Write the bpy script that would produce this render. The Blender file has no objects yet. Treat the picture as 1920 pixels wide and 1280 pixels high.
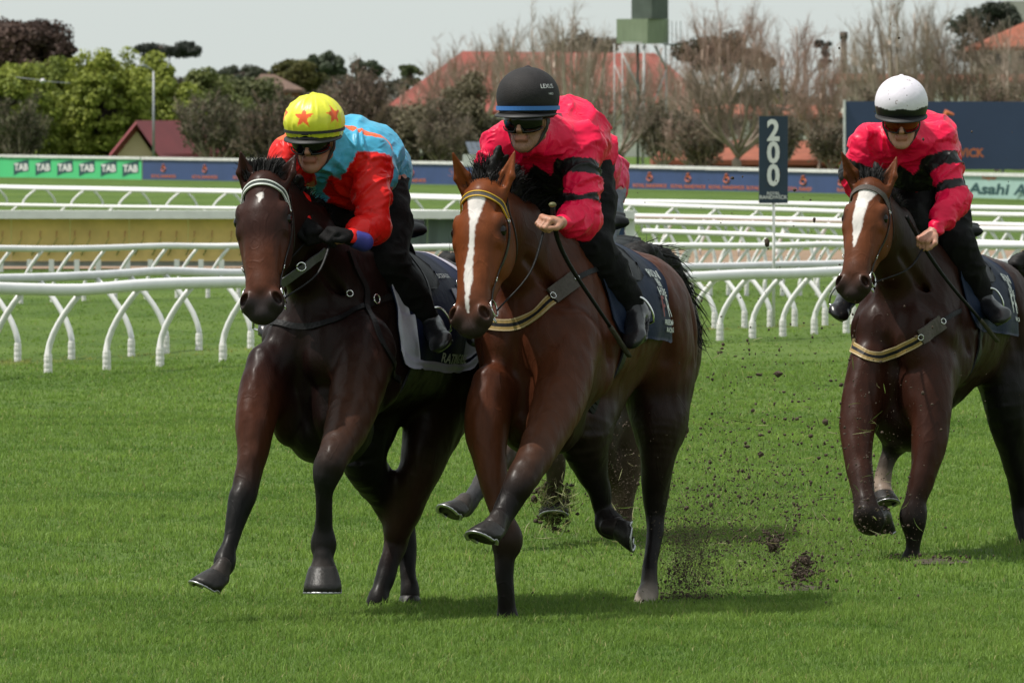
import bpy, math, random
import numpy as np
from mathutils import Vector, Matrix
from mathutils.bvhtree import BVHTree

random.seed(7)
rng = np.random.default_rng(7)
R = math.radians
scene = bpy.context.scene
COL = scene.collection

# ---------------------------------------------------------------- camera
F_PX = 15435.0            # focal length in pixels of a 1920 px wide frame
CAM_H = 2.1
HORIZON = 240.0
PITCH = math.atan((640.0 - HORIZON) / F_PX)
cam_data = bpy.data.cameras.new('camera')
cam = bpy.data.objects.new('camera', cam_data)
COL.objects.link(cam)
cam.location = (0, 0, CAM_H)
cam.rotation_euler = (math.pi / 2 - PITCH, 0, 0)
cam_data.sensor_width = 36.0
cam_data.lens = 36.0 * F_PX / 1920.0
cam_data.clip_start = 0.5
cam_data.clip_end = 6000.0
cam_data.dof.use_dof = True
cam_data.dof.focus_distance = 35.2
cam_data.dof.aperture_fstop = 20.0
scene.camera = cam

# ---------------------------------------------------------------- sky and sun
SUN_ELEV, SUN_AZ = 64.0, 98.0       # azimuth measured from +Y (away) towards -X (left)
world = bpy.data.worlds.new('World')
scene.world = world
world.use_nodes = True
wn = world.node_tree
wn.nodes.clear()
w_out = wn.nodes.new('ShaderNodeOutputWorld')
w_bg = wn.nodes.new('ShaderNodeBackground')
w_sky = wn.nodes.new('ShaderNodeTexSky')
w_sky.sky_type = 'NISHITA'
w_sky.sun_disc = False
w_sky.sun_elevation = R(SUN_ELEV)
w_sky.sun_rotation = R(-SUN_AZ)
w_sky.air_density = 1.0
w_sky.dust_density = 4.0
w_sky.ozone_density = 1.0
# a thin even veil of cloud: the whole sky is pulled towards a pale grey
w_mix = wn.nodes.new('ShaderNodeMix')
w_mix.data_type = 'RGBA'
w_mix.inputs[0].default_value = 0.72
w_mix.inputs[7].default_value = (8.3, 9.0, 8.7, 1)
wn.links.new(w_sky.outputs[0], w_mix.inputs[6])
wn.links.new(w_mix.outputs[2], w_bg.inputs[0])
w_bg.inputs[1].default_value = 0.098
wn.links.new(w_bg.outputs[0], w_out.inputs[0])

sun_data = bpy.data.lights.new('sun', 'SUN')
sun_data.energy = 4.3
sun_data.angle = R(0.8)
sun_data.color = (1.0, 0.955, 0.88)
sun = bpy.data.objects.new('sun', sun_data)
COL.objects.link(sun)
_az, _el = R(SUN_AZ), R(SUN_ELEV)
SUN_DIR = Vector((-math.sin(_az) * math.cos(_el), math.cos(_az) * math.cos(_el), math.sin(_el)))
sun.rotation_euler = SUN_DIR.to_track_quat('Z', 'Y').to_euler()
sun.location = (0, 0, 40)

scene.view_settings.view_transform = 'Standard'
scene.view_settings.look = 'None'
scene.view_settings.exposure = 0.11
scene.view_settings.gamma = 1.0
scene.view_settings.use_curve_mapping = False
scene.render.film_transparent = False


def P(px, py, d):
    """world point seen at photo pixel (px, py), d metres down the course"""
    u = (px - 960.0) / F_PX
    v = -(py - 640.0) / F_PX
    y = math.cos(PITCH) + v * math.sin(PITCH)
    z = -math.sin(PITCH) + v * math.cos(PITCH)
    k = d / y
    return np.array((u * k, d, CAM_H + z * k))


def ground_depth(py):
    v = -(py - 640.0) / F_PX
    y = math.cos(PITCH) + v * math.sin(PITCH)
    z = -math.sin(PITCH) + v * math.cos(PITCH)
    return -CAM_H * y / z


def G(px, py):
    return P(px, py, ground_depth(py))

# ================================================================ helpers
def lin(r, g, b):
    def f(c):
        c /= 255.0
        return c / 12.92 if c <= 0.04045 else ((c + 0.055) / 1.055) ** 2.4
    return (f(r), f(g), f(b))


def tag(o, label=None, cat=None, group=None, kind=None):
    if label: o['label'] = label
    if cat: o['category'] = cat
    if group: o['group'] = group
    if kind: o['kind'] = kind
    return o


def empty(name, loc, label=None, cat=None, group=None):
    o = bpy.data.objects.new(name, None)
    o.empty_display_size = 0.2
    COL.objects.link(o)
    o.location = Vector([float(c) for c in loc])
    return tag(o, label, cat, group)


def set_parent(o, parent):
    if parent is None: return
    o.parent = None
    o.parent = parent
    # geometry is given in world space: undo the parent's placement
    m = Matrix.Identity(4)
    p = parent
    while p is not None:
        m = p.matrix_basis @ m if p.parent is None else p.matrix_parent_inverse @ p.matrix_basis @ m
        p = p.parent
    o.matrix_parent_inverse = m.inverted()


def mesh_np(name, V, quads=None, tris=None, mat=None, parent=None, col=None, smooth=True, local=False, mats=None, matidx=None):
    """one mesh object from numpy arrays"""
    V = np.asarray(V, dtype=np.float32).reshape(-1, 3)
    me = bpy.data.meshes.new(name)
    nq = 0 if quads is None else len(quads)
    nt = 0 if tris is None else len(tris)
    me.vertices.add(len(V))
    me.vertices.foreach_set('co', V.ravel())
    li = []
    if nq: li.append(np.asarray(quads, dtype=np.int32).ravel())
    if nt: li.append(np.asarray(tris, dtype=np.int32).ravel())
    li = np.concatenate(li)
    me.loops.add(len(li))
    me.loops.foreach_set('vertex_index', li)
    me.polygons.add(nq + nt)
    starts = np.concatenate([np.arange(nq) * 4, nq * 4 + np.arange(nt) * 3]).astype(np.int32)
    me.polygons.foreach_set('loop_start', starts)
    if smooth: me.polygons.foreach_set('use_smooth', np.ones(nq + nt, dtype=bool))
    if mats:
        for m in mats: me.materials.append(m)
        if matidx is not None: me.polygons.foreach_set('material_index', np.asarray(matidx, dtype=np.int32))
    elif mat: me.materials.append(mat)
    me.update(calc_edges=True)
    me.validate()
    if col is not None:
        a = me.color_attributes.new('Col', 'FLOAT_COLOR', 'POINT')
        c = np.ones((len(V), 4), dtype=np.float32)
        c[:, :3] = col
        a.data.foreach_set('color', c.ravel())
    o = bpy.data.objects.new(name, me)
    COL.objects.link(o)
    if not local: set_parent(o, parent)
    elif parent is not None: o.parent = parent
    return o


class MB:
    """collects simple shapes into one mesh"""
    def __init__(self):
        self.v, self.f, self.m = [], [], []
    def add(self, verts, faces, mi=0):
        b = len(self.v)
        self.v += [tuple(float(c) for c in p) for p in verts]
        self.f += [tuple(b + i for i in f) for f in faces]
        self.m += [mi] * len(faces)
    def box(self, c, s, rz=0.0, mi=0):
        cx, cy, cz = c; sx, sy, sz = (s[0] / 2, s[1] / 2, s[2] / 2)
        cr, sr = math.cos(rz), math.sin(rz)
        vs = []
        for z in (-sz, sz):
            for x, y in ((-sx, -sy), (sx, -sy), (sx, sy), (-sx, sy)):
                vs.append((cx + x * cr - y * sr, cy + x * sr + y * cr, cz + z))
        self.add(vs, [(3, 2, 1, 0), (4, 5, 6, 7), (0, 1, 5, 4), (1, 2, 6, 5), (2, 3, 7, 6), (3, 0, 4, 7)], mi)
    def tube(self, pts, r, n=8, caps=True, mi=0, up=(0, 0, 1), flat=1.0):
        pts = [np.array([float(c) for c in p]) for p in pts]
        rr = r if hasattr(r, '__len__') else [r] * len(pts)
        upv = np.array(up, dtype=float)
        vs = []
        for i, p in enumerate(pts):
            a = pts[max(i - 1, 0)]; b = pts[min(i + 1, len(pts) - 1)]
            t = b - a; t = t / (np.linalg.norm(t) + 1e-9)
            u = np.cross(t, upv)
            if np.linalg.norm(u) < 1e-3: u = np.cross(t, np.array((1.0, 0.1, 0)))
            u /= np.linalg.norm(u); w = np.cross(u, t)
            for k in range(n):
                an = 2 * math.pi * k / n
                vs.append(p + rr[i] * (math.cos(an) * u + flat * math.sin(an) * w))
        fs = []
        for i in range(len(pts) - 1):
            for k in range(n):
                k2 = (k + 1) % n
                fs.append((i * n + k, i * n + k2, (i + 1) * n + k2, (i + 1) * n + k))
        if caps:
            fs.append(tuple(range(n - 1, -1, -1)))
            fs.append(tuple((len(pts) - 1) * n + k for k in range(n)))
        self.add(vs, fs, mi)
    def build(self, name, mat, parent=None, smooth=False, mats=None):
        me = bpy.data.meshes.new(name)
        me.from_pydata(self.v, [], self.f)
        for m in (mats or [mat]): me.materials.append(m)
        if mats: me.polygons.foreach_set('material_index', np.array(self.m, dtype=np.int32))
        if smooth: me.polygons.foreach_set('use_smooth', np.ones(len(self.f), dtype=bool))
        me.update()
        o = bpy.data.objects.new(name, me)
        COL.objects.link(o)
        set_parent(o, parent)
        return o


# ---------------------------------------------------------------- value noise in numpy
_perm = np.random.default_rng(3).random((32, 32, 32)).astype(np.float32)
def vnoise(p, scale=1.0, off=0.0):
    q = np.asarray(p, dtype=np.float64) * scale + off + 1000.0
    i = np.floor(q).astype(np.int64); f = (q - i).astype(np.float32)
    f = f * f * (3 - 2 * f)
    i0 = i % 32; i1 = (i + 1) % 32
    def g(a, b, c): return _perm[a[:, 0], b[:, 1], c[:, 2]]
    x, y, z = f[:, 0], f[:, 1], f[:, 2]
    c00 = g(i0, i0, i0) * (1 - x) + g(i1, i0, i0) * x
    c10 = g(i0, i1, i0) * (1 - x) + g(i1, i1, i0) * x
    c01 = g(i0, i0, i1) * (1 - x) + g(i1, i0, i1) * x
    c11 = g(i0, i1, i1) * (1 - x) + g(i1, i1, i1) * x
    return (c00 * (1 - y) + c10 * y) * (1 - z) + (c01 * (1 - y) + c11 * y) * z
def fbm(p, scale=1.0, octv=3, off=0.0):
    s = 0; a = 0.5; t = 0
    for k in range(octv):
        s = s + a * vnoise(p, scale * 2 ** k, off + 7.3 * k); t += a; a *= 0.5
    return s / t


# ---------------------------------------------------------------- materials
def new_mat(name):
    m = bpy.data.materials.new(name)
    m.use_nodes = True
    nt = m.node_tree
    b = nt.nodes['Principled BSDF']
    return m, nt, b

def noise_node(nt, scale, detail=4.0, rough=0.55, coord='Object', stretch=None):
    tc = nt.nodes.new('ShaderNodeTexCoord')
    n = nt.nodes.new('ShaderNodeTexNoise')
    n.inputs['Scale'].default_value = scale
    n.inputs['Detail'].default_value = detail
    n.inputs['Roughness'].default_value = rough
    src = tc.outputs[coord]
    if stretch:
        mp = nt.nodes.new('ShaderNodeMapping')
        mp.inputs['Scale'].default_value = stretch
        nt.links.new(src, mp.inputs[0]); src = mp.outputs[0]
    nt.links.new(src, n.inputs['Vector'])
    return n

def mat(name, color, rough=0.5, metal=0.0, var=0.15, vscale=8.0, bump=0.0, bscale=60.0, attr=False,
        sheen=0.0, spec=0.5, coat=0.0, trans=0.0, stretch=None, rvar=0.0, emis=None):
    m, nt, b = new_mat(name)
    L = nt.links
    n = noise_node(nt, vscale, 5.0, 0.6, stretch=stretch)
    ramp = nt.nodes.new('ShaderNodeMapRange')
    ramp.inputs['From Min'].default_value = 0.3; ramp.inputs['From Max'].default_value = 0.7
    ramp.inputs['To Min'].default_value = 1.0 - var; ramp.inputs['To Max'].default_value = 1.0 + var
    L.new(n.outputs[0], ramp.inputs[0])
    mul = nt.nodes.new('ShaderNodeMix'); mul.data_type = 'RGBA'; mul.blend_type = 'MULTIPLY'
    mul.inputs[0].default_value = 1.0
    L.new(ramp.outputs[0], mul.inputs[7])
    if attr:
        a = nt.nodes.new('ShaderNodeAttribute'); a.attribute_name = 'Col'
        L.new(a.outputs['Color'], mul.inputs[6])
    else:
        mul.inputs[6].default_value = (*color, 1)
    L.new(mul.outputs[2], b.inputs['Base Color'])
    b.inputs['Roughness'].default_value = rough
    b.inputs['Metallic'].default_value = metal
    b.inputs['Specular IOR Level'].default_value = spec
    b.inputs['Coat Weight'].default_value = coat
    b.inputs['Sheen Weight'].default_value = sheen
    if trans: b.inputs['Transmission Weight'].default_value = trans
    if rvar:
        r2 = nt.nodes.new('ShaderNodeMapRange')
        r2.inputs['To Min'].default_value = rough - rvar; r2.inputs['To Max'].default_value = rough + rvar
        L.new(n.outputs[0], r2.inputs[0]); L.new(r2.outputs[0], b.inputs['Roughness'])
    if bump:
        n2 = noise_node(nt, bscale, 3.0, 0.6, stretch=stretch)
        if name == 'racing silk':
            n2.noise_type = 'RIDGED_MULTIFRACTAL'; n2.inputs['Distortion'].default_value = 1.2; n2.inputs['Detail'].default_value = 1.5
        bp = nt.nodes.new('ShaderNodeBump')
        bp.inputs['Strength'].default_value = bump
        bp.inputs['Distance'].default_value = 0.01
        L.new(n2.outputs[0], bp.inputs['Height']); L.new(bp.outputs[0], b.inputs['Normal'])
    return m


# ================================================================ implicit surfaces
def unit(v):
    v = np.asarray(v, dtype=float); return v / (np.linalg.norm(v) + 1e-12)

class Body:
    """smooth union of tapered elliptical segments and ellipsoids, meshed by surface nets"""
    def __init__(self): self.pr = []
    def seg(self, a, b, ra, rb, side=(1, 0, 0), k=0.03, col=(0.5, 0.5, 0.5), tag='', op='+'):
        """ra, rb: radius or (radius along side, radius across)"""
        a = np.asarray(a, float); b = np.asarray(b, float)
        ra = tuple(ra) if hasattr(ra, '__len__') else (ra, ra)
        rb = tuple(rb) if hasattr(rb, '__len__') else (rb, rb)
        ax = unit(b - a); s = np.asarray(side, float); s = unit(s - ax * np.dot(s, ax)); t = np.cross(ax, s)
        m = max(*ra, *rb)
        self.pr.append(dict(t='s', a=a, b=b, ra=ra, rb=rb, ax=ax, s=s, w=t, L=np.linalg.norm(b - a), k=k, col=np.array(col, float), tag=tag, op=op,
                            lo=np.minimum(a, b) - m, hi=np.maximum(a, b) + m))
    def ell(self, c, r, X=(1, 0, 0), Y=(0, 1, 0), k=0.03, col=(0.5, 0.5, 0.5), tag='', op='+'):
        c = np.asarray(c, float); X = unit(X); Y = np.asarray(Y, float); Y = unit(Y - X * np.dot(Y, X)); Z = np.cross(X, Y)
        r = tuple(r) if hasattr(r, '__len__') else (r, r, r)
        m = max(r)
        self.pr.append(dict(t='e', c=c, r=r, X=X, Y=Y, Z=Z, k=k, col=np.array(col, float), tag=tag, op=op, lo=c - m, hi=c + m))
    def chain(self, segs, k):
        """segs already added by seg(): fold the last n of them into one primitive"""
        ps = self.pr[-segs:]; del self.pr[-segs:]
        for q in ps[1:-1]: q['cap'] = .5
        if len(ps) > 2: ps[0]['capb'] = .5; ps[-1]['capa'] = .5
        self.pr.append(dict(t='c', segs=ps, k=k, op='+', col=ps[0]['col'], lo=np.min([p['lo'] for p in ps], axis=0), hi=np.max([p['hi'] for p in ps], axis=0)))
    @staticmethod
    def d_of(p, x, y, z):
        if p['t'] == 's':
            dx, dy, dz = x - p['a'][0], y - p['a'][1], z - p['a'][2]
            h = dx * p['ax'][0] + dy * p['ax'][1] + dz * p['ax'][2]
            hc = np.clip(h, 0, p['L']); f = hc / p['L']
            qa = h - hc
            qs = dx * p['s'][0] + dy * p['s'][1] + dz * p['s'][2]
            qt = dx * p['w'][0] + dy * p['w'][1] + dz * p['w'][2]
            rs = p['ra'][0] * (1 - f) + p['rb'][0] * f
            rt = p['ra'][1] * (1 - f) + p['rb'][1] * f
            rm = np.minimum(rs, rt)
            ca, cb_ = p.get('capa', p.get('cap', 1.0)), p.get('capb', p.get('cap', 1.0))
            rc = rm * (np.where(h < 0, ca, cb_) if ca != cb_ else ca)
            return (np.sqrt((qs / rs) ** 2 + (qt / rt) ** 2 + (qa / rc) ** 2) - 1) * rm
        dx, dy, dz = x - p['c'][0], y - p['c'][1], z - p['c'][2]
        a = dx * p['X'][0] + dy * p['X'][1] + dz * p['X'][2]
        b = dx * p['Y'][0] + dy * p['Y'][1] + dz * p['Y'][2]
        c = dx * p['Z'][0] + dy * p['Z'][1] + dz * p['Z'][2]
        r = p['r']
        k0 = np.sqrt((a / r[0]) ** 2 + (b / r[1]) ** 2 + (c / r[2]) ** 2)
        k1 = np.sqrt((a / r[0] ** 2) ** 2 + (b / r[1] ** 2) ** 2 + (c / r[2] ** 2) ** 2) + 1e-6
        return np.minimum(k0 * (k0 - 1) / k1, 0.5)
    def grid(self, base, fine=None, fstep=None, pad=0.03):
        lo = np.min([p['lo'] for p in self.pr if p['op'] == '+'], axis=0) - pad
        hi = np.max([p['hi'] for p in self.pr if p['op'] == '+'], axis=0) + pad
        axes = []
        for k in range(3):
            xs = [lo[k]]
            while xs[-1] < hi[k]:
                st = base
                for f in (fine or []):
                    if f[0][k] <= xs[-1] <= f[1][k]: st = fstep
                xs.append(xs[-1] + st)
            axes.append(np.array(xs, dtype=np.float32))
        return axes
    def mesh(self, base=0.01, fine=None, fstep=0.005):
        X, Y, Z = self.grid(base, fine, fstep)
        FAR = 0.2
        V = np.full((len(X), len(Y), len(Z)), FAR, dtype=np.float32)
        for p in self.pr:
            mg = p['k'] * 1.1 + 0.03
            i0, i1 = np.searchsorted(X, p['lo'][0] - mg), np.searchsorted(X, p['hi'][0] + mg)
            j0, j1 = np.searchsorted(Y, p['lo'][1] - mg), np.searchsorted(Y, p['hi'][1] + mg)
            k0, k1 = np.searchsorted(Z, p['lo'][2] - mg), np.searchsorted(Z, p['hi'][2] + mg)
            if i1 <= i0 or j1 <= j0 or k1 <= k0: continue
            sub = V[i0:i1, j0:j1, k0:k1]
            if p['t'] == 'c':
                d = np.full(sub.shape, FAR, dtype=np.float32)
                for q in p['segs']:
                    a0, a1 = np.searchsorted(X, q['lo'][0] - mg) - i0, np.searchsorted(X, q['hi'][0] + mg) - i0
                    b0, b1 = np.searchsorted(Y, q['lo'][1] - mg) - j0, np.searchsorted(Y, q['hi'][1] + mg) - j0
                    c0, c1 = np.searchsorted(Z, q['lo'][2] - mg) - k0, np.searchsorted(Z, q['hi'][2] + mg) - k0
                    if a1 <= a0 or b1 <= b0 or c1 <= c0: continue
                    dq = self.d_of(q, X[i0 + a0:i0 + a1, None, None], Y[None, j0 + b0:j0 + b1, None], Z[None, None, k0 + c0:k0 + c1])
                    d[a0:a1, b0:b1, c0:c1] = np.minimum(d[a0:a1, b0:b1, c0:c1], dq)
            else:
                d = self.d_of(p, X[i0:i1, None, None], Y[None, j0:j1, None], Z[None, None, k0:k1]).astype(np.float32)
            k = p['k']
            if p['op'] == '+':
                h = np.maximum(k - np.abs(sub - d), 0) / k
                V[i0:i1, j0:j1, k0:k1] = np.minimum(sub, d) - h * h * k * 0.25
            else:
                d = -d
                h = np.maximum(k - np.abs(sub - d), 0) / k
                V[i0:i1, j0:j1, k0:k1] = np.maximum(sub, d) + h * h * k * 0.25
        return surface_nets(V, X, Y, Z)
    def color(self, P_, soft=0.012):
        n = len(P_)
        acc = np.zeros((n, 3)); wt = np.zeros(n) + 1e-9
        near = np.full(n, 9.0)
        flat = []
        for p in self.pr: flat += p['segs'] if p['t'] == 'c' else [p]
        for p in flat:
            if p['op'] != '+': continue
            m = np.all((P_ > p['lo'] - 0.06) & (P_ < p['hi'] + 0.06), axis=1)
            idx = np.nonzero(m)[0]
            if len(idx) == 0: continue
            q = P_[idx]
            d = self.d_of(p, q[:, 0], q[:, 1], q[:, 2])
            w = np.exp(-np.clip(d, -0.02, 1) / soft)
            acc[idx] += w[:, None] * p['col']; wt[idx] += w
        return acc / wt[:, None]


def surface_nets(V, X, Y, Z):
    S = V < 0
    nx, ny, nz = V.shape
    c = S[:-1, :-1, :-1].astype(np.int8)
    cnt = c.copy()
    for (a, b, d) in ((1,0,0),(0,1,0),(0,0,1),(1,1,0),(1,0,1),(0,1,1),(1,1,1)):
        cnt += S[a:nx - 1 + a, b:ny - 1 + b, d:nz - 1 + d]
    act = np.argwhere((cnt > 0) & (cnt < 8))
    vid = np.full(cnt.shape, -1, dtype=np.int32)
    vid[act[:, 0], act[:, 1], act[:, 2]] = np.arange(len(act))
    ii, jj, kk = act.T
    acc = np.zeros((len(act), 3)); w = np.zeros(len(act))
    corners = [(a, b, d) for a in (0, 1) for b in (0, 1) for d in (0, 1)]
    vals = {cr: V[ii + cr[0], jj + cr[1], kk + cr[2]] for cr in corners}
    for c0 in corners:
        for ax in range(3):
            if c0[ax] == 0:
                c1 = list(c0); c1[ax] = 1; c1 = tuple(c1)
                v0, v1 = vals[c0], vals[c1]
                m = (v0 < 0) != (v1 < 0)
                t = np.where(m, v0 / np.where(m, v0 - v1, 1), 0)
                p0 = np.stack([X[ii + c0[0]], Y[jj + c0[1]], Z[kk + c0[2]]], 1)
                p1 = np.stack([X[ii + c1[0]], Y[jj + c1[1]], Z[kk + c1[2]]], 1)
                acc += (p0 + (p1 - p0) * t[:, None]) * m[:, None]
                w += m
    P_ = acc / w[:, None]
    quads = []
    for ax in range(3):
        sl0 = [slice(1, -1)] * 3; sl0[ax] = slice(0, -1)
        sl1 = [slice(1, -1)] * 3; sl1[ax] = slice(1, None)
        A = S[tuple(sl0)]; B = S[tuple(sl1)]
        for flip in (False, True):
            m = (A & ~B) if not flip else (~A & B)
            e = np.argwhere(m)
            if len(e) == 0: continue
            off = np.array([1, 1, 1]); off[ax] = 0
            e = e + off
            o1, o2 = [(1, 2), (2, 0), (0, 1)][ax]
            d1 = np.zeros(3, int); d1[o1] = 1
            d2 = np.zeros(3, int); d2[o2] = 1
            q = [e - d1 - d2, e - d2, e, e - d1]
            ids = [vid[t[:, 0], t[:, 1], t[:, 2]] for t in q]
            ids = np.stack(ids if not flip else ids[::-1], 1)
            quads.append(ids)
    Q = np.concatenate(quads)
    Q = Q[(Q >= 0).all(1)]
    # two light relaxation passes along mesh edges take the voxel steps out
    e0 = np.concatenate([Q[:, [0, 1]], Q[:, [1, 2]], Q[:, [2, 3]], Q[:, [3, 0]]])
    n = len(P_)
    deg = np.bincount(e0[:, 0], minlength=n) + np.bincount(e0[:, 1], minlength=n) + 1e-9
    def relax(P_, f):
        s = np.stack([np.bincount(e0[:, 0], P_[e0[:, 1], k], n) + np.bincount(e0[:, 1], P_[e0[:, 0], k], n) for k in range(3)], 1)
        return P_ + f * (s / deg[:, None] - P_)
    for f in (0.5, -0.52, 0.5, -0.52): P_ = relax(P_, f)
    return P_, Q


def vnormals(P_, Q):
    a = P_[Q[:, 2]] - P_[Q[:, 0]]; b = P_[Q[:, 3]] - P_[Q[:, 1]]
    fn = np.cross(a, b)
    N = np.zeros_like(P_)
    for k in range(4):
        for c in range(3): N[:, c] += np.bincount(Q[:, k], fn[:, c], len(P_))
    return N / (np.linalg.norm(N, axis=1)[:, None] + 1e-12)


class Surf:
    """closest-point / ray queries on a numpy mesh"""
    def __init__(self, P_, Q):
        self.b = BVHTree.FromPolygons([tuple(p) for p in P_], [tuple(int(i) for i in q) for q in Q])
    def near(self, p):
        l, n, i, d = self.b.find_nearest(Vector(p))
        return np.array(l), np.array(n)
    def ray(self, o, d, dist=5.0):
        l, n, i, dd = self.b.ray_cast(Vector(o), Vector(d), dist)
        return (np.array(l), np.array(n)) if l is not None else (None, None)


def resample(pts, step):
    pts = [np.asarray(p, float) for p in pts]
    # Catmull-Rom through the points, then even spacing
    if len(pts) > 2:
        out = []
        for i in range(len(pts) - 1):
            p0 = pts[i - 1] if i else 2 * pts[0] - pts[1]
            p1, p2 = pts[i], pts[i + 1]
            p3 = pts[i + 2] if i + 2 < len(pts) else 2 * pts[-1] - pts[-2]
            for t in np.linspace(0, 1, 9)[:-1]:
                out.append(0.5 * ((2 * p1) + (-p0 + p2) * t + (2 * p0 - 5 * p1 + 4 * p2 - p3) * t * t + (-p0 + 3 * p1 - 3 * p2 + p3) * t ** 3))
        out.append(pts[-1]); pts = out
    P_ = np.array(pts); L = np.concatenate([[0], np.cumsum(np.linalg.norm(np.diff(P_, axis=0), axis=1))])
    n = max(2, int(L[-1] / step) + 1)
    t = np.linspace(0, L[-1], n)
    return np.stack([np.interp(t, L, P_[:, k]) for k in range(3)], 1)


def strap(name, pts, width, mat_, parent, surf=None, lift=0.004, thick=0.005, step=0.02, nrm=None, stripes=None, mats=None, wdir=None):
    """a ribbon of real thickness; with surf it is laid on that surface"""
    pp = resample(pts, step)
    P0, N0 = [], []
    for i, p in enumerate(pp):
        if surf is not None:
            l, n = surf.near(p); P0.append(l + n * lift); N0.append(n)
        else:
            P0.append(p); N0.append(nrm if nrm is not None else np.array((0, -1, 0.0)))
    P0 = np.array(P0); N0 = np.array(N0)
    for _ in range(2):
        if len(P0) > 2: P0[1:-1] = (P0[:-2] + 2 * P0[1:-1] + P0[2:]) / 4; N0[1:-1] = (N0[:-2] + 2 * N0[1:-1] + N0[2:]) / 4
    mb = MB()
    bands = stripes or [(-1, 1, 0, 0.0)]       # (from, to, material, extra height)
    for (a, b, mi, hx) in bands:
        vs = []
        for i in range(len(P0)):
            t = unit(P0[min(i + 1, len(P0) - 1)] - P0[max(i - 1, 0)]); n = unit(N0[i])
            w = unit(np.cross(t, n)) if wdir is None else unit(np.asarray(wdir, float)); n = unit(np.cross(w, t)) if np.dot(np.cross(w, t), n) > 0 else -unit(np.cross(w, t))
            h = width / 2
            vs += [P0[i] + w * a * h, P0[i] + w * b * h, P0[i] + w * b * h + n * (thick + hx), P0[i] + w * a * h + n * (thick + hx)]
        fs = []
        for i in range(len(P0) - 1):
            for k in range(4):
                k2 = (k + 1) % 4
                fs.append((i * 4 + k, (i + 1) * 4 + k, (i + 1) * 4 + k2, i * 4 + k2))
        fs.append((0, 1, 2, 3)); e = (len(P0) - 1) * 4; fs.append((e + 3, e + 2, e + 1, e))
        mb.add(vs, fs, mi)
    return mb.build(name, mat_, parent, smooth=False, mats=mats)


_font_cache = {}
def text_mesh(body, size, align='CENTER', bold=0.0):
    """flat text geometry in the xy plane, cap height = size; returns verts (n,3), faces"""
    key = (body, align, bold)
    if key not in _font_cache:
        cu = bpy.data.curves.new('t', 'FONT'); cu.body = body; cu.align_x = align; cu.offset = bold
        cu.resolution_u = 3
        o = bpy.data.objects.new('t', cu); COL.objects.link(o)
        dg = bpy.context.evaluated_depsgraph_get()
        me = bpy.data.meshes.new_from_object(o.evaluated_get(dg))
        V = np.array([v.co[:] for v in me.vertices]); Fc = [tuple(p.vertices) for p in me.polygons]
        bpy.data.objects.remove(o); bpy.data.curves.remove(cu); bpy.data.meshes.remove(me)
        _font_cache[key] = (V, Fc)
    V, Fc = _font_cache[key]
    return V * (size / 0.7), Fc

# ================================================================ ground
def ground_material():
    m, nt, b = new_mat('turf')
    L = nt.links
    tc = nt.nodes.new('ShaderNodeTexCoord')
    def noise(scale, stretch, det=5):
        mp = nt.nodes.new('ShaderNodeMapping'); mp.inputs['Scale'].default_value = stretch
        L.new(tc.outputs['Object'], mp.inputs[0])
        n = nt.nodes.new('ShaderNodeTexNoise'); n.inputs['Scale'].default_value = scale; n.inputs['Detail'].default_value = det
        n.inputs['Roughness'].default_value = .62
        L.new(mp.outputs[0], n.inputs['Vector']); return n
    n1 = noise(.9, (1, .35, 1)); n2 = noise(14, (1, .5, 1)); n3 = noise(.12, (.35, 1, 1))
    r1 = nt.nodes.new('ShaderNodeValToRGB')
    r1.color_ramp.elements[0].position = .34; r1.color_ramp.elements[0].color = (.052, .096, .015, 1)
    r1.color_ramp.elements[1].position = .68; r1.color_ramp.elements[1].color = (.088, .140, .024, 1)
    L.new(n1.outputs[0], r1.inputs[0])
    mx = nt.nodes.new('ShaderNodeMix'); mx.data_type = 'RGBA'; mx.blend_type = 'MULTIPLY'; mx.inputs[0].default_value = 1
    r2 = nt.nodes.new('ShaderNodeMapRange'); r2.inputs['From Min'].default_value = .3; r2.inputs['From Max'].default_value = .7
    r2.inputs['To Min'].default_value = .62; r2.inputs['To Max'].default_value = 1.4
    L.new(n2.outputs[0], r2.inputs[0]); L.new(r1.outputs[0], mx.inputs[6]); L.new(r2.outputs[0], mx.inputs[7])
    # paler, yellower stripes where the mower and the feet of the rails ran
    mx2 = nt.nodes.new('ShaderNodeMix'); mx2.data_type = 'RGBA'
    mx2.inputs[7].default_value = (.115, .170, .035, 1)
    r3 = nt.nodes.new('ShaderNodeMapRange'); r3.inputs['From Min'].default_value = .50; r3.inputs['From Max'].default_value = .66
    r3.inputs['To Max'].default_value = .6
    L.new(n3.outputs[0], r3.inputs[0]); L.new(r3.outputs[0], mx2.inputs[0]); L.new(mx.outputs[2], mx2.inputs[6])
    L.new(mx2.outputs[2], b.inputs['Base Color'])
    b.inputs['Roughness'].default_value = .9; b.inputs['Specular IOR Level'].default_value = .15
    bp = nt.nodes.new('ShaderNodeBump'); bp.inputs['Strength'].default_value = .6; bp.inputs['Distance'].default_value = .03
    n4 = noise(60, (1, 1, 1), 3); L.new(n4.outputs[0], bp.inputs['Height']); L.new(bp.outputs[0], b.inputs['Normal'])
    return m
M_turf = ground_material()
xs = np.concatenate([[-3000, -800, -200, -60], np.linspace(-14, 14, 57), [60, 200, 800, 3000]])
ys = np.concatenate([[-200, 0, 15], np.linspace(24, 100, 153), [120, 160, 240, 400, 900, 2000, 5000]])
gx, gy = np.meshgrid(xs, ys, indexing='ij')
gp = np.stack([gx.ravel(), gy.ravel(), np.zeros(gx.size)], 1)
gz = (fbm(gp, .35, 3) - .5) * .05 * ((np.abs(gp[:, 0]) < 14) & (gp[:, 1] > 24) & (gp[:, 1] < 100)) - .004
gp[:, 2] = gz
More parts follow.
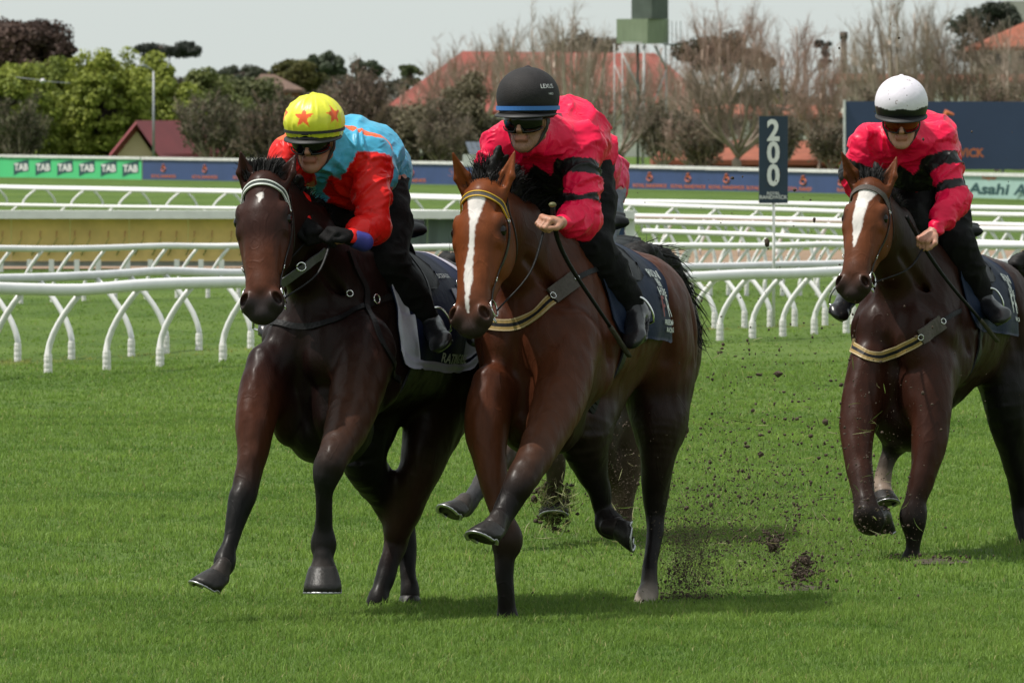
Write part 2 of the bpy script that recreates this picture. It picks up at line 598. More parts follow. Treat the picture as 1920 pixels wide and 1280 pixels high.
ny_ = len(ys); ii, jj = np.meshgrid(np.arange(len(xs) - 1), np.arange(ny_ - 1), indexing='ij')
a_ = (ii * ny_ + jj).ravel()
tag(mesh_np('ground', gp, np.stack([a_, a_ + ny_, a_ + ny_ + 1, a_ + 1], 1), mat=M_turf), kind='structure')
M_sand = mat('sand', (.23, .15, .095), rough=.95, var=.15, vscale=3, bump=.3, bscale=12, stretch=(1, .3, 1))
mb = MB(); mb.add([(-60, 116, .012), (8, 124, .012), (60, 124, .012), (60, 141, .012), (1.5, 141, .012), (-60, 124, .012)], [(0, 1, 4, 5), (1, 2, 3, 4)])
tag(mb.build('sand_track', M_sand), kind='structure')


# ---------------------------------------------------------------- grass blades
def grass_mat():
    m, nt, b = new_mat('grass blades')
    L = nt.links
    a = nt.nodes.new('ShaderNodeAttribute'); a.attribute_name = 'Col'
    b.inputs['Roughness'].default_value = .55; b.inputs['Specular IOR Level'].default_value = .25
    L.new(a.outputs['Color'], b.inputs['Base Color'])
    tr = nt.nodes.new('ShaderNodeBsdfTranslucent'); mxs = nt.nodes.new('ShaderNodeMixShader'); mxs.inputs[0].default_value = .5
    L.new(a.outputs['Color'], tr.inputs[0]); L.new(b.outputs[0], mxs.inputs[1]); L.new(tr.outputs[0], mxs.inputs[2])
    L.new(mxs.outputs[0], nt.nodes['Material Output'].inputs[0])
    return m
M_grass = grass_mat()

def grass_patch(y0, y1, n, hgt, wid, seed, pw=None):
    r_ = np.random.default_rng(seed)
    y = np.sqrt(r_.uniform(y0 ** 2, y1 ** 2, n)) if pw is None else y0 + (y1 - y0) * r_.random(n) ** pw
    x = r_.uniform(-1, 1, n) * (y * .0655 + 1.4)
    # tufts: pull some of the blades together
    k = r_.random(n) < .5; nt_ = max(n // 28, 1)
    tu = r_.integers(0, nt_, n); ty = np.sqrt(r_.uniform(y0 ** 2, y1 ** 2, nt_)) if pw is None else y0 + (y1 - y0) * r_.random(nt_) ** pw; tx = r_.uniform(-1, 1, nt_) * (ty * .0655 + 1.4)
    x = np.where(k, tx[tu] + r_.normal(0, .022, n), x); y = np.where(k, ty[tu] + r_.normal(0, .03, n), y)
    base = np.stack([x, y, np.zeros(n)], 1)
    z0 = (fbm(base, .35, 3) - .5) * .05 - .012
    base[:, 2] = z0
    patch = fbm(base, 1.4, 3); fine = vnoise(base, 9, 4.0); big = fbm(base * np.array((.5, 1, 1)), .5, 2, 11)
    h = hgt * (.45 + .9 * r_.random(n)) * (.55 + .9 * patch) * (.7 + .6 * fine)
    w = wid * (.6 + .8 * r_.random(n))
    an = r_.uniform(0, 2 * math.pi, n); lean = r_.uniform(.15, 1.1, n)
    ld = np.stack([np.cos(an), np.sin(an), np.zeros(n)], 1)
    # width mostly across the view so no blade is edge-on for every camera
    wa = an + math.pi / 2 + r_.normal(0, .5, n); wd = np.stack([np.cos(wa), np.sin(wa), np.zeros(n)], 1) * w[:, None] * .5
    mid = base + ld * (lean * h * .28)[:, None] + np.array((0, 0, 1)) * (h * .55)[:, None]
    tip = base + ld * (lean * h * .85)[:, None] + np.array((0, 0, 1)) * (h * (1 - .3 * lean))[:, None]
    V = np.stack([base - wd, base + wd, mid + wd * .8, mid - wd * .8, tip], 1).reshape(-1, 3)
    i0 = np.arange(n) * 5
    Qd = np.stack([i0, i0 + 1, i0 + 2, i0 + 3], 1); T = np.stack([i0 + 3, i0 + 2, i0 + 4], 1)
    c0 = np.array((.088, .172, .026)); c1 = np.array((.198, .302, .056)); c2 = np.array((.30, .30, .11))
    t = np.clip(.22 + 1.1 * (patch - .4) + .5 * (big - .5) + .5 * (fine - .5) + .35 * r_.random(n), 0, 1)[:, None]
    c = c0 * (1 - t) + c1 * t
    st = np.exp(-((base[:, 1] - (73.6 + 1.85 * (base[:, 0] + 4.55))) / .9) ** 2)[:, None] * .75
    c = c * (1 - st) + np.array((.36, .34, .10)) * st
    dry = (r_.random(n) < .035)[:, None]; c = np.where(dry, c2, c) * (.75 + .5 * r_.random((n, 1)))
    return V, Qd, T, np.repeat(c, 5, axis=0)
_gs = [grass_patch(29.5, 37, 285000, .040, .0042, 1), grass_patch(29.5, 48, 195000, .040, .0048, 4), grass_patch(36, 60, 235000, .038, .0062, 2), grass_patch(44, 74, 190000, .036, .0075, 3), grass_patch(58, 135, 190000, .03, .009, 5, 1.9)]
off = 0; GV, GQ, GT, GC = [], [], [], []
for (V_, q_, t_, c_) in _gs:
    GV.append(V_); GQ.append(q_ + off); GT.append(t_ + off); GC.append(c_); off += len(V_)
tag(mesh_np('grass', np.concatenate(GV), np.concatenate(GQ), np.concatenate(GT), mat=M_grass, col=np.concatenate(GC), smooth=False), kind='stuff')

# ================================================================ far boards, buildings
M_white = mat('white plastic', (.76, .745, .75), rough=.38, var=.06, vscale=6, bump=.05, rvar=.08)
M_whiteb = mat('weathered white paint', (.68, .67, .66), rough=.6, var=.12, vscale=3)
M_green_ad = mat('green banner', (.065, .50, .19), rough=.6, var=.05, vscale=1)
M_blue_ad = mat('navy banner', (.028, .055, .16), rough=.6, var=.10, vscale=1)
M_bill = mat('dark blue billboard', (.030, .050, .115), rough=.55, var=.06, vscale=1)
M_teal_ad = mat('pale teal banner', (.32, .47, .44), rough=.6, var=.05, vscale=1)
M_darkteal = mat('dark teal print', (.008, .055, .062), rough=.6, var=.1)
M_orange_print = mat('orange print', (.52, .13, .045), rough=.6, var=.1)
M_gold = mat('gold banner cloth', (.76, .53, .19), rough=.7, var=.16, vscale=2.2, bump=.2, bscale=6)
M_greypanel = mat('grey green screen', (.10, .13, .125), rough=.45, var=.35, vscale=2.5, stretch=(3, 1, .2))
M_navy_sign = mat('navy sign enamel', (.012, .028, .055), rough=.4, var=.08)
M_leafprint = mat('green print', (.10, .17, .03), rough=.7, var=.1)
M_pinkprint = mat('pink print', (.42, .10, .09), rough=.7, var=.1)
M_postgrey = mat('galvanised steel', (.30, .31, .32), rough=.5, metal=.5, var=.2, vscale=5)

def interp_path(keys):
    ks = np.array(keys, float)
    return lambda px: [np.interp(px, ks[:, 0], ks[:, i]) for i in range(1, ks.shape[1])]

board = interp_path([(-400, 360, 282), (0, 341, 290), (440, 315, 297), (840, 296, 303), (1180, 275, 309), (1560, 257, 318), (1920, 235, 325), (2400, 212, 338)])
def board_pt(px, z=0.0):
    D, _ = board(px); p = P(px, 300, D); return np.array((p[0], D, z))
def board_top(px):
    D, yt = board(px); return P(px, yt, D)[2]

def quad_on_board(mb, px0, px1, z0, z1, off, mi=0, topf=None, thick=.02):
    a, b = board_pt(px0), board_pt(px1)
    t = unit(b - a); n = np.array((t[1], -t[0], 0)); n = n if n[1] < 0 else -n
    za = z1 if topf is None else topf(px0) + z1; zb = z1 if topf is None else topf(px1) + z1
    vs = []
    for o in (off, off + thick):
        vs += [a + n * o + (0, 0, z0), b + n * o + (0, 0, z0), b + n * o + (0, 0, zb), a + n * o + (0, 0, za)]
    mb.add(vs, [(0, 1, 2, 3), (7, 6, 5, 4), (0, 4, 5, 1), (1, 5, 6, 2), (2, 6, 7, 3), (3, 7, 4, 0)], mi)

def text_on_board(name, body, px, zc, size, matl, parent, squash=1.0, off=.034, bold=.02, shear=0, vsc=1.0):
    a, b = board_pt(px - 1), board_pt(px + 1); t = unit(b - a); n = np.array((t[1], -t[0], 0)); n = n if n[1] < 0 else -n
    c = board_pt(px)
    V, Fc = text_mesh(body, size, bold=bold)
    V2 = [c + t * ((v[0] * squash + v[1] * shear) / abs(t[0])) + np.array((0, 0, zc + v[1] * vsc - size / 2)) + n * off for v in V]
    mb = MB(); mb.add(V2, Fc); return mb.build(name, matl, parent)

def shape_on_board(name, pts, px, zc, matl, parent, off=.030):
    a, b = board_pt(px - 1), board_pt(px + 1); t = unit(b - a); n = np.array((t[1], -t[0], 0)); n = n if n[1] < 0 else -n
    c = board_pt(px); k = len(pts)
    vs = [c + t * (x / abs(t[0])) + np.array((0, 0, zc + z)) + n * off for x, z in pts] + [c + t * (x / abs(t[0])) + np.array((0, 0, zc + z)) + n * (off - .012) for x, z in pts]
    mb = MB(); mb.add(vs, [tuple(range(k)), tuple(range(2 * k - 1, k - 1, -1))] + [(i, (i + 1) % k + 0, (i + 1) % k + k, i + k) for i in range(k)])
    return mb.build(name, matl, parent)

def crest(px, zc, s, parent):
    """orange plume over a ring: the little emblem on the navy boards"""
    a, b = board_pt(px - 1), board_pt(px + 1); t = unit(b - a); n = np.array((t[1], -t[0], 0)); n = n if n[1] < 0 else -n
    c = board_pt(px) + n * .04 + np.array((0, 0, zc)); t = t / abs(t[0])
    mb = MB()
    ring = [c + t * math.cos(k * math.pi / 6) * s * .42 + np.array((0, 0, math.sin(k * math.pi / 6) * s * .42 - s * .2)) for k in range(12)]
    ring.append(ring[0]); mb.tube(ring, s * .11, 5)
    mb.tube([c + t * -s * .25 + np.array((0, 0, s * .18)), c + t * -s * .1 + np.array((0, 0, s * .62)), c + t * s * .2 + np.array((0, 0, s * .75))], [s * .14, s * .16, s * .05], 5)
    mb.tube([c + t * s * .12 + np.array((0, 0, s * .15)), c + t * s * .28 + np.array((0, 0, s * .5))], [s * .12, s * .05], 5)
    o = mb.build('emblem', M_orange_print, parent)
    return o

def run_board(px0, px1, matl, label, group, step=60):
    e = empty('advertising_board', board_pt((px0 + px1) / 2), label, 'advertising board', group)
    mb = MB(); xs_ = np.linspace(px0, px1, max(2, int((px1 - px0) / step) + 1))
    for a, b in zip(xs_[:-1], xs_[1:]): quad_on_board(mb, a, b, .06, -.085, 0, topf=board_top)
    mb.build('panel', matl, e)
    mb = MB()
    for a, b in zip(xs_[:-1], xs_[1:]): quad_on_board(mb, a, b, (board_top(a) + board_top(b)) / 2 - .10, 0.0, -.03, topf=board_top, thick=.11)
    mb.build('top_rail', M_whiteb, e)
    mb = MB()
    return e

e = run_board(-300, 266, M_green_ad, 'bright green advertising board with a row of dark TAB flags, far left', 'advertising boards along the far fence')
for px in range(-205, 260, 41):
    w = .36; h_ = .27
    shape_on_board('flag', [(-w, -h_ * 1.25), (-w * .25, -h_ * .8), (w, -h_ * .55), (w, h_ * 1.25), (-w * .72, h_ * .72), (-w, h_ * .60)], px, .48, M_darkteal, e)
    text_on_board('lettering', 'TAB', px, .50, .27, M_whiteb, e, squash=.92, bold=.035, off=.036)
e = run_board(268, 1700, M_blue_ad, 'long navy advertising boards with small orange crests, behind the riders', 'advertising boards along the far fence')
px = 308.0
while px < 1700:
    D, _ = board(px); zt = board_top(px)
    crest(px, zt * .55, .20, e)
    text_on_board('lettering', 'ROYAL RANDWICK', px, zt * .22, .115, M_orange_print, e, squash=.74, bold=.02)
    px += 77.5 if px < 700 else (75 if px < 1100 else 72)
e = run_board(1702, 2300, M_teal_ad, 'pale teal advertising board with Asahi in dark brush lettering, far right', 'advertising boards along the far fence')
for px in (1770, 1855, 1940, 2030):
    text_on_board('lettering', 'Asahi', px, .34, .30, M_darkteal, e, squash=.95, bold=.03, shear=.15)
    text_on_board('lettering', 'Super', px + 2, .66, .10, M_orange_print, e, squash=1.0, bold=.03)

# billboard
e = empty('billboard', P(1800, 340, 272) * (1, 1, 0), 'large dark blue billboard with orange lettering behind the right rider', 'billboard')
p0, p1 = P(1585, 318, 272), P(2080, 318, 272); zt = P(1585, 190, 272)[2]; zb = p0[2]
mb = MB(); mb.add([p0, p1, (p1[0], p1[1], zt - .02), (p0[0], p0[1], zt), p0 + (0, .12, 0), p1 + (0, .12, 0), (p1[0], p1[1] + .12, zt - .02), (p0[0], p0[1] + .12, zt)],
                  [(0, 1, 2, 3), (7, 6, 5, 4), (0, 4, 5, 1), (1, 5, 6, 2), (2, 6, 7, 3), (3, 7, 4, 0)])
mb.build('panel', M_bill, e)
mb = MB(); mb.box((p0[0] - .03, p0[1] + .03, (zt + zb) / 2), (.07, .2, zt - zb + .08)); mb.build('edge_post', M_whiteb, e)
for q in np.linspace(p0[0] + .4, p1[0] - .3, 6):
    mb = MB(); mb.box((q, 272.2, zb / 2), (.1, .1, zb)); mb.build('leg', M_postgrey, e)
def text_at(name, body, c, size, matl, parent, bold=.0, align='CENTER', squash=1.0, rz=0.0):
    V, Fc = text_mesh(body, size, align, bold)
    t = np.array((math.cos(rz), math.sin(rz), 0))
    mb = MB(); mb.add([np.asarray(c) + t * v[0] * squash + np.array((0, 0, v[1])) for v in V], Fc); return mb.build(name, matl, parent)
text_at('lettering', 'ROYAL RANDWICK', P(1844, 294, 271.3), .27, M_orange_print, e, bold=.035, align='RIGHT', squash=.92)
mb = MB(); c = P(1768, 236, 271.2)
ring = [c + np.array((math.cos(k * math.pi / 8) * .30, 0, math.sin(k * math.pi / 8) * .30 - .1)) for k in range(17)]; mb.tube(ring, .06, 5)
mb.tube([c + (.0, 0, .15), c + (.12, 0, .45), c + (.36, 0, .36)], [.09, .11, .04], 5); mb.build('emblem', M_orange_print, e)

# ---------------------------------------------------------------- infield barrier with banners
e = empty('banner_barrier', P(600, 500, 121) * (1, 1, 0), 'long low white barrier hung with gold and grey banners behind the rails', 'barrier')
def bar(px0, px1, y0, y1, d, th, mi_mat, name, d2=None):
    a, b = P(px0, y0, d), P(px1, y1, d2 or d)
    mb = MB(); mb.add([(a[0], a[1], b[2]), (b[0], b[1] if d2 else a[1], b[2]), (b[0], b[1] if d2 else a[1], a[2]), a, (a[0], a[1] + th, b[2]), (b[0], (b[1] if d2 else a[1]) + th, b[2]), (b[0], (b[1] if d2 else a[1]) + th, a[2]), (a[0], a[1] + th, a[2])],
                      [(0, 1, 2, 3), (7, 6, 5, 4), (0, 4, 5, 1), (1, 5, 6, 2), (2, 6, 7, 3), (3, 7, 4, 0)])
    return mb.build(name, mi_mat, e)
bar(-200, 1190, 395, 410, 120.6, .45, M_whiteb, 'top_rail')
x_ = -200
while x_ < 690:
    bar(x_, min(x_ + 110, 700.5), 410.4, 489, 120.9, .02, M_gold, 'gold_banner'); x_ += 110.6
x_ = 701
while x_ < 1130:
    bar(x_, min(x_ + 100, 1136), 410.4, 472, 120.95, .02, M_greypanel, 'grey_screen'); x_ += 100.6
bar(1137, 1172, 410.4, 500, 120.9, .02, M_blue_ad, 'blue_panel')
bar(1173, 1190, 410.4, 502, 120.8, .2, M_whiteb, 'end_post')
bar(-200, 1136, 489.5, 499, 120.95, .04, mat('grey rubber skirt', (.30, .30, .28), rough=.8, var=.2, vscale=3), 'skirt')
r_ = random.Random(5)
for px in np.arange(-190, 700, 32.6):
    c = P(px + r_.uniform(-3, 3), 462, 120.85)
    mb = MB(); mb.tube([c + (-.11, 0, -.13), c + (-.04, 0, .0), c + (.03, 0, .13)], [.030, .020, .010], 4, flat=.3); mb.tube([c + (-.07, 0, -.08), c + (-.11, 0, .04)], [.02, .005], 4, flat=.3)
    lf = mb.build('plant_print', M_leafprint, e)
    mb = MB(); mb.tube([c + (.01, 0, .13), c + (.02, 0, .23)], [.016, .020], 4, flat=.3); mb.build('flower_print', M_pinkprint, lf)
for px in np.arange(-180, 1150, 46):
    mb = MB(); c = P(px + r_.uniform(-6, 6), 505, 120.2); mb.box((c[0], 120.2, .09), (.075, .075, .18)); mb.build('foot', M_whiteb, e)

# ---------------------------------------------------------------- 200 metre post
s0 = P(1450, 300, 87.0)
e = empty('distance_post', (s0[0], s0[1], 0), 'navy distance sign reading 200 on a thin pale post', 'distance sign')
zt, zb = P(1450, 218, 87)[2], P(1450, 381, 87)[2]
mb = MB(); mb.box((s0[0], 87.0, (zt + zb) / 2), (.305, .03, zt - zb), rz=.06); mb.build('sign_panel', M_navy_sign, e)
mb = MB(); mb.tube([(s0[0] + .006, 87.03, 0), (s0[0] + .006, 87.03, zb + .3)], .016, 10); mb.build('post', M_whiteb, e, smooth=True)
for ch_, py in (('2', 284), ('0', 331.5), ('0', 347 + 0)):
    pass
for ch_, pyb in (('2', 263), ('0', 304.5), ('0', 347)):
    c = P(1450, pyb, 86.965); V, Fc = text_mesh(ch_, .215, bold=.035)
    t = np.array((math.cos(.06), math.sin(.06), 0))
    mb = MB(); mb.add([c + t * v[0] * .86 + np.array((0, 0, v[1])) for v in V], Fc); mb.build('digit', M_whiteb, e)
text_at('lettering', 'ROYAL', P(1450, 365, 86.965), .030, M_whiteb, e, bold=.02, rz=.06)
text_at('lettering', 'RANDWICK', P(1450, 373, 86.965), .038, M_whiteb, e, bold=.02, rz=.06)

# ---------------------------------------------------------------- observation tower
M_tower = mat('pale green cladding', (.20, .25, .16), rough=.7, var=.12, vscale=1.2, stretch=(6, 6, 1))
M_towerd = mat('dark green steel', (.07, .09, .075), rough=.6, var=.2, vscale=2)
M_lattice = mat('grey painted lattice', (.40, .40, .40), rough=.6, var=.15)
TD = 420.0
def TP(px, py, dd=0): return P(px, py, TD + dd)
c = TP(1205, 300)
e = empty('observation_tower', (c[0], TD, 0), 'pale green box cabin on a tall thin lattice tower', 'tower')
def prism(px0, pxm, px1, y0, y1, m, name, parent, depth=1.2):
    """a box seen on its corner: left face px0..pxm, right face pxm..px1"""
    a, k, b = TP(px0, y0, .0), TP(pxm, y0, -.9), TP(px1, y0, .3); bk = a + b - k + np.array((0, .6, 0)); zb_ = TP(pxm, y1)[2]
    top = [a, k, b, bk]; vs = [tuple(p) for p in top] + [(p[0], p[1], zb_) for p in top]
    z0_ = a[2]
    vs = [(p[0], p[1], z0_) for p in top] + [(p[0], p[1], zb_) for p in top]
    mb = MB(); mb.add(vs, [(3, 2, 1, 0), (4, 5, 6, 7), (0, 1, 5, 4), (1, 2, 6, 5), (2, 3, 7, 6), (3, 0, 4, 7)]); return mb.build(name, m, parent)
cb_ = prism(1156, 1214, 1254, 36, 82, M_tower, 'cabin', e)
mb = MB(); a, b = TP(1166, 81, -1.0), TP(1204, 81, -1.3); mb.box(((a[0] + b[0]) / 2, TD - 1.0, a[2]), (b[0] - a[0], .3, .12)); mb.build('floor_light_strip', M_whiteb, cb_)
prism(1184, 1222, 1253, -80, 35.7, M_towerd, 'upper_shaft', e)
prism(1218, 1232, 1241, -80, 35.5, mat('bright gap panel', (.5, .52, .5), rough=.6, var=.05), 'light_panel', e) if False else None
for (x0, y0, x1, y1, r0, d0) in ((1152, 82, 1152, 316, .05, .5), (1166, 84, 1170, 316, .05, -.2), (1196, 84, 1196, 316, .09, .2), (1208, 84, 1205, 316, .10, -.6), (1248, 84, 1250, 316, .05, .6),
                                 (1160, 86, 1206, 186, .07, -.4), (1206, 190, 1158, 300, .06, -.2), (1228, 86, 1250, 130, .08, .2), (1250, 130, 1208, 240, .05, .2), (1208, 200, 1248, 300, .05, 0), (1152, 120, 1196, 230, .04, .4)):
    mb = MB(); mb.tube([TP(x0, y0, d0), TP(x1, y1, d0)], r0 * .8, 6); mb.build('lattice_bar', M_lattice if x0 != 1196 else M_towerd, e, smooth=True)
mb = MB(); c = TP(1262, 84, .2); mb.box((c[0], TD + .2, c[2]), (1.0, .8, .06)); pf = mb.build('walkway', M_towerd, e)
for px in (1252, 1260, 1268, 1276):
    mb = MB(); mb.tube([TP(px, 84), TP(px, 40)], .018, 5); mb.build('railing_post', M_postgrey, pf)

# ---------------------------------------------------------------- buildings
M_roof = mat('red sheet roof', (.235, .050, .036), rough=.8, var=.14, vscale=.5, bump=.3, bscale=3, stretch=(4, 1, 1))
M_roof2 = mat('orange tile roof', (.25, .070, .036), rough=.85, var=.25, vscale=1.2, bump=.5, bscale=6)
M_maroon = mat('maroon roof', (.19, .030, .035), rough=.6, var=.12, vscale=1, bump=.2, bscale=8)
M_cream = mat('cream render', (.56, .44, .28), rough=.8, var=.06, vscale=1)
M_wall = mat('pale rendered wall', (.42, .40, .37), rough=.85, var=.18, vscale=.8)
M_wallw = mat('whitewashed wall', (.66, .63, .58), rough=.85, var=.15, vscale=.8)
M_brick = mat('red brown brick', (.24, .095, .055), rough=.9, var=.3, vscale=2.0, bump=.3, bscale=10)
M_glass_d = mat('dark window glass', (.03, .035, .04), rough=.15, var=.2)
M_brownroof = mat('brown tiled roof', (.12, .07, .05), rough=.85, var=.25, vscale=1.2)

def hip(name_, label, D, x0, x1, yr0, yr1, ye, roofm, wallm, depth=14, cat_='building', windows=(), rx0=None, rx1=None, wall_in=.4, ridge_d=None, group=None):
    """x0..x1 eaves, rx0..rx1 ridge in photo pixels at depth D"""
    A, B_ = P(x0, ye, D), P(x1, ye, D); e = empty(name_, ((A[0] + B_[0]) / 2, D + depth / 2, 0), label, cat_, group)
    rx0 = x0 if rx0 is None else rx0; rx1 = x1 if rx1 is None else rx1
    md = D + depth / 2
    R0, R1 = P(rx0, yr0, md), P(rx1, yr1, md)
    Bk = [(A[0], D + depth, A[2]), (B_[0], D + depth, A[2])]
    f = [(A[0], D, A[2]), (B_[0], D, A[2])]; t = .25
    vs = [f[0], f[1], Bk[1], Bk[0], tuple(R0), tuple(R1)]; vs += [(v[0], v[1], v[2] - t) for v in vs]
    mb = MB(); mb.add(vs, [(0, 1, 5, 4), (1, 2, 5), (2, 3, 4, 5), (3, 0, 4), (7, 6, 10, 11), (8, 7, 11), (9, 8, 11, 10), (6, 9, 10), (0, 6, 7, 1), (1, 7, 8, 2), (2, 8, 9, 3), (3, 9, 6, 0)])
    ro = mb.build('roof', roofm, e)
    mb = MB(); mb.box(((A[0] + B_[0]) / 2, md, (A[2] - t) / 2 - .02), (B_[0] - A[0] - wall_in * 2, depth - wall_in * 2, A[2] - t)); w = mb.build('wall', wallm, e)
    for (wx, wy, ww, wh) in windows:
        c = P(wx, wy, D + wall_in)
        mb = MB(); mb.box((c[0], D + wall_in - .03, c[2]), (ww * 1.18, .08, wh * 1.14)); fr = mb.build('window', M_wallw, e)
        mb = MB(); mb.box((c[0], D + wall_in - .08, c[2]), (ww, .04, wh)); mb.build('pane', M_glass_d, fr)
    return e
hip('club_building', 'long low building under a wide salmon red hipped roof, behind the tower', 600, 712, 1352, 96, 100, 208, M_roof, M_wallw, depth=26, rx0=868, rx1=1228,
    windows=[(x, 232, 2.0, 1.0) for x in range(1130, 1340, 62)])
hip('low_building', 'low building with orange tiled roof right of the tower base', 400, 1225, 1590, 262, 264, 300, M_roof2, M_brick, depth=10, rx0=1262, rx1=1548)
hip('white_building', 'pale walled building between bare trees left of the billboard', 500, 1290, 1580, 196, 198, 214, M_roof2, M_wallw, depth=12, rx0=1330, rx1=1560, windows=[(x, 232, .9, .8) for x in range(1305, 1580, 38)])
hip('white_building', 'long pale building with dark windows behind the white capped rider', 520, 1570, 1990, 138, 140, 150, M_roof2, M_wallw, depth=12, windows=[(x, 170, 1.1, .7) for x in range(1600, 1980, 44)])
hip('house', 'cream upstairs house under an orange hipped roof at the top right edge', 560, 1825, 2120, 40, 40, 88, M_roof2, M_wall, depth=12, rx0=1925, rx1=2060, windows=[(1870, 110, 1.4, .9), (1925, 110, 1.4, .9)])
hip('house', 'brown tiled house roof peeping over the trees left of centre', 640, 455, 568, 139, 140, 168, M_brownroof, M_brick, depth=10, rx0=490, rx1=515)
# flat-topped block at the very top right
c = P(1915, 12, 700); mb = MB(); mb.box((c[0], 705, c[2] / 2), (2.4, 5, c[2] * 1.0 + 1)); o = mb.build('apartment_block', M_wall); tag(o, 'plain grey apartment block top at the upper right corner', 'building')
# little gabled house
e = empty('gabled_house', P(290, 330, 400) * (1, 1, 0), 'small house with cream gable and maroon roof behind the green board', 'house')
g0, g1, ga = P(205, 289, 400), P(300, 289, 400), P(256, 226, 400)
dx, dy = 3.4, 7.0
vs = [g0, ga, g1]; bk = [p + np.array((dx, dy, 0)) for p in vs]
mb = MB(); allv = [*vs, *bk]; allv += [tuple(np.array(v) + (0, -.25 if i < 3 else .25, -.16)) for i, v in enumerate(allv)]
mb.add(allv, [(0, 1, 4, 3), (1, 2, 5, 4), (6, 9, 10, 7), (7, 10, 11, 8), (0, 6, 7, 1), (1, 7, 8, 2), (0, 3, 9, 6), (2, 8, 11, 5), (3, 4, 10, 9), (4, 5, 11, 10)]); mb.build('roof', M_maroon, e)
w0, w1, wa = P(217, 288, 400.4), P(286, 288, 400.4), P(253, 241, 400.4)
mb = MB(); q = np.array((dx * .95, dy * .95, 0)); mb.add([w0, w1, wa, w0 + q, w1 + q, wa + q, (w0[0], w0[1], 0), (w1[0], w1[1], 0), (w1[0] + q[0], w1[1] + q[1], 0), (w0[0] + q[0], w0[1] + q[1], 0)],
                                                                     [(0, 1, 2), (5, 4, 3), (6, 7, 1, 0), (7, 8, 4, 1), (8, 9, 3, 4), (9, 6, 0, 3)]); mb.build('wall', M_cream, e)

# ---------------------------------------------------------------- lamp, solar panel, gull
c = P(288, 300, 380); e = empty('street_lamp', (c[0], 380, 0), 'tall thin grey lamp post against the green trees', 'lamp post')
mb = MB(); mb.tube([(c[0], 380, 0), (c[0], 380, P(288, 134, 380)[2])], [.07, .045], 8); mb.build('pole', M_postgrey, e, smooth=True)
mb = MB(); a, b = P(288, 134, 380), P(268, 125, 380); mb.tube([a, a * .5 + b * .5 + np.array((0, 0, .08)), b], .035, 6); mb.build('arm', M_postgrey, e, smooth=True)
mb = MB(); mb.tube([b + (.22, 0, .02), b + (0, 0, .05), b + (-.32, 0, .05)], [.05, .10, .06], 8, flat=.5); mb.build('lamp_head', M_postgrey, e, smooth=True)
M_solar = mat('solar cells', (.10, .12, .15), rough=.2, var=.15)
c = P(888, 300, 290); e = empty('solar_panel', (c[0], 290, 0), 'tilted solar panel on a white box behind the navy boards', 'solar panel')
a, b, a2, b2 = P(872, 266, 290), P(903, 266, 290), P(880, 289, 289.6), P(911, 289, 289.6)
for k in range(3):
    t0, t1 = k / 3 + .015, (k + 1) / 3 - .015
    mb = MB(); q = [a + (b - a) * t0, a + (b - a) * t1, a2 + (b2 - a2) * t1, a2 + (b2 - a2) * t0]; mb.add([*q, *[p + np.array((0, .04, .0)) for p in q]], [(0, 1, 2, 3), (7, 6, 5, 4), (0, 4, 5, 1), (1, 5, 6, 2), (2, 6, 7, 3), (3, 7, 4, 0)]); mb.build('panel', M_solar, e)
mb = MB(); mb.box((P(893, 300, 290)[0], 290.1, P(0, 301, 290)[2]), (.95, .4, .42)); mb.build('cabinet', M_whiteb, e)
mb = MB(); mb.tube([(c[0], 290.2, 0), (c[0], 290.2, P(0, 280, 290)[2])], .04, 6); mb.build('post', M_postgrey, e)
BD = 205.0
e = empty('seagull', P(79, 152, BD), 'white seagull gliding with wings spread above the green trees', 'bird')
M_gull = mat('white feathers', (.62, .60, .62), rough=.8, var=.08); M_gullg = mat('grey wing feathers', (.34, .33, .36), rough=.8, var=.1)
Gb = Body(); c = P(79, 152, BD); Gb.seg(c + (-.02, .16, 0), c + (.02, -.14, 0), .035, .06, k=.03); Gb.ell(c + (.03, -.22, .012), .036, k=.03); Gb.seg(c + (.03, -.25, .01), c + (.03, -.30, 0), .012, .004, k=.01); Gb.seg(c + (-.02, .15, .0), c + (-.03, .30, 0), (.03, .012), (.06, .006), side=(1, 0, 0), k=.02)
V_, Q_ = Gb.mesh(.012); mesh_np('body', V_, Q_, mat=M_gull, parent=e)
for q, pts in ((-1, [(79, 150), (56, 147), (30, 144)]), (1, [(79, 151), (102, 153), (131, 155)])):
    W_ = [P(x, y, BD) for x, y in pts]; mb = MB(); vs = []
    for i, (p, ch_) in enumerate(zip(W_, (.15, .13, .03))): vs += [p + (0, -ch_, .0), p + (0, ch_, .0), p + (0, ch_, -.018), p + (0, -ch_, -.022)]
    mb.add(vs, [(i * 4 + k, i * 4 + (k + 1) % 4, i * 4 + 4 + (k + 1) % 4, i * 4 + 4 + k) for i in range(2) for k in range(4)] + [(3, 2, 1, 0), (8, 9, 10, 11)])
    mb.build('wing', M_gullg, e, smooth=False)

# ================================================================ running rails
M_rail_flat = mat('grey white rail tape', (.60, .60, .62), rough=.45, var=.10, vscale=4)
M_sock = mat('ribbed leg sleeve', (.68, .66, .64), rough=.55, var=.12, vscale=10)

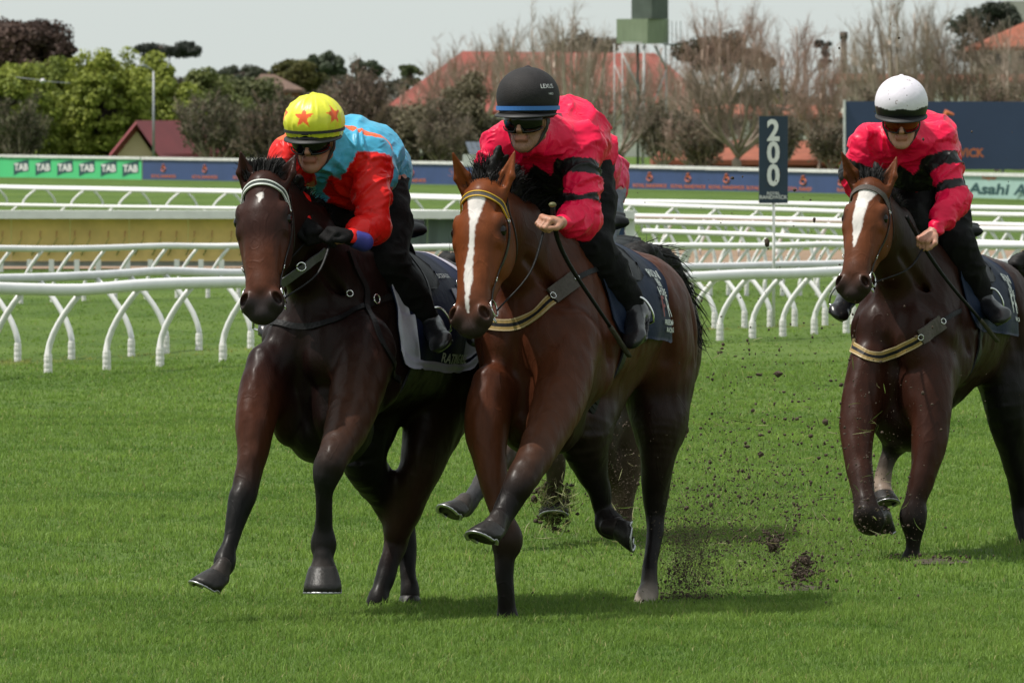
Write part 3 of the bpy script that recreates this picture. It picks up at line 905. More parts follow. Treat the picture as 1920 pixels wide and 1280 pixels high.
def running_rail(label, feet_px, dkeys, tube_y, side, r_tube, r_leg, over, wav=.0, sockets=True, group='white running rails', seed=1, flat=1.0, mtl=None, extra=None, nseg=9, lat=False):
    """feet_px: photo x of each leg foot; dkeys: (px, depth); tube_y: (px, photo y of the tube)"""
    dk = np.array(dkeys, float); ty = np.array(tube_y, float); rr = random.Random(seed)
    feet = []
    for px in feet_px:
        d = np.interp(px, dk[:, 0], dk[:, 1]); p = P(px, 500, d); feet.append(np.array((p[0], d, -.01)))
    feet = np.array(feet)
    tops = []
    for i, f in enumerate(feet):
        t = unit(feet[min(i + 1, len(feet) - 1)] - feet[max(i - 1, 0)])
        n = np.array((t[1], -t[0], 0)) * side if not lat else np.array((.96 * side, -.28 * side, 0))   # towards the track on that side
        q = f + n * over
        pxq = 960 + q[0] / q[1] * F_PX
        z = P(pxq, np.interp(pxq, ty[:, 0], ty[:, 1]), q[1])[2] + rr.uniform(-wav, wav)
        tops.append((q[0], q[1], z))
    tops = np.array(tops)
    e = empty('running_rail', feet[len(feet) // 2], label, 'running rail', group)
    pp = resample(list(tops), .4)
    t0, t1 = unit(pp[0] - pp[1]), unit(pp[-1] - pp[-2])
    mb = MB(); mb.tube([pp[0] + t0 * .5] + list(pp) + [pp[-1] + t1 * .5], r_tube, 12, flat=flat); mb.build('rail', mtl or M_white, e, smooth=True)
    for i, (f, q) in enumerate(zip(feet, tops)):
        jx = rr.uniform(-.02, .02); q = q.copy()
        h = q[2] - r_tube * .6
        pts = []
        bow = over * rr.uniform(.92, 1.05); d_ = unit(np.array((q[0] - f[0], q[1] - f[1], 0)))
        for k in range(nseg):
            t = k / (nseg - 1); b = t ** 2.1
            pts.append(np.array((f[0], f[1], 0)) + d_ * over * b + np.array((0, 0, h * (1 - (1 - t) ** 1.25) if False else h * t)) + d_ * (-over * .12 * math.sin(math.pi * t)) * (1 - t))
        pts[0][2] = -.02
        mb = MB(); mb.tube(pts, [r_leg * (1.05 - .1 * k / nseg) for k in range(nseg)], 8); lg = mb.build('leg', M_white, e, smooth=True)
        if sockets:
            mb = MB()
            zz = [-.02, .03, .035, .05, .055, .075, .08, .10, .105, .125, .13, .15, .17]
            rs = [1.30, 1.30, 1.24, 1.24, 1.30, 1.30, 1.24, 1.24, 1.30, 1.30, 1.24, 1.24, 1.08]
            bt = pts[0]; mb.tube([(bt[0] + (pts[2][0] - bt[0]) * z * 1.5, bt[1] + (pts[2][1] - bt[1]) * z * 1.5, z) for z in zz], [r_leg * a for a in rs], 10); mb.build('leg_sleeve', M_sock, lg, smooth=False)
    return e, pp

def arange_px(a, b, s0, s1):
    out = [a]
    while out[-1] < b:
        f = (out[-1] - a) / (b - a); out.append(out[-1] + s0 + (s1 - s0) * f)
    return out

# nearest fence: legs bow to the right, overhanging the near track
running_rail('nearest thick white running rail, its legs bowing up to the right',
    [-240, -128, -18, 90, 200, 300, 418, 520, 615, 705, 790, 870, 945, 1015, 1085, 1150, 1218, 1290, 1350, 1411, 1468, 1527, 1587, 1645, 1703, 1760, 1816, 1870, 1925, 1978, 2030, 2082],
    [(-240, 68), (90, 70.5), (418, 73.8), (1000, 78.4), (1350, 81.6), (1527, 83.8), (1900, 87), (2100, 89)],
    [(-240, 536), (0, 540), (110, 546), (250, 535), (400, 529), (560, 530), (870, 525), (1300, 520), (1400, 515), (1600, 508), (1920, 505), (2100, 503)], 1, .052, .029, .31, wav=.004, seed=1)
# its twin a few metres behind: legs bow to the left
running_rail('second white running rail close behind the nearest, legs bowing up to the left',
    [-180, -70, 33, 134, 246, 311, 373, 470, 560, 650, 735, 815, 890, 965, 1035, 1100, 1165, 1225, 1284, 1340, 1396, 1444, 1490, 1547, 1600, 1652, 1703, 1753, 1802, 1850, 1898, 1945, 1992],
    [(-180, 72), (33, 74), (246, 75.5), (373, 77.5), (1000, 83), (1340, 86.4), (1547, 88.3), (1992, 93)],
    [(-180, 524), (0, 521), (160, 518), (300, 509), (330, 508), (440, 513), (1150, 503), (1300, 500), (1560, 495), (1920, 492), (2000, 491)], -1, .042, .027, .36, wav=.005, seed=2, mtl=M_rail_flat)
running_rail('third white running rail with slanting legs in front of the gold banner',
    arange_px(-140, 700, 60, 56) + arange_px(740, 1220, 48, 38)[:] + [1262, 1297, 1332, 1366, 1400, 1434, 1467, 1500, 1533, 1566, 1600, 1634, 1668, 1702, 1736, 1770, 1804, 1838, 1872, 1906, 1940, 1974],
    [(-140, 97.5), (40, 98.5), (332, 102), (1200, 103), (1974, 104)],
    [(-140, 466), (0, 465), (110, 467.5), (250, 462), (440, 461), (800, 464), (1180, 460), (1400, 462), (1560, 458), (1974, 462)], 1, .038, .022, .27, wav=.006, seed=3, lat=True)
ALLG = 'white running rails'
running_rail('fourth white running rail, starting at the barrier end, legs bowing left',
    [1206, 1239, 1272, 1306, 1340, 1371, 1404, 1435, 1465, 1497, 1526, 1556, 1586, 1616, 1646, 1676, 1706, 1736, 1766, 1796, 1826, 1856, 1886, 1916, 1946],
    [(1200, 122), (1560, 120), (1950, 117)], [(1200, 416), (1300, 418), (1560, 424), (1950, 432)], -1, .042, .025, .22, wav=.004, seed=4, lat=True)
running_rail('fifth white running rail low across the right infield, thin legs',
    arange_px(1222, 1960, 62, 58), [(1200, 114), (1960, 108)], [(1200, 433), (1400, 440), (1560, 447), (1960, 458)], 1, .036, .022, .24, wav=.004, seed=5, lat=True)
running_rail('sixth white running rail, half way to the far boards on the right',
    arange_px(-170, 1960, 92, 64), [(-170, 190), (440, 165), (1170, 138), (1960, 122)], [(-170, 381), (0, 384), (440, 391), (1170, 404), (1560, 413), (1960, 424)], 1, .040, .026, .26, wav=.003, sockets=False, seed=6, nseg=6, lat=True)
running_rail('farther of the two high running rails in front of the advertising boards',
    arange_px(-170, 1960, 92, 72), [(-170, 232), (0, 224), (440, 206), (1170, 168), (1560, 158), (1960, 150)], [(-170, 346), (0, 350), (440, 358), (880, 370), (1170, 378), (1560, 384), (1960, 392)], 1, .052, .030, .30, wav=.003, sockets=False, seed=7, nseg=6)
running_rail('nearer of the two high running rails in front of the advertising boards',
    arange_px(-140, 1960, 92, 72), [(-170, 226), (0, 218), (440, 200), (1170, 162), (1560, 150), (1960, 142)], [(-170, 347), (0, 352), (440, 361), (880, 374), (1170, 383), (1560, 397), (1960, 404)], -1, .048, .030, .36, wav=.003, sockets=False, seed=8, nseg=6)

# ================================================================ trees
def leaf_mat(name, c0, c1, tr=.25):
    m, nt, b = new_mat(name); L = nt.links
    a = nt.nodes.new('ShaderNodeAttribute'); a.attribute_name = 'Col'
    L.new(a.outputs['Color'], b.inputs['Base Color']); b.inputs['Roughness'].default_value = .6; b.inputs['Specular IOR Level'].default_value = .2
    t = nt.nodes.new('ShaderNodeBsdfTranslucent'); mx = nt.nodes.new('ShaderNodeMixShader'); mx.inputs[0].default_value = tr
    L.new(a.outputs['Color'], t.inputs[0]); L.new(b.outputs[0], mx.inputs[1]); L.new(t.outputs[0], mx.inputs[2]); L.new(mx.outputs[0], nt.nodes['Material Output'].inputs[0])
    return m
M_leaf = leaf_mat('leaves', None, None)
M_bark = mat('grey brown bark', (.26, .20, .16), rough=.9, var=.25, vscale=3, bump=.4, bscale=12)
M_barkd = mat('dark bark', (.07, .052, .042), rough=.9, var=.25, vscale=3)

def leafy(label, px, ytop, ybase, halfpx, D, c0, c1, n=9000, clumps=60, leaf=.22, trunk=True, shape=(1, 1), seed=1, name='tree', cat_='tree', group=None, trunk_r=.25, flat=1.0, density=.55):
    r_ = np.random.default_rng(seed)
    top, bot = P(px, ytop, D), P(px, ybase, D); hw = halfpx * D / F_PX
    H = top[2] - bot[2]; c = np.array((top[0], D, (top[2] + bot[2]) / 2)); rad = np.array((hw, hw * .8, H / 2))
    e = empty(name, (c[0], D, 0), label, cat_, group)
    if trunk:
        mb = MB(); zt = c[2] + rad[2] * .3
        mb.tube([(c[0], D, -.1), (c[0] + r_.normal(0, .2), D, c[2] * .5), (c[0], D, zt)], [trunk_r * 1.3, trunk_r, trunk_r * .35], 8)
        mb.build('trunk', M_barkd, e, smooth=True)
        mb = MB()
        for k in range(9):
            a = 2.4 * k; z0 = max(bot[2], .5) + (zt - bot[2]) * (.15 + .07 * k)
            p1 = c + np.array((math.cos(a) * rad[0] * .65, math.sin(a) * rad[1] * .65, rad[2] * r_.uniform(-.1, .6)))
            mb = MB(); mb.tube([(c[0], D, z0), (np.array((c[0], D, z0)) + p1) / 2 + (0, 0, .3), p1], [trunk_r * .45, trunk_r * .3, .03], 5); mb.build('limb', M_barkd, e, smooth=True)
    # clump centres on an uneven ellipsoid, more of them near its surface
    d = r_.normal(0, 1, (clumps, 3)); d /= np.linalg.norm(d, axis=1)[:, None]
    rr = r_.uniform(.35, 1.0, clumps) ** .5
    lump = .75 + .5 * vnoise(d * 2 + seed, 1.3)
    cc = c + d * rad * (rr * lump)[:, None] * np.array((1, 1, flat))
    cc[:, 2] = np.maximum(cc[:, 2], .3)
    cr = (rad.min() * .34 + .12 * hw) * r_.uniform(.6, 1.25, clumps) * (60.0 / max(clumps, 60)) ** .4
    # keep the outermost clumps small
    i = r_.integers(0, clumps, n)
    o = r_.normal(0, 1, (n, 3)); o /= np.linalg.norm(o, axis=1)[:, None]
    o *= (r_.uniform(0, 1, n) ** .38)[:, None]
    p = cc[i] + o * cr[i][:, None] * np.array((1, 1, .75))
    nrm = unit_rows(o + r_.normal(0, .55, (n, 3)) + np.array((0, 0, .4)))
    t1 = unit_rows(np.cross(nrm, r_.normal(0, 1, (n, 3)))); t2 = np.cross(nrm, t1)
    s = (leaf * r_.uniform(.5, 1.3, n))[:, None]
    V = np.stack([p - t1 * s * .5, p + t2 * s * .3, p + t1 * s * .5, p - t2 * s * .3], 1).reshape(-1, 3)
    Qd = np.arange(n * 4).reshape(-1, 4)
    mixf = np.clip(.5 + .9 * (vnoise(cc, .5, seed)[i] - .5) + r_.normal(0, .22, n), 0, 1)[:, None]
    col = np.array(c0) * (1 - mixf) + np.array(c1) * mixf
    tag(mesh_np('crown', V, Qd, mat=M_leaf, parent=e, col=np.repeat(col, 4, axis=0), smooth=False), kind='stuff')
    return e

def unit_rows(a): return a / (np.linalg.norm(a, axis=1)[:, None] + 1e-9)

def bare(label, px, ytop, halfpx, D, seed=1, n1=9, n2=7, n3=8, n4=5, lean=0, name='bare_tree', cat_='bare tree', group=None, barkm=None, thick=1.0, twig_w=.0085, stem=.22, spread=1.0, up=.9, tw=.5, buds=None):
    """leafless tree: trunk, limbs, and three orders of twigs kept as one mesh of fine brush"""
    r_ = np.random.default_rng(seed)
    b = P(px, 240, D); base = np.array((b[0], D, 0.0)); H = P(px, ytop, D)[2]; hw = halfpx * D / F_PX
    e = empty(name, base, label, cat_, group)
    tr_r = .028 * H * thick
    tk = [base + (0, 0, -.1), base + np.array((r_.normal(0, .1), 0, H * .12)), base + np.array((lean * .3, 0, H * stem))]
    mb = MB(); mb.tube(tk, [tr_r * 1.3, tr_r, tr_r * .85], 8); mb.build('trunk', barkm or M_bark, e, smooth=True)
    TV, TQ = [], []
    def twig(p0, p1, w0, w1):
        ax = p1 - p0; sd_ = unit(np.cross(ax, (r_.normal(), 1.0 + abs(r_.normal()), r_.normal() * .3)))
        k = len(TV); TV.extend([p0 - sd_ * w0, p0 + sd_ * w0, p1 + sd_ * w1, p1 - sd_ * w1]); TQ.append((k, k + 1, k + 2, k + 3))
        sd2 = unit(np.cross(ax, sd_)); k = len(TV); TV.extend([p0 - sd2 * w0, p0 + sd2 * w0, p1 + sd2 * w1, p1 - sd2 * w1]); TQ.append((k, k + 1, k + 2, k + 3))
    fork = tk[-1]
    for i in range(n1):
        a = 2 * math.pi * (i + r_.uniform(-.3, .3)) / n1; rr = r_.uniform(.35, 1.0)
        end = base + np.array((math.cos(a) * hw * rr * .85 + lean, math.sin(a) * hw * rr * .7, H * r_.uniform(.62, .98) * (1 - .25 * rr * rr)))
        st = fork + np.array((0, 0, -r_.uniform(0, .08) * H))
        mid = st * .5 + end * .5 + np.array((math.cos(a) * hw * .22 * spread, math.sin(a) * hw * .18, -H * .03))
        cv = resample([st, mid, end], H * .05)
        nn = len(cv)
        mb = MB(); mb.tube(cv, [tr_r * .5 * (1 - .85 * k / nn) + .008 for k in range(nn)], 6); mb.build('limb', barkm or M_bark, e, smooth=True)
        for j in range(n2 + 3):
            q = r_.uniform(.25, 1.0); p = cv[min(int(q * (nn - 1)), nn - 2)]
            dr = unit(cv[-1] - cv[0]); d2 = unit(dr + r_.normal(0, .55, 3) * spread + np.array((0, 0, up * .5)))
            L2 = H * r_.uniform(.16, .32) * (1.15 - .5 * q)
            e2 = p + d2 * L2 + np.array((0, 0, L2 * .12)); m2 = p * .5 + e2 * .5 - np.array((0, 0, L2 * .06))
            w0 = twig_w * 2.2
            twig(p, m2, w0, w0 * .75); twig(m2, e2, w0 * .75, w0 * .4)
            for k in range(n3):
                q3 = r_.uniform(.1, 1); p3 = p + (e2 - p) * q3
                d3 = unit(d2 + r_.normal(0, .5, 3) + np.array((0, 0, up * .55))); L3 = L2 * r_.uniform(.25, .55)
                e3 = p3 + d3 * L3; twig(p3, e3, twig_w, twig_w * .5)
                for l in range(n4):
                    p4 = p3 + (e3 - p3) * r_.uniform(.15, 1); d4 = unit(d3 + r_.normal(0, .55, 3) + np.array((0, 0, up * .4))); twig(p4, p4 + d4 * L3 * r_.uniform(.3, .7), twig_w * .6, twig_w * .25)
    TV = np.array(TV); TQ = np.array(TQ)
    tag(mesh_np('twigs', TV, TQ, mat=barkm or M_bark, parent=e, smooth=False), kind='stuff')
    if buds:
        n = buds[0]; idx = r_.integers(0, len(TV), n); p = TV[idx] + r_.normal(0, .12, (n, 3))
        t1 = unit_rows(r_.normal(0, 1, (n, 3))); t2 = unit_rows(np.cross(t1, r_.normal(0, 1, (n, 3)))); s = r_.uniform(.04, .12, (n, 1))
        V = np.stack([p - t1 * s, p + t2 * s * .6, p + t1 * s, p - t2 * s * .6], 1).reshape(-1, 3)
        c = np.array(buds[1]) * r_.uniform(.6, 1.4, (n, 1))
        tag(mesh_np('leaves', V, np.arange(n * 4).reshape(-1, 4), mat=M_leaf, parent=e, col=np.repeat(c, 4, axis=0), smooth=False), kind='stuff')
    return e

GRN0, GRN1 = (.12, .155, .030), (.30, .335, .055)
DKG0, DKG1 = (.05, .062, .042), (.11, .13, .085)
OLV0, OLV1 = (.09, .08, .05), (.18, .155, .095)
leafy('dark reddish brown leafy tree at the top left corner', 40, 38, 170, 82, 560, (.04, .026, .022), (.12, .075, .06), n=26000, clumps=80, leaf=.35, seed=11, trunk_r=.5)
leafy('smaller reddish brown tree right of the corner tree', 118, 74, 150, 26, 545, (.04, .026, .022), (.12, .075, .06), n=5000, clumps=22, leaf=.28, seed=12)
leafy('bright green bushy tree above the TAB board, leftmost', 10, 118, 330, 100, 430, GRN0, GRN1, n=30000, clumps=300, leaf=.24, seed=21, trunk_r=.4)
leafy('bright green bushy tree below the seagull', 105, 108, 330, 92, 437, GRN0, GRN1, n=32000, clumps=300, leaf=.24, seed=22, trunk_r=.4)
leafy('tallest bright green bushy tree left of the lamp post', 195, 100, 330, 88, 432, GRN0, GRN1, n=32000, clumps=300, leaf=.24, seed=23, trunk_r=.4)
leafy('bright green bushy tree right behind the lamp post', 290, 112, 330, 84, 440, GRN0, GRN1, n=30000, clumps=110, leaf=.26, seed=24, trunk_r=.4)
leafy('duller green tree right of the gabled house', 385, 138, 330, 82, 452, (.075, .10, .03), (.17, .185, .055), n=24000, clumps=90, leaf=.26, seed=25, trunk_r=.4)
leafy('green tree behind the yellow capped rider', 485, 150, 330, 78, 470, (.07, .085, .035), (.15, .155, .065), n=18000, clumps=70, leaf=.26, seed=26, trunk_r=.35)
leafy('dark flat topped pine on the skyline', 318, 82, 104, 66, 700, (.022, .028, .024), (.055, .062, .050), n=7000, clumps=34, leaf=.26, seed=31, name='pine_tree', trunk_r=.22, cat_='pine tree')
leafy('yellowish green round tree above the brown house roof', 553, 112, 172, 52, 650, (.06, .065, .02), (.16, .145, .045), n=9000, clumps=36, leaf=.3, seed=32)
leafy('dark skyline tree above the yellow cap', 610, 100, 150, 34, 720, DKG0, DKG1, n=6000, clumps=26, leaf=.3, seed=33)
leafy('small dark skyline tree right of the yellow cap', 688, 112, 160, 26, 730, DKG0, DKG1, n=4500, clumps=20, leaf=.3, seed=34)
leafy('small green skyline tree left of the red roof', 768, 120, 165, 22, 720, (.05, .065, .03), (.12, .14, .06), n=3500, clumps=16, leaf=.28, seed=35)
leafy('dark low bushes on the skyline right of the flat pine', 440, 126, 160, 55, 690, DKG0, (.07, .075, .045), n=7000, clumps=30, leaf=.3, seed=36, name='bushes', cat_='bushes')
leafy('olive brown dense tree between the two leading helmets', 872, 140, 330, 62, 410, OLV0, OLV1, n=15000, clumps=60, leaf=.2, seed=41)
leafy('olive brown dense tree right above the left rider back', 775, 205, 330, 72, 400, OLV0, OLV1, n=12000, clumps=60, leaf=.2, seed=42)
leafy('dark olive flat crowned tree right of the tower', 1360, 74, 130, 88, 640, (.035, .034, .024), (.085, .075, .048), n=12000, clumps=46, leaf=.3, seed=43)
leafy('dark green grey conifer at the top right', 1862, 8, 130, 70, 620, DKG0, (.05, .055, .04), n=16000, clumps=50, leaf=.32, seed=44, name='conifer', cat_='conifer')
leafy('small dark conifer left of the chimney', 1547, 66, 130, 18, 640, (.025, .032, .03), (.05, .06, .055), n=3000, clumps=14, leaf=.24, seed=45, name='conifer', cat_='conifer')
leafy('dark tree mass left of the tower cabin', 1100, 68, 150, 70, 680, (.035, .034, .026), (.085, .075, .052), n=9000, clumps=36, leaf=.32, seed=46)
leafy('thick brown grey shrubbery behind the distance sign', 1450, 130, 330, 95, 440, (.10, .08, .06), (.19, .155, .12), n=1800, clumps=50, leaf=.17, seed=47, name='shrubbery', cat_='shrubbery')
M_twig_w = mat('warm grey twigs', (.42, .34, .28), rough=.9, var=.2, vscale=2)
M_twig_p = mat('pinkish brown twigs', (.40, .29, .24), rough=.9, var=.2, vscale=2)
BG = None
bare('dense grey bare bush in front of the green trees at the left edge', 36, 185, 62, 380, seed=51, barkm=M_twig_w, name='bare_bush', cat_='bare bush', stem=.1, n1=12, n3=10, buds=(5000, (.07, .075, .035)))
bare('dense grey bare bush left of the dark horse ears', 405, 172, 78, 385, seed=52, barkm=M_twig_w, name='bare_bush', cat_='bare bush', stem=.1, n1=14, n3=11, n4=6, buds=(5000, (.075, .075, .04)))
bare('brown bare bush just left of the yellow cap', 500, 182, 60, 380, seed=53, barkm=M_twig_p, name='bare_bush', cat_='bare bush', stem=.1, n1=13, n3=11, n4=6, buds=(4000, (.07, .065, .04)))
bare('brown bare tree rising right of the yellow cap', 665, 128, 72, 395, seed=54, barkm=M_twig_p, stem=.12, n1=14, n3=11, n4=6, buds=(5000, (.08, .06, .045)))
bare('brown bare tree in front of the left end of the red roof', 745, 150, 52, 420, seed=55, barkm=M_twig_p, stem=.15, n1=9, n3=6)
bare('pinkish bare tree on the skyline left of the black helmet', 905, 55, 80, 500, seed=56, barkm=M_twig_p, stem=.3, n1=12, n3=8, n4=5, up=1.3, spread=.7)
bare('tall bare tree rising straight above the black helmet', 985, 25, 78, 480, seed=57, barkm=M_twig_w, stem=.3, n1=12, n3=8, n4=5, up=.9, spread=1.0)
bare('tallest bare tree left of the tower cabin', 1072, 0, 84, 470, seed=58, barkm=M_twig_w, stem=.25, n1=13, n3=8, n4=5, up=.9, spread=1.0)
bare('bare tree with dark limbs under the tower cabin', 1160, 120, 90, 380, seed=59, barkm=M_bark, stem=.2, n1=9, n3=6, n4=3, spread=1.3)
bare('wide bare tree with dark forked trunk left of the distance sign', 1385, 95, 120, 360, seed=60, barkm=M_bark, stem=.22, n1=13, n3=8, n4=4, thick=1.25, spread=1.2)
bare('pale bare tree on the skyline right of the tower', 1345, 15, 95, 520, seed=61, barkm=M_twig_p, stem=.35, n1=12, n3=9, up=.8, spread=1.0)
bare('pale bare tree high above the distance sign', 1470, 18, 92, 530, seed=62, barkm=M_twig_p, stem=.35, n1=12, n3=9, up=.8, spread=1.0)
bare('bare tree between the distance sign and the billboard', 1535, 110, 72, 400, seed=63, barkm=M_twig_p, stem=.2, n1=12, n3=9, n4=6)
bare('thin bare tree beside the dark chimney', 1612, 40, 44, 470, seed=64, barkm=M_twig_w, stem=.25, n1=9, n3=8, up=1.2)
bare('big bare tree above the white cap', 1700, -20, 100, 440, seed=65, barkm=M_twig_w, stem=.22, n1=16, n3=10, n4=6, thick=1.1, up=1.1)
bare('bare tree with a thick slanting limb above the billboard', 1810, 5, 92, 420, seed=66, barkm=M_bark, stem=.25, n1=13, n3=9, spread=1.2)
bare('bare tree cut by the right edge of the photo', 1910, 40, 70, 410, seed=67, barkm=M_twig_w, stem=.22, n1=12, n3=9)
bare('low bare bush over the low orange roof', 1290, 200, 62, 385, seed=68, barkm=M_twig_p, name='bare_bush', cat_='bare bush', stem=.15, n1=11, n3=9)
for k_, (px_, yt_, hp_, D_, lab_) in enumerate(((600, 175, 60, 372, 'low brown bare bush behind the yellow cap and blue back'), (830, 185, 62, 376, 'brown bare bush left of the black helmet'), (1020, 195, 60, 372, 'bare bush mostly behind the black helmet'), (1245, 190, 55, 390, 'bare bush over the right foot of the tower'),
                            (1320, 205, 50, 376, 'bare bush left of the dark forked tree'), (1460, 205, 56, 380, 'bare bush right behind the distance sign'), (1560, 215, 46, 384, 'bare bush at the left end of the billboard'), (1655, 165, 45, 402, 'bare bush above the left part of the billboard'), (1870, 160, 50, 400, 'bare bush above the right part of the billboard'))):
    bare(lab_, px_, yt_, hp_, D_, seed=80 + k_, barkm=(M_twig_p, M_twig_w)[k_ % 2], name='bare_bush', cat_='bare bush', stem=.1, n1=13, n3=11, n4=6, buds=(3500, (.13, .11, .075)))
for k_, (px_, yt_, hp_, D_, lab_) in enumerate(((835, 85, 62, 540, 'round pinkish bare crown over the left slope of the red roof'), (1130, 60, 78, 530, 'round grey bare crown under the tower cabin'), (1235, 80, 72, 540, 'round pinkish bare crown right of the tower cabin'), (1290, 105, 70, 480, 'round bare crown over the right slope of the red roof'))):
    bare(lab_, px_, yt_, hp_, D_, seed=110 + k_, barkm=(M_twig_p, M_twig_w)[k_ % 2], stem=.25, n1=13, n3=9, n4=6, up=.6, spread=1.2, twig_w=.007)
# chimney behind the trees
c = P(1582, 60, 600); e = empty('chimney_stack', (c[0], 600, 0), 'narrow dark chimney stack on the skyline above the billboard', 'chimney')
mb = MB(); mb.tube([(c[0], 600, 0), (c[0], 600, c[2] - .5)], [.35, .22], 10); mb.build('stack', M_barkd, e, smooth=True)
mb = MB(); mb.tube([(c[0], 600, c[2] - .55), (c[0], 600, c[2])], [.30, .30], 10); mb.build('stack_rim', M_barkd, e, smooth=True)
# far belt of trees closing the horizon between the named ones
r_ = np.random.default_rng(99); n = 130000
x = r_.uniform(-190, 200, n); pxx = x / 800 * F_PX + 960
topz = 2.1 + (240 - (142 + 14 * np.sin(pxx / 90) * np.sin(pxx / 37 + 1) + np.where((pxx < 760), 0, 30))) * 800 / F_PX
z = r_.uniform(0, 1, n) ** .8 * topz; p = np.stack([x, 800 + r_.uniform(-8, 8, n), z], 1)
t1 = unit_rows(r_.normal(0, 1, (n, 3))); t2 = unit_rows(np.cross(t1, r_.normal(0, 1, (n, 3)))); s = r_.uniform(.2, .5, (n, 1))
V = np.stack([p - t1 * s, p + t2 * s * .6, p + t1 * s, p - t2 * s * .6], 1).reshape(-1, 3)
c = np.array((.075, .07, .05)) * r_.uniform(.5, 1.4, (n, 1))
tag(mesh_np('far_wood', V, np.arange(n * 4).reshape(-1, 4), mat=M_leaf, col=np.repeat(c, 4, axis=0), smooth=False), kind='stuff')

# ================================================================ horses
M_coat = mat('horse coat', (0.1, 0.05, 0.03), rough=0.50, var=0.16, vscale=26, bump=0.17, bscale=110, attr=True, sheen=0.0, spec=0.09, coat=.10, stretch=(1, 1, 0.4), rvar=.12)
def add_veins(m):
    nt = m.node_tree; b = nt.nodes['Principled BSDF']; L = nt.links
    b.inputs['Coat Roughness'].default_value = .30
    old = b.inputs['Normal'].links[0].from_node
    n = noise_node(nt, 5.5, 1.5, .5, stretch=(1, 1, .55)); n.inputs['Distortion'].default_value = .9
    s = nt.nodes.new('ShaderNodeMath'); s.operation = 'SUBTRACT'; s.inputs[1].default_value = .5
    a = nt.nodes.new('ShaderNodeMath'); a.operation = 'ABSOLUTE'
    r = nt.nodes.new('ShaderNodeMapRange'); r.inputs['From Min'].default_value = 0; r.inputs['From Max'].default_value = .022; r.inputs['To Min'].default_value = 1; r.inputs['To Max'].default_value = 0
    bp = nt.nodes.new('ShaderNodeBump'); bp.inputs['Strength'].default_value = .22; bp.inputs['Distance'].default_value = .005
    L.new(n.outputs[0], s.inputs[0]); L.new(s.outputs[0], a.inputs[0]); L.new(a.outputs[0], r.inputs[0]); L.new(r.outputs[0], bp.inputs['Height'])
    L.new(bp.outputs[0], old.inputs['Normal'])
add_veins(M_coat)
M_hoof = mat('hoof horn', (0.016, 0.014, 0.013), rough=0.45, var=0.35, vscale=30, bump=0.25, bscale=60, spec=0.3)
M_hoof_pale = mat('pale hoof horn', (0.22, 0.15, 0.10), rough=0.45, var=0.3, vscale=30, bump=0.2, bscale=60)
M_shoe = mat('worn aluminium shoe', (0.40, 0.40, 0.41), rough=0.35, metal=0.9, var=0.25, vscale=40)
M_hair = mat('black horse hair', (0.009, 0.008, 0.008), rough=0.6, var=0.4, vscale=25, spec=0.2)
M_eye = mat('horse eye', (0.004, 0.002, 0.002), rough=0.12, var=0.1, spec=0.3)
BLACK = (0.013, 0.010, 0.009)


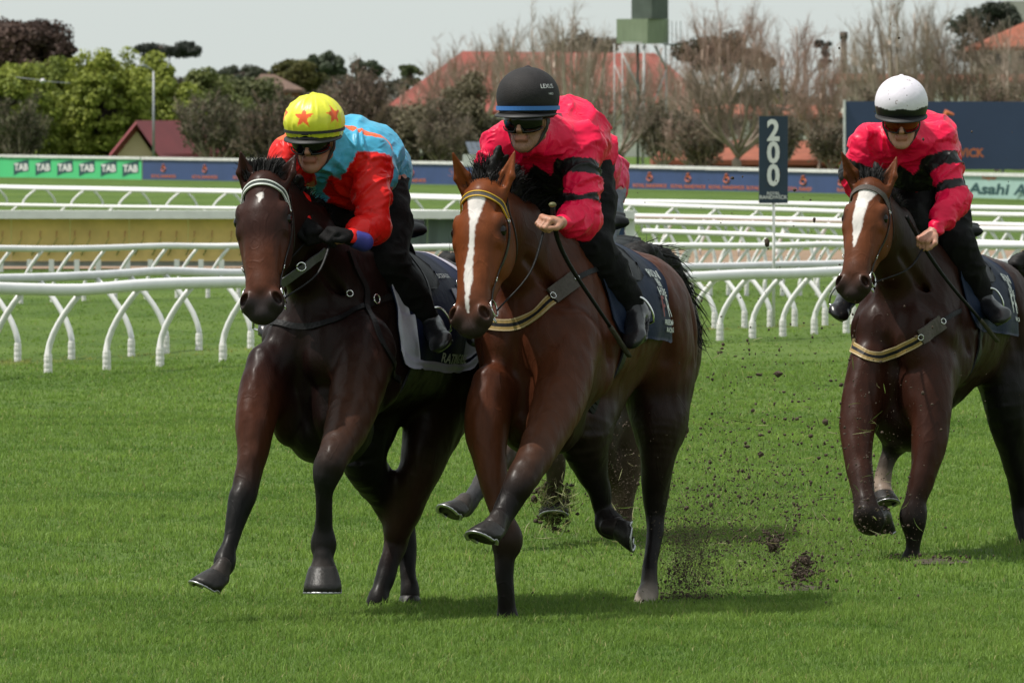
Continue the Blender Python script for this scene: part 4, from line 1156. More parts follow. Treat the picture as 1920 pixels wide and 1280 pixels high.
class Horse:
    def __init__(self, label, ox, oy, d, heading, body, dark, face, leg, scale=1.0):
        """ox, oy: photo pixel of the withers; d: their depth; heading: degrees turned to the left of the camera"""
        a = R(heading)
        self.F = np.array((-math.sin(a), -math.cos(a), 0.0))
        self.L = np.array((math.cos(a), -math.sin(a), 0.0))
        self.U = np.array((0, 0, 1.0))
        w = P(ox, oy, d)
        self.O = w - self.U * 1.56 * scale
        self.base = np.array((w[0], w[1], 0.0))
        self.s = scale
        self.d = d
        self.c_body, self.c_dark, self.c_face, self.c_leg = body, dark, face, leg
        self.label = label
        self.B = Body()
        self.hooves = []
    def W(self, x, y, z):
        s = self.s
        return self.O + self.F * x * s + self.L * y * s + self.U * z * s
    def px(self, p):      # photo point with depth relative to the withers
        return P(p[0], p[1], self.d + p[2])
    def torso(self, drop=.07):
        B, W, L, F = self.B, self.W, self.L, self.F
        cb, cd, s = self.c_body, self.c_dark, self.s
        st = [(.22, 1.12, .20, .22), (.05, 1.17, .245, .345), (-.22, 1.155, .285, .365), (-.50, 1.17, .300, .335), (-.76, 1.20, .26, .27), (-.97, 1.18, .235, .26), (-1.12, 1.08, .17, .20)]
        K = np.array(st); tt = np.linspace(0, len(K) - 1, 43)
        def cr(x):
            i = min(int(x), len(K) - 2); t = x - i
            a = K[i - 1] if i else 2 * K[0] - K[1]; b, c = K[i], K[i + 1]; d = K[i + 2] if i + 2 < len(K) else 2 * K[-1] - K[-2]
            return 0.5 * (2 * b + (c - a) * t + (2 * a - 5 * b + 4 * c - d) * t * t + (3 * b - a - 3 * c + d) * t ** 3)
        kk = [cr(x) for x in tt]
        for p, q in zip(kk[:-1], kk[1:]):
            B.seg(W(p[0], 0, p[1]), W(q[0], 0, q[1]), (p[2] * s, p[3] * s), (q[2] * s, q[3] * s), side=L, k=0.07, col=cb)
        B.chain(len(kk) - 1, .07)
        B.seg(W(.14, 0, 1.43), W(-.25, 0, 1.46), .10 * s, .06 * s, side=L, k=0.08, col=cb)      # withers
        B.seg(W(-.25, 0, 1.42), W(-.95, 0, 1.36), .08 * s, .10 * s, side=L, k=0.08, col=cb)      # back
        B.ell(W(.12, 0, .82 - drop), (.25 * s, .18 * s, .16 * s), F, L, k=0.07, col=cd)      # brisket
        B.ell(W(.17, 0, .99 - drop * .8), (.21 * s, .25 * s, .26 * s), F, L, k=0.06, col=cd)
        for q in (-1, 1):
            B.ell(W(.33, q * .095, 1.09), (.115 * s, .105 * s, .17 * s), F, L, k=0.014, col=cb)         # breast muscles
            B.ell(W(.30, q * .10, .90 - drop * .6), (.11 * s, .095 * s, .18 * s), F, L, k=0.014, col=cb)
            B.seg(W(-.04, q * .14, 1.42), W(.22, q * .185, 1.12), (.055 * s, .13 * s), (.075 * s, .11 * s), side=L, k=0.05, col=cb)   # shoulder blade
            B.seg(W(.20, q * .18, 1.10), W(.0, q * .20, .95), (.075 * s, .11 * s), (.08 * s, .12 * s), side=L, k=0.06, col=cb)    # upper arm
            B.ell(W(-.12, q * .22, 1.10), (.16 * s, .07 * s, .15 * s), F, L, k=0.05, col=cb)          # triceps
            B.ell(W(-.88, q * .13, 1.20), (.27 * s, .15 * s, .24 * s), F, L, k=0.06, col=cb)          # croup
            B.ell(W(-.96, q * .16, 1.04), (.23 * s, .14 * s, .27 * s), F, L, k=0.10, col=cb)         # thigh
            B.ell(W(-1.10, q * .12, 1.06), (.12 * s, .115 * s, .22 * s), F, L, k=0.05, col=cb)         # buttock
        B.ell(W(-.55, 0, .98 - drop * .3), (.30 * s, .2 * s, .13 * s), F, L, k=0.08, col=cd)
        # relief: cleft of the breast, the line behind the shoulder, the flank, the stifle crease
        B.seg(W(.44, 0, 1.20), W(.40, 0, .80), .014 * s, .018 * s, k=.03, op='-')
        for q in (-1, 1):
            B.seg(W(.36, q * .185, 1.16), W(.30, q * .20, .96), .010 * s, .014 * s, k=.035, op='-')
            B.seg(W(-.02, q * .235, 1.38), W(-.17, q * .305, 1.04), .010 * s, .016 * s, k=.05, op='-')
            B.seg(W(-.70, q * .27, 1.30), W(-.76, q * .27, 1.00), .018 * s, .022 * s, k=.06, op='-')
            B.seg(W(-.98, q * .30, 1.30), W(-1.05, q * .29, .98), .008 * s, .010 * s, k=.04, op='-')
            B.seg(W(.10, q * .285, 1.18), W(.02, q * .275, 1.02), .008 * s, .008 * s, k=.03, op='-')
    def neck(self, poll, mid=None):
        B, W, L, s = self.B, self.W, self.L, self.s
        a = W(.02, 0, 1.29); b = poll + np.array((0, 0, -.07))
        m = mid if mid is not None else a * .5 + b * .5 + self.U * .03
        cb = self.c_body
        B.seg(a, m, (.175 * s, .27 * s), (.105 * s, .185 * s), side=L, k=0.08, col=cb)
        B.seg(m, b - self.F * .02, (.105 * s, .185 * s), (.08 * s, .125 * s), side=L, k=0.05, col=cb)
        for q in (-1, 1):
            B.seg(a * .35 + b * .65 + L * q * .095 * s - np.array((0, 0, .10)), a * .95 + b * .05 + L * q * .15 * s - np.array((0, 0, .13)), .010 * s, .016 * s, k=.04, op='-')     # jugular groove
        self.crest = [W(-.05, 0, 1.56), m + self.U * .16 * s, poll + self.U * 0.015 - self.F * .04]
    def head(self, poll, muz, yaw, roll=0.0, blaze=None, ears=None, wk=1.0, muzzle_col=(0.02, 0.016, 0.015)):
        """poll, muz: world points on the axis of the face"""
        B = self.B
        H = unit(muz - poll)
        a = R(yaw)
        n0 = np.array((-math.sin(a), -math.cos(a), 0.35))
        N = unit(n0 - H * np.dot(n0, H)); S = np.cross(H, N)       # S: towards the horse's left (viewer's right)
        if S[0] < 0: S = -S
        lh = np.linalg.norm(muz - poll) / .60
        self.Hf = (poll, H, N, S, lh)
        def Q(h, n, s): return poll + (H * h + N * n + S * s * wk) * lh
        self.Q = Q
        cf, cd, cb = self.c_face, self.c_dark, self.c_body
        l = lh
        B.seg(Q(.03, -.075, 0), Q(.20, -.075, 0), (.085 * l, .095 * l), (.098 * l, .10 * l), side=S, k=0.04, col=cf)       # skull
        B.seg(Q(.17, -.035, 0), Q(.50, -.055, 0), (.082 * l * wk, .055 * l), (.054 * l * wk, .05 * l), side=S, k=0.035, col=cf)      # nose bridge
        B.seg(Q(.18, -.10, 0), Q(.50, -.085, 0), (.088 * l * wk, .09 * l), (.047 * l * wk, .055 * l), side=S, k=0.03, col=cf)
        for q in (-1, 1):
            B.ell(Q(.21, -.15, q * .062), (.14 * l, .115 * l, .038 * l), H, N, k=0.03, col=cf)                       # jowl
            B.seg(Q(.24, -.07, q * .086), Q(.41, -.08, q * .058), .015, .009, side=S, k=0.025, col=cf)         # cheek crest
            B.ell(Q(.15, -.04, q * .082), (.045 * l, .03 * l, .020 * l), H, N, k=0.03, col=cf)                    # brow
            B.ell(Q(.225, -.05, q * .088), (.03 * l, .02 * l, .012 * l), H, N, k=0.025, col=cf)
            B.ell(Q(.105, -.045, q * .075), (.035 * l, .02 * l, .012 * l), H, N, k=0.02, op='-')                      # hollow above the eye
            B.ell(Q(.188, -.05, q * .112), (.024 * l, .02 * l, .016 * l), H, N, k=0.012, op='-')                  # socket
            B.ell(Q(.562, -.06, q * .050), (.052 * l, .052 * l, .040 * l), H, N, k=0.02, col=muzzle_col)             # nostril
            B.seg(Q(.36, -.035, q * .05), Q(.50, -.05, q * .045), .006, .008, side=S, k=0.02, col=cf)
            B.seg(Q(.30, -.19, q * .05), Q(.50, -.125, q * .028), (.02, .03), (.02, .03), side=S, k=0.03, col=cf)                # jaw bone
        B.seg(Q(.48, -.075, 0), Q(.585, -.085, 0), (.055 * l * wk, .060 * l), (.060 * l * wk, .052 * l), side=S, k=0.03, col=muzzle_col)
        B.ell(Q(.618, -.082, 0), (.032 * l, .042 * l, .056 * l), H, N, k=0.02, col=muzzle_col)       # upper lip
        B.ell(Q(.60, -.125, 0), (.035 * l, .03 * l, .036 * l), H, N, k=0.018, col=muzzle_col)      # chin
        for q in (-1, 1):
            B.ell(Q(.566, -.020, q * .066), (.032 * l, .034 * l, .016 * l), H * .8 + S * q * .45, N, k=0.008, op='-')
        B.seg(Q(.61, -.118, -.06), Q(.61, -.118, .06), .004, .004, side=H, k=0.01, op='-')
        # ears
        for q, e in zip((-1, 1), ears):
            base = Q(.015, -.075, q * .062); tip = self.px(e)
            ax = unit(tip - base); le = np.linalg.norm(tip - base)
            front = unit(np.array((-.2 * q - math.sin(a), -1, 0)))
            sd = unit(np.cross(ax, front))
            B.seg(base, base + ax * le * .45, (.030, .026), (.036, .020), side=sd, k=0.02, col=cf)
            B.seg(base + ax * le * .45, base + ax * le * .96, (.036, .020), (.006, .006), side=sd, k=0.012, col=cf)
            B.seg(base + ax * le * .28 + front * .022, base + ax * le * .86 + front * .014, (.020, .018), (.006, .007), side=sd, k=0.006, op='-')
        self.blaze = blaze
        self.muzzle_col = muzzle_col
    def limb(self, pts, side=None, k=0.016, cols=None, k_top=0.06):
        """pts: (px, py, rel depth, radius along side, radius across)"""
        side = self.L if side is None else side
        W = [self.px(p) for p in pts]
        cols = cols or [self.c_leg] * (len(pts) - 1)
        vc = [cols[0]] + [tuple((a + b) / 2 for a, b in zip(cols[i], cols[i + 1])) for i in range(len(cols) - 1)] + [cols[-1]]
        K = np.array([[*W[i], pts[i][3], pts[i][4], *vc[i]] for i in range(len(pts))])
        out = []
        for i in range(len(K) - 1):
            a = K[i - 1] if i else 2 * K[0] - K[1]
            d = K[i + 2] if i + 2 < len(K) else 2 * K[-1] - K[-2]
            b, c = K[i], K[i + 1]
            for t in (0, 1 / 6, 2 / 6, 3 / 6, 4 / 6, 5 / 6):
                out.append(0.5 * (2 * b + (c - a) * t + (2 * a - 5 * b + 4 * c - d) * t * t + (3 * b - a - 3 * c + d) * t ** 3))
        out.append(K[-1])
        for i in range(len(out) - 1):
            p, q = out[i], out[i + 1]
            self.B.seg(p[:3], q[:3], (p[3], p[4]), (q[3], q[4]), side=side, k=.01, col=np.clip((p[5:] + q[5:]) / 2, 0.005, 1))
        self.B.chain(len(out) - 1, k_top)
        rr_ = [p[3] for p in pts]
        for i in range(2, len(pts) - 1):
            if rr_[i] > rr_[i - 1] * 1.04 and rr_[i] >= rr_[i + 1]:
                ax_ = unit(W[i + 1] - W[i - 1]); r0 = rr_[i]
                self.B.ell(W[i], (r0 * 1.45, r0 * 1.10, pts[i][4] * 1.12), ax_, side, k=.022, col=vc[i])
        return W
    def knob(self, p, r, k=0.02, col=None):
        self.B.ell(self.px(p), r, k=k, col=self.c_leg if col is None else col)
    def hoof(self, top, axis, front, size=1.0, pale=False, sole=True):
        """top: coronet (world); axis: down the wall; front: towards the toe"""
        ax_ = unit(axis); top_ = np.asarray(top, float)
        self.B.seg(top_ - ax_ * .045, top_ + ax_ * .004, .036 * size, .0515 * size, k=.012, col=(.05, .04, .036) if not pale else (.3, .25, .2))
        self.hooves.append((np.asarray(top, float), unit(axis), np.asarray(front, float), size, pale, sole))
    def build(self, name='racehorse', cls='horse', base=0.0095, fine=None, group=None, eyes=True, post=None):
        root = empty(name, self.base, self.label, cls, group)
        self.root = root
        B = self.B
        poll, H, N, S, lh = self.Hf
        c = poll + H * .3 * lh
        fine = [(c - np.array((.22, .25, .42)), c + np.array((.22, .2, .42)))]
        V, Qd = B.mesh(base, fine, 0.0055)
        N0 = vnormals(V, Qd); dpoll = np.clip((np.linalg.norm(V - self.Hf[0], axis=1) - .5) / .3, .15, 1)
        V = V + N0 * (((fbm(V, 7.5, 2, 2.0) - .5) * .018 + (fbm(V * np.array((1, 1, .4)), 21, 2, 4.0) - .5) * .010) * dpoll)[:, None]
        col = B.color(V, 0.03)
        # sun-bleached and sweat patches, slow variation over the coat
        n1 = fbm(V, 3.0, 3)[:, None]; n2 = fbm(V, 14.0, 2, 5.0)[:, None]
        col = col * (0.72 + 0.5 * n1) * (0.9 + 0.2 * n2)
        rel = V - poll
        h = rel @ H / lh; n = rel @ N / lh; s = rel @ S / lh
        on_head = (h > -.02) & (h < .68) & (np.abs(s) < .15) & (n > -.16)
        if self.blaze:
            wob = (vnoise(V, 70.0) - .5) * .008
            hh = [b[0] for b in self.blaze]
            cc = np.interp(h, hh, [b[1] for b in self.blaze]); ww = np.interp(h, hh, [b[2] for b in self.blaze])
            m = np.clip((ww - np.abs(s - cc) + wob) / .006, 0, 1) * ((h > hh[0]) & (h < hh[-1]) & on_head & (n > -.075))
            col = col * (1 - m[:, None]) + np.array((.62, .58, .56)) * m[:, None]
        for q in (-1, 1):
            cE = self.Q(.188, -.046, q * .096); dE = np.linalg.norm((V - cE) * np.array((1, 1, .8)), axis=1)
            m = np.clip((.050 - dE) / .03, 0, 1)[:, None] * .85; col = col * (1 - m) + np.array((.010, .007, .006)) * m
            cN = self.Q(.566, -.020, q * .066); m = np.clip((.032 - np.linalg.norm(V - cN, axis=1)) / .02, 0, 1)[:, None]; col = col * (1 - .7 * m)
        if post is not None: col = post(self, V, col, h, n, s, on_head)
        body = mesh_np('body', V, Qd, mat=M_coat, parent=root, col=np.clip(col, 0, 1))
        self.V, self.Qd = V, Qd
        self.surf = Surf(V, Qd)
        for q in (-1, 1):
            e = Body(); cE = self.Q(.188, -.046, q * .096)
            e.ell(cE, (.025 * lh, .022 * lh, .017 * lh), H, N, k=.01)
            v_, q_ = e.mesh(.004); mesh_np('eye', v_, q_, mat=M_eye, parent=root)
        for (top, ax, fr, sz, pale, sole) in self.hooves:
            f = unit(fr - ax * np.dot(fr, ax)); sd = np.cross(ax, f)
            mb = MB(); n_ = 20
            rings = [(-.006, .044, .047, 0.0), (.004, .050, .053, .002), (.025, .056, .061, .012), (.055, .063, .069, .028), (.084, .067, .075, .042)]
            vs = []
            for (hh_, rs, rf, of) in rings:
                for k_ in range(n_):
                    an = 2 * math.pi * k_ / n_
                    cx = math.cos(an); sx = math.sin(an)
                    heel = 0.80 if cx < -0.3 else 1.0
                    vs.append(top + (ax * hh_ * (1.0 if cx > 0 else .8) + f * (of + rf * cx * heel) + sd * rs * sx) * sz)
            ctr_t = top - ax * .012 * sz; ctr_b = top + (ax * .068 + f * .034) * sz
            fs = []
            for i in range(len(rings) - 1):
                for k_ in range(n_):
                    k2 = (k_ + 1) % n_; fs.append((i * n_ + k_, i * n_ + k2, (i + 1) * n_ + k2, (i + 1) * n_ + k_))
            vs += [ctr_t, ctr_b]; a0 = len(rings) * n_
            for k_ in range(n_):
                k2 = (k_ + 1) % n_; fs.append((a0, k2, k_)); e0 = (len(rings) - 1) * n_; fs.append((a0 + 1, e0 + k_, e0 + k2))
            mb.add(vs, fs)
            ho = mb.build('hoof', M_hoof_pale if pale else M_hoof, root, smooth=True)
            if sole:      # racing plate: an open ring under the wall
                sb = MB(); vv = []; ff = []
                ks = [k_ for k_ in range(n_ * 2) if abs(((k_ / (n_ * 2)) * 360 + 180) % 360 - 180) < 140]
                ks = sorted(ks, key=lambda k_: ((k_ / (n_ * 2)) * 360 + 180) % 360)
                for k_ in ks:
                    an = 2 * math.pi * k_ / (n_ * 2); cx, sx = math.cos(an), math.sin(an); heel = .85 if cx < -.3 else 1.0
                    for (rr, hz) in ((.99, .083), (1.01, .089), (.80, .090), (.78, .078)):
                        vv.append(top + (ax * hz * (1.0 if cx > 0 else .86) + f * (.042 + .075 * cx * heel * rr) + sd * .067 * sx * rr) * sz)
                for i in range(len(ks) - 1):
                    for k_ in range(4):
                        k2 = (k_ + 1) % 4; ff.append((i * 4 + k_, i * 4 + k2, i * 4 + 4 + k2, i * 4 + 4 + k_))
                ff.append((0, 1, 2, 3)); e0 = (len(ks) - 1) * 4; ff.append((e0 + 3, e0 + 2, e0 + 1, e0))
                sb.add(vv, ff); sb.build('horseshoe', M_shoe, ho, smooth=True)
        return root
    def strands(self, name, roots, dirs, length, n, w=0.004, curl=0.3, grav=0.25, seed=1, jit=0.01, mat_=None, segs=6):
        """hair: n tapering strands, rooted along a polyline"""
        r_ = np.random.default_rng(seed)
        rt = resample(roots, 0.01); dr = np.array([unit(d) for d in dirs])
        Vs, Fs = [], []
        for i in range(n):
            t = r_.random(); p = rt[int(t * (len(rt) - 1))] + r_.normal(0, jit, 3)
            x = t * (len(dr) - 1); j = min(int(x), len(dr) - 2) if len(dr) > 1 else 0
            d = dr[j] * (1 - (x - j)) + dr[min(j + 1, len(dr) - 1)] * (x - j)
            d = unit(d + r_.normal(0, curl, 3) * .5)
            Ln = length * (0.55 + .6 * r_.random())
            cur = r_.normal(0, curl, 3) * .5
            b = len(Vs)
            sd = unit(np.cross(d, r_.normal(0, 1, 3)))
            for s_ in range(segs + 1):
                f = s_ / segs
                ww = w * (1 - f) ** .6 * (.6 + .8 * r_.random()) + .0006
                Vs += [p + sd * ww, p - sd * ww]
                d = unit(d + cur / segs + np.array((0, 0, -grav / segs)))
                p = p + d * Ln / segs
            for s_ in range(segs):
                q = b + s_ * 2; Fs.append((q, q + 1, q + 3, q + 2))
        return mesh_np(name, Vs, np.array(Fs), mat=mat_ or M_hair, parent=self.root, smooth=True)


def soften(c, f): return tuple(x * f for x in c)

# ---------------------------------------------------------------- the bay in the middle
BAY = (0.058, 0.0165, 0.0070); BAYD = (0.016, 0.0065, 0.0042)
h2 = Horse('bright bay racehorse with a long thin white blaze, galloping in the middle', 1035, 437, 35.75, 21,
           BAY, BAYD, (0.150, 0.040, 0.012), (0.008, 0.006, 0.006))
h2.torso()
h2.neck(h2.px((905, 350, -.62)))
h2.head(h2.px((898, 350, -.68)), h2.px((872, 598, -.92)), 24, wk=1.12,
        blaze=[(.04, .0, .036), (.06, .0, .042), (.10, .002, .036), (.15, .006, .024), (.20, .004, .016), (.28, .0, .014), (.36, -.006, .022), (.42, -.006, .023), (.49, -.002, .013), (.56, .0, .007)],
        ears=[(848, 284, -.66), (966, 281, -.62)])
C_ = (0.080, 0.024, 0.009); K_ = h2.c_leg; KB = (0.045, .020, .011)
# right fore (viewer's left), bearing weight
h2.limb([(925, 730, -.36, .09, .14), (912, 800, -.46, .092, .11), (919, 870, -.53, .070, .078), (938, 955, -.58, .048, .054), (950, 1010, -.60, .060, .062), (946, 1055, -.62, .043, .046), (948, 1115, -.62, .036, .042), (951, 1165, -.60, .040, .044), (950, 1185, -.60, .036, .04)],
        cols=[BAY, C_, C_, (0.05, .025, .015), K_, K_, K_, K_])
h2.hoof(h2.px((950, 1178, -.60)), (0.1, -.3, -1), (0, -1, 0), 1.0)
# left fore (viewer's right), reaching forward
h2.limb([(1070, 640, -.30, .12, .16), (1052, 740, -.50, .115, .125), (1010, 840, -.78, .082, .085), (978, 900, -.95, .066, .062), (958, 935, -.98, .052, .054), (942, 965, -1.02, .048, .048), (930, 990, -1.06, .050, .050)],
        cols=[BAY, C_, KB, K_, K_, K_])
h2.hoof(h2.px((926, 988, -1.10)), (-.32, -.42, -.80), (-.5, -.75, .15), 1.1)
# left hind (viewer's right), on the ground
h2.limb([(1228, 680, .95, .165, .24), (1236, 790, .80, .125, .17), (1236, 850, .76, .082, .105), (1228, 922, .80, .061, .076), (1228, 975, .80, .040, .050), (1222, 1040, .72, .031, .040), (1218, 1088, .66, .038, .044), (1213, 1118, .62, .040, .040)],
        cols=[BAYD, BAYD, (0.018, .012, .010), K_, K_, K_, K_])
h2.limb([(1214, 1110, .62, .045, .045), (1206, 1142, .58, .050, .050)], cols=[(.40, .33, .28)], k_top=.01)
h2.hoof(h2.px((1204, 1138, .57)), (-.1, -.35, -1), (0, -1, 0), .92, pale=True, sole=False)
# right hind (viewer's left), swinging through
h2.limb([(1120, 700, .45, .15, .20), (1095, 800, .15, .13, .15), (1104, 868, .20, .080, .085), (1122, 915, .25, .050, .056), (1130, 955, .28, .044, .046), (1142, 982, .25, .052, .05), (1160, 992, .20, .045, .045)],
        cols=[BAYD, (0.02, .013, .010), K_, K_, K_, K_])
h2.hoof(h2.px((1156, 990, .18)), (.85, -.2, -.05), (.05, -.75, -.65), 1.0)
h2.build()

def mane_of(h, n=6500, ln=.15, core=.7, lean=(0.25, .4, .9), seed=3, forelock=260):
    cr = h.crest; S = h.Hf[3]
    if forelock:
        h.strands('forelock', [h.Q(-.01, -.05, -.045), h.Q(-.01, -.05, .045)], [(-.15, .3, .9), (.2, .4, .9)], .09, forelock * 3, w=.0014, curl=.28, grav=.9, seed=seed + 7, jit=.013)
    l_ = np.array(lean)
    T = Body(); pp = resample([cr[2] + np.array((.01, -.02, 0)), cr[1] + np.array((0, 0, -.01)), cr[0]], .035)
    for i in range(len(pp) - 1):
        f = i / len(pp); T.seg(pp[i], pp[i] + unit(l_ + rng.normal(0, .12, 3)) * ln * core * (1 - .35 * f) * (.85 + .35 * rng.random()), .032, .014, k=.03)
    V_, Q_ = T.mesh(.011); N_ = vnormals(V_, Q_)
    V_ = V_ + N_ * ((vnoise(V_, 60) - .5) * .03 + (vnoise(V_, 22) - .5) * .03)[:, None]
    mn = mesh_np('mane', V_, Q_, mat=M_hair, parent=h.root)
    o = h.strands('loose_hair', [cr[2], cr[1] + np.array((0, 0, .01)), cr[0]], [l_ + np.array((-.25, -.2, .2)), l_, l_ + np.array((.2, .1, -.3))], ln * .60, n, w=.0015, curl=.20, grav=1.5, seed=seed, jit=.018, segs=5)
    m = o.matrix_basis.copy(); set_parent(o, mn)

def tail_of(h, pts, radii, n=1500, seed=4, curl=.16):
    """a tail: a dense core that follows pts, with loose hair outside"""
    T = Body(); W = [h.px(p) for p in pts]
    pp = resample(W, .05); t0 = np.linspace(0, 1, len(W)); tt = np.linspace(0, 1, len(pp)); rr = np.interp(tt, t0, radii)
    for i in range(len(pp) - 1): T.seg(pp[i], pp[i + 1], rr[i], rr[i + 1], k=.03)
    V_, Q_ = T.mesh(.012); N_ = vnormals(V_, Q_)
    V_ = V_ + N_ * ((vnoise(V_, 45) - .5) * .03 + (vnoise(V_, 16) - .5) * .04)[:, None]
    tl = mesh_np('tail', V_, Q_, mat=M_hair, parent=h.root)
    r_ = np.random.default_rng(seed); Vs, Fs = [], []
    for i in range(n):
        a = r_.random() ** .8 * .75; ln_ = .3 + .35 * r_.random()
        off = unit(r_.normal(0, 1, 3)) * r_.random() ** .4
        sd = unit(r_.normal(0, 1, 3)); b = len(Vs); drift = r_.normal(0, curl, 3) * .3
        for s_ in range(8):
            x = min(a + ln_ * s_ / 7, 1.08); xi = np.clip(x, 0, 1) * (len(pp) - 1); j = min(int(xi), len(pp) - 2)
            c = pp[j] * (1 - xi + j) + pp[j + 1] * (xi - j)
            if x > 1: c = c + (pp[-1] - pp[-2]) / np.linalg.norm(pp[-1] - pp[-2]) * (x - 1) * 1.5
            rad = np.interp(x, tt, rr) * (1.08 + .3 * (s_ / 7) ** 2)
            p = c + off * rad + drift * (s_ / 7) ** 2
            w_ = .003 * (1 - s_ / 7.0) ** .5 + .0006
            Vs += [p + sd * w_, p - sd * w_]
        for s_ in range(7):
            q = b + s_ * 2; Fs.append((q, q + 1, q + 3, q + 2))
    mesh_np('loose_hair', Vs, np.array(Fs), mat=M_hair, parent=tl)

mane_of(h2, ln=.20, core=.72, n=7000, lean=(.22, .25, 1.0))
tail_of(h2, [(1178, 505, 1.0), (1196, 486, 1.12), (1236, 494, 1.30), (1268, 536, 1.40), (1284, 590, 1.42)], [.05, .065, .068, .05, .018], n=1100)

# ---------------------------------------------------------------- the dark bay on the left
DK = (0.0105, 0.004, 0.003); DKD = (0.006, 0.004, 0.004)
h1 = Horse('nearly black brown racehorse with a small white star, galloping on the left', 640, 452, 35.6, 24,
           DK, DKD, (0.030, 0.010, 0.007), (0.009, 0.008, 0.008))
h1.torso()
h1.neck(h1.px((500, 335, -.62)))
h1.head(h1.px((490, 330, -.70)), h1.px((486, 570, -.98)), 10, wk=1.12,
        blaze=[(.085, .01, .004), (.10, .0, .020), (.112, .004, .014), (.125, .0, .006), (.14, -.003, .003)],
        ears=[(451, 283, -.66), (556, 288, -.60)], muzzle_col=(.022, .018, .018))
CH = (0.085, .022, .008)
h1.limb([(505, 700, -.30, .09, .15), (482, 775, -.46, .086, .11), (474, 850, -.55, .062, .075), (460, 915, -.62, .054, .060), (450, 940, -.66, .054, .058), (436, 1000, -.72, .033, .040), (421, 1052, -.80, .042, .046), (414, 1076, -.86, .038, .040)],
        cols=[DK, CH, (.035, .018, .013), h1.c_leg, h1.c_leg, h1.c_leg, h1.c_leg])
h1.hoof(h1.px((410, 1077, -.90)), (-.42, -.25, -.85), (-.6, -.75, .0), 1.05)
h1.limb([(690, 650, -.30, .12, .16), (660, 770, -.62, .105, .11), (628, 850, -.95, .070, .074), (614, 885, -1.0, .066, .064), (608, 930, -.98, .040, .046), (606, 980, -.95, .038, .042), (606, 1022, -.93, .050, .048), (606, 1052, -.95, .038, .040)],
        cols=[DK, (.06, .022, .010), h1.c_leg, h1.c_leg, h1.c_leg, h1.c_leg, h1.c_leg, h1.c_leg])
h1.hoof(h1.px((605, 1064, -.96)), (0, -.05, -1), (0, -1, .05), 1.22)
h1.limb([(850, 690, .80, .17, .24), (812, 800, .62, .12, .16), (785, 890, .55, .085, .11), (752, 975, .60, .070, .08), (742, 1020, .62, .048, .06), (722, 1080, .55, .038, .042), (708, 1125, .50, .040, .044), (704, 1145, .50, .036, .04)],
        cols=[DK, (.03, .013, .009), (.035, .016, .011), (.035, .016, .011), DKD, DKD, DKD])
h1.hoof(h1.px((704, 1136, .50)), (0, -.2, -1), (0, -1, 0), .9)
h1.limb([(700, 740, .45, .15, .20), (682, 850, .35, .10, .13), (712, 915, .55, .072, .085), (748, 975, .75, .055, .07), (762, 1020, .78, .042, .05), (765, 1075, .74, .032, .036), (768, 1110, .72, .036, .04), (768, 1122, .72, .034, .038)],
        cols=[DKD, DKD, DKD, DKD, DKD, DKD, DKD])
h1.hoof(h1.px((768, 1116, .72)), (0, -.2, -1), (0, -1, 0), .85)
def post1(hh, V, col, h, n, s, on):
    m = np.clip((h - .26) / .12, 0, 1) * np.clip((.57 - h) / .06, 0, 1) * on * (n > -.12)
    return col * (1 - .7 * m[:, None]) + np.array((.085, .024, .009)) * .7 * m[:, None]
h1.build(post=post1)
mane_of(h1, n=6000, ln=.11, seed=13, forelock=900)
tail_of(h1, [(838, 500, 1.2), (850, 500, 1.32), (868, 540, 1.4), (880, 620, 1.42)], [.04, .06, .06, .02], seed=14)

# ---------------------------------------------------------------- the bay on the right, a little farther back
h3 = Horse('dark bay racehorse with a short broad white blaze, galloping on the right', 1720, 452, 40.9, 22,
           (0.022, 0.0070, 0.0042), (0.009, 0.0045, 0.0035), (0.110, 0.032, 0.011), (0.009, 0.007, 0.006))
h3.torso(.14)
h3.neck(h3.px((1626, 352, -.70)))
h3.head(h3.px((1628, 342, -.74)), h3.px((1592, 534, -1.0)), 22, wk=1.14,
        blaze=[(.035, .022, .020), (.055, .016, .052), (.09, .004, .046), (.13, -.004, .036), (.22, -.008, .034), (.30, -.010, .024), (.38, -.012, .006)],
        ears=[(1577, 283, -.70), (1682, 292, -.66)])
C3 = (.036, .011, .006); K3 = h3.c_leg
h3.limb([(1630, 690, -.30, .10, .15), (1610, 780, -.46, .088, .11), (1610, 860, -.60, .068, .075), (1620, 930, -.72, .054, .06), (1628, 972, -.78, .062, .060), (1640, 975, -.62, .046, .046), (1650, 965, -.40, .038, .038), (1655, 972, -.26, .044, .042)],
        cols=[C3, C3, C3, K3, K3, K3, K3])
h3.hoof(h3.px((1656, 976, -.24)), (.05, .3, -.9), (0, .9, .2), .95)
h3.limb([(1745, 690, -.30, .11, .15), (1745, 790, -.42, .095, .11), (1736, 870, -.50, .070, .08), (1718, 935, -.55, .052, .058), (1713, 970, -.56, .060, .060), (1712, 1020, -.56, .036, .042), (1708, 1050, -.55, .040, .044), (1708, 1062, -.54, .036, .04)],
        cols=[C3, C3, C3, K3, K3, K3, K3])
h3.hoof(h3.px((1708, 1052, -.54)), (0, -.2, -1), (0, -1, 0), .9)
h3.limb([(1880, 640, .85, .165, .24), (1890, 760, .72, .12, .16), (1905, 850, .78, .072, .10), (1915, 920, .86, .058, .075), (1916, 965, .86, .046, .05), (1920, 1010, .80, .036, .042), (1925, 1050, .75, .042, .044), (1922, 1072, .72, .038, .04)],
        cols=[DKD, DKD, DKD, DKD, DKD, DKD, DKD])
h3.hoof(h3.px((1922, 1070, .70)), (0, -.3, -1), (0, -1, 0), .9)
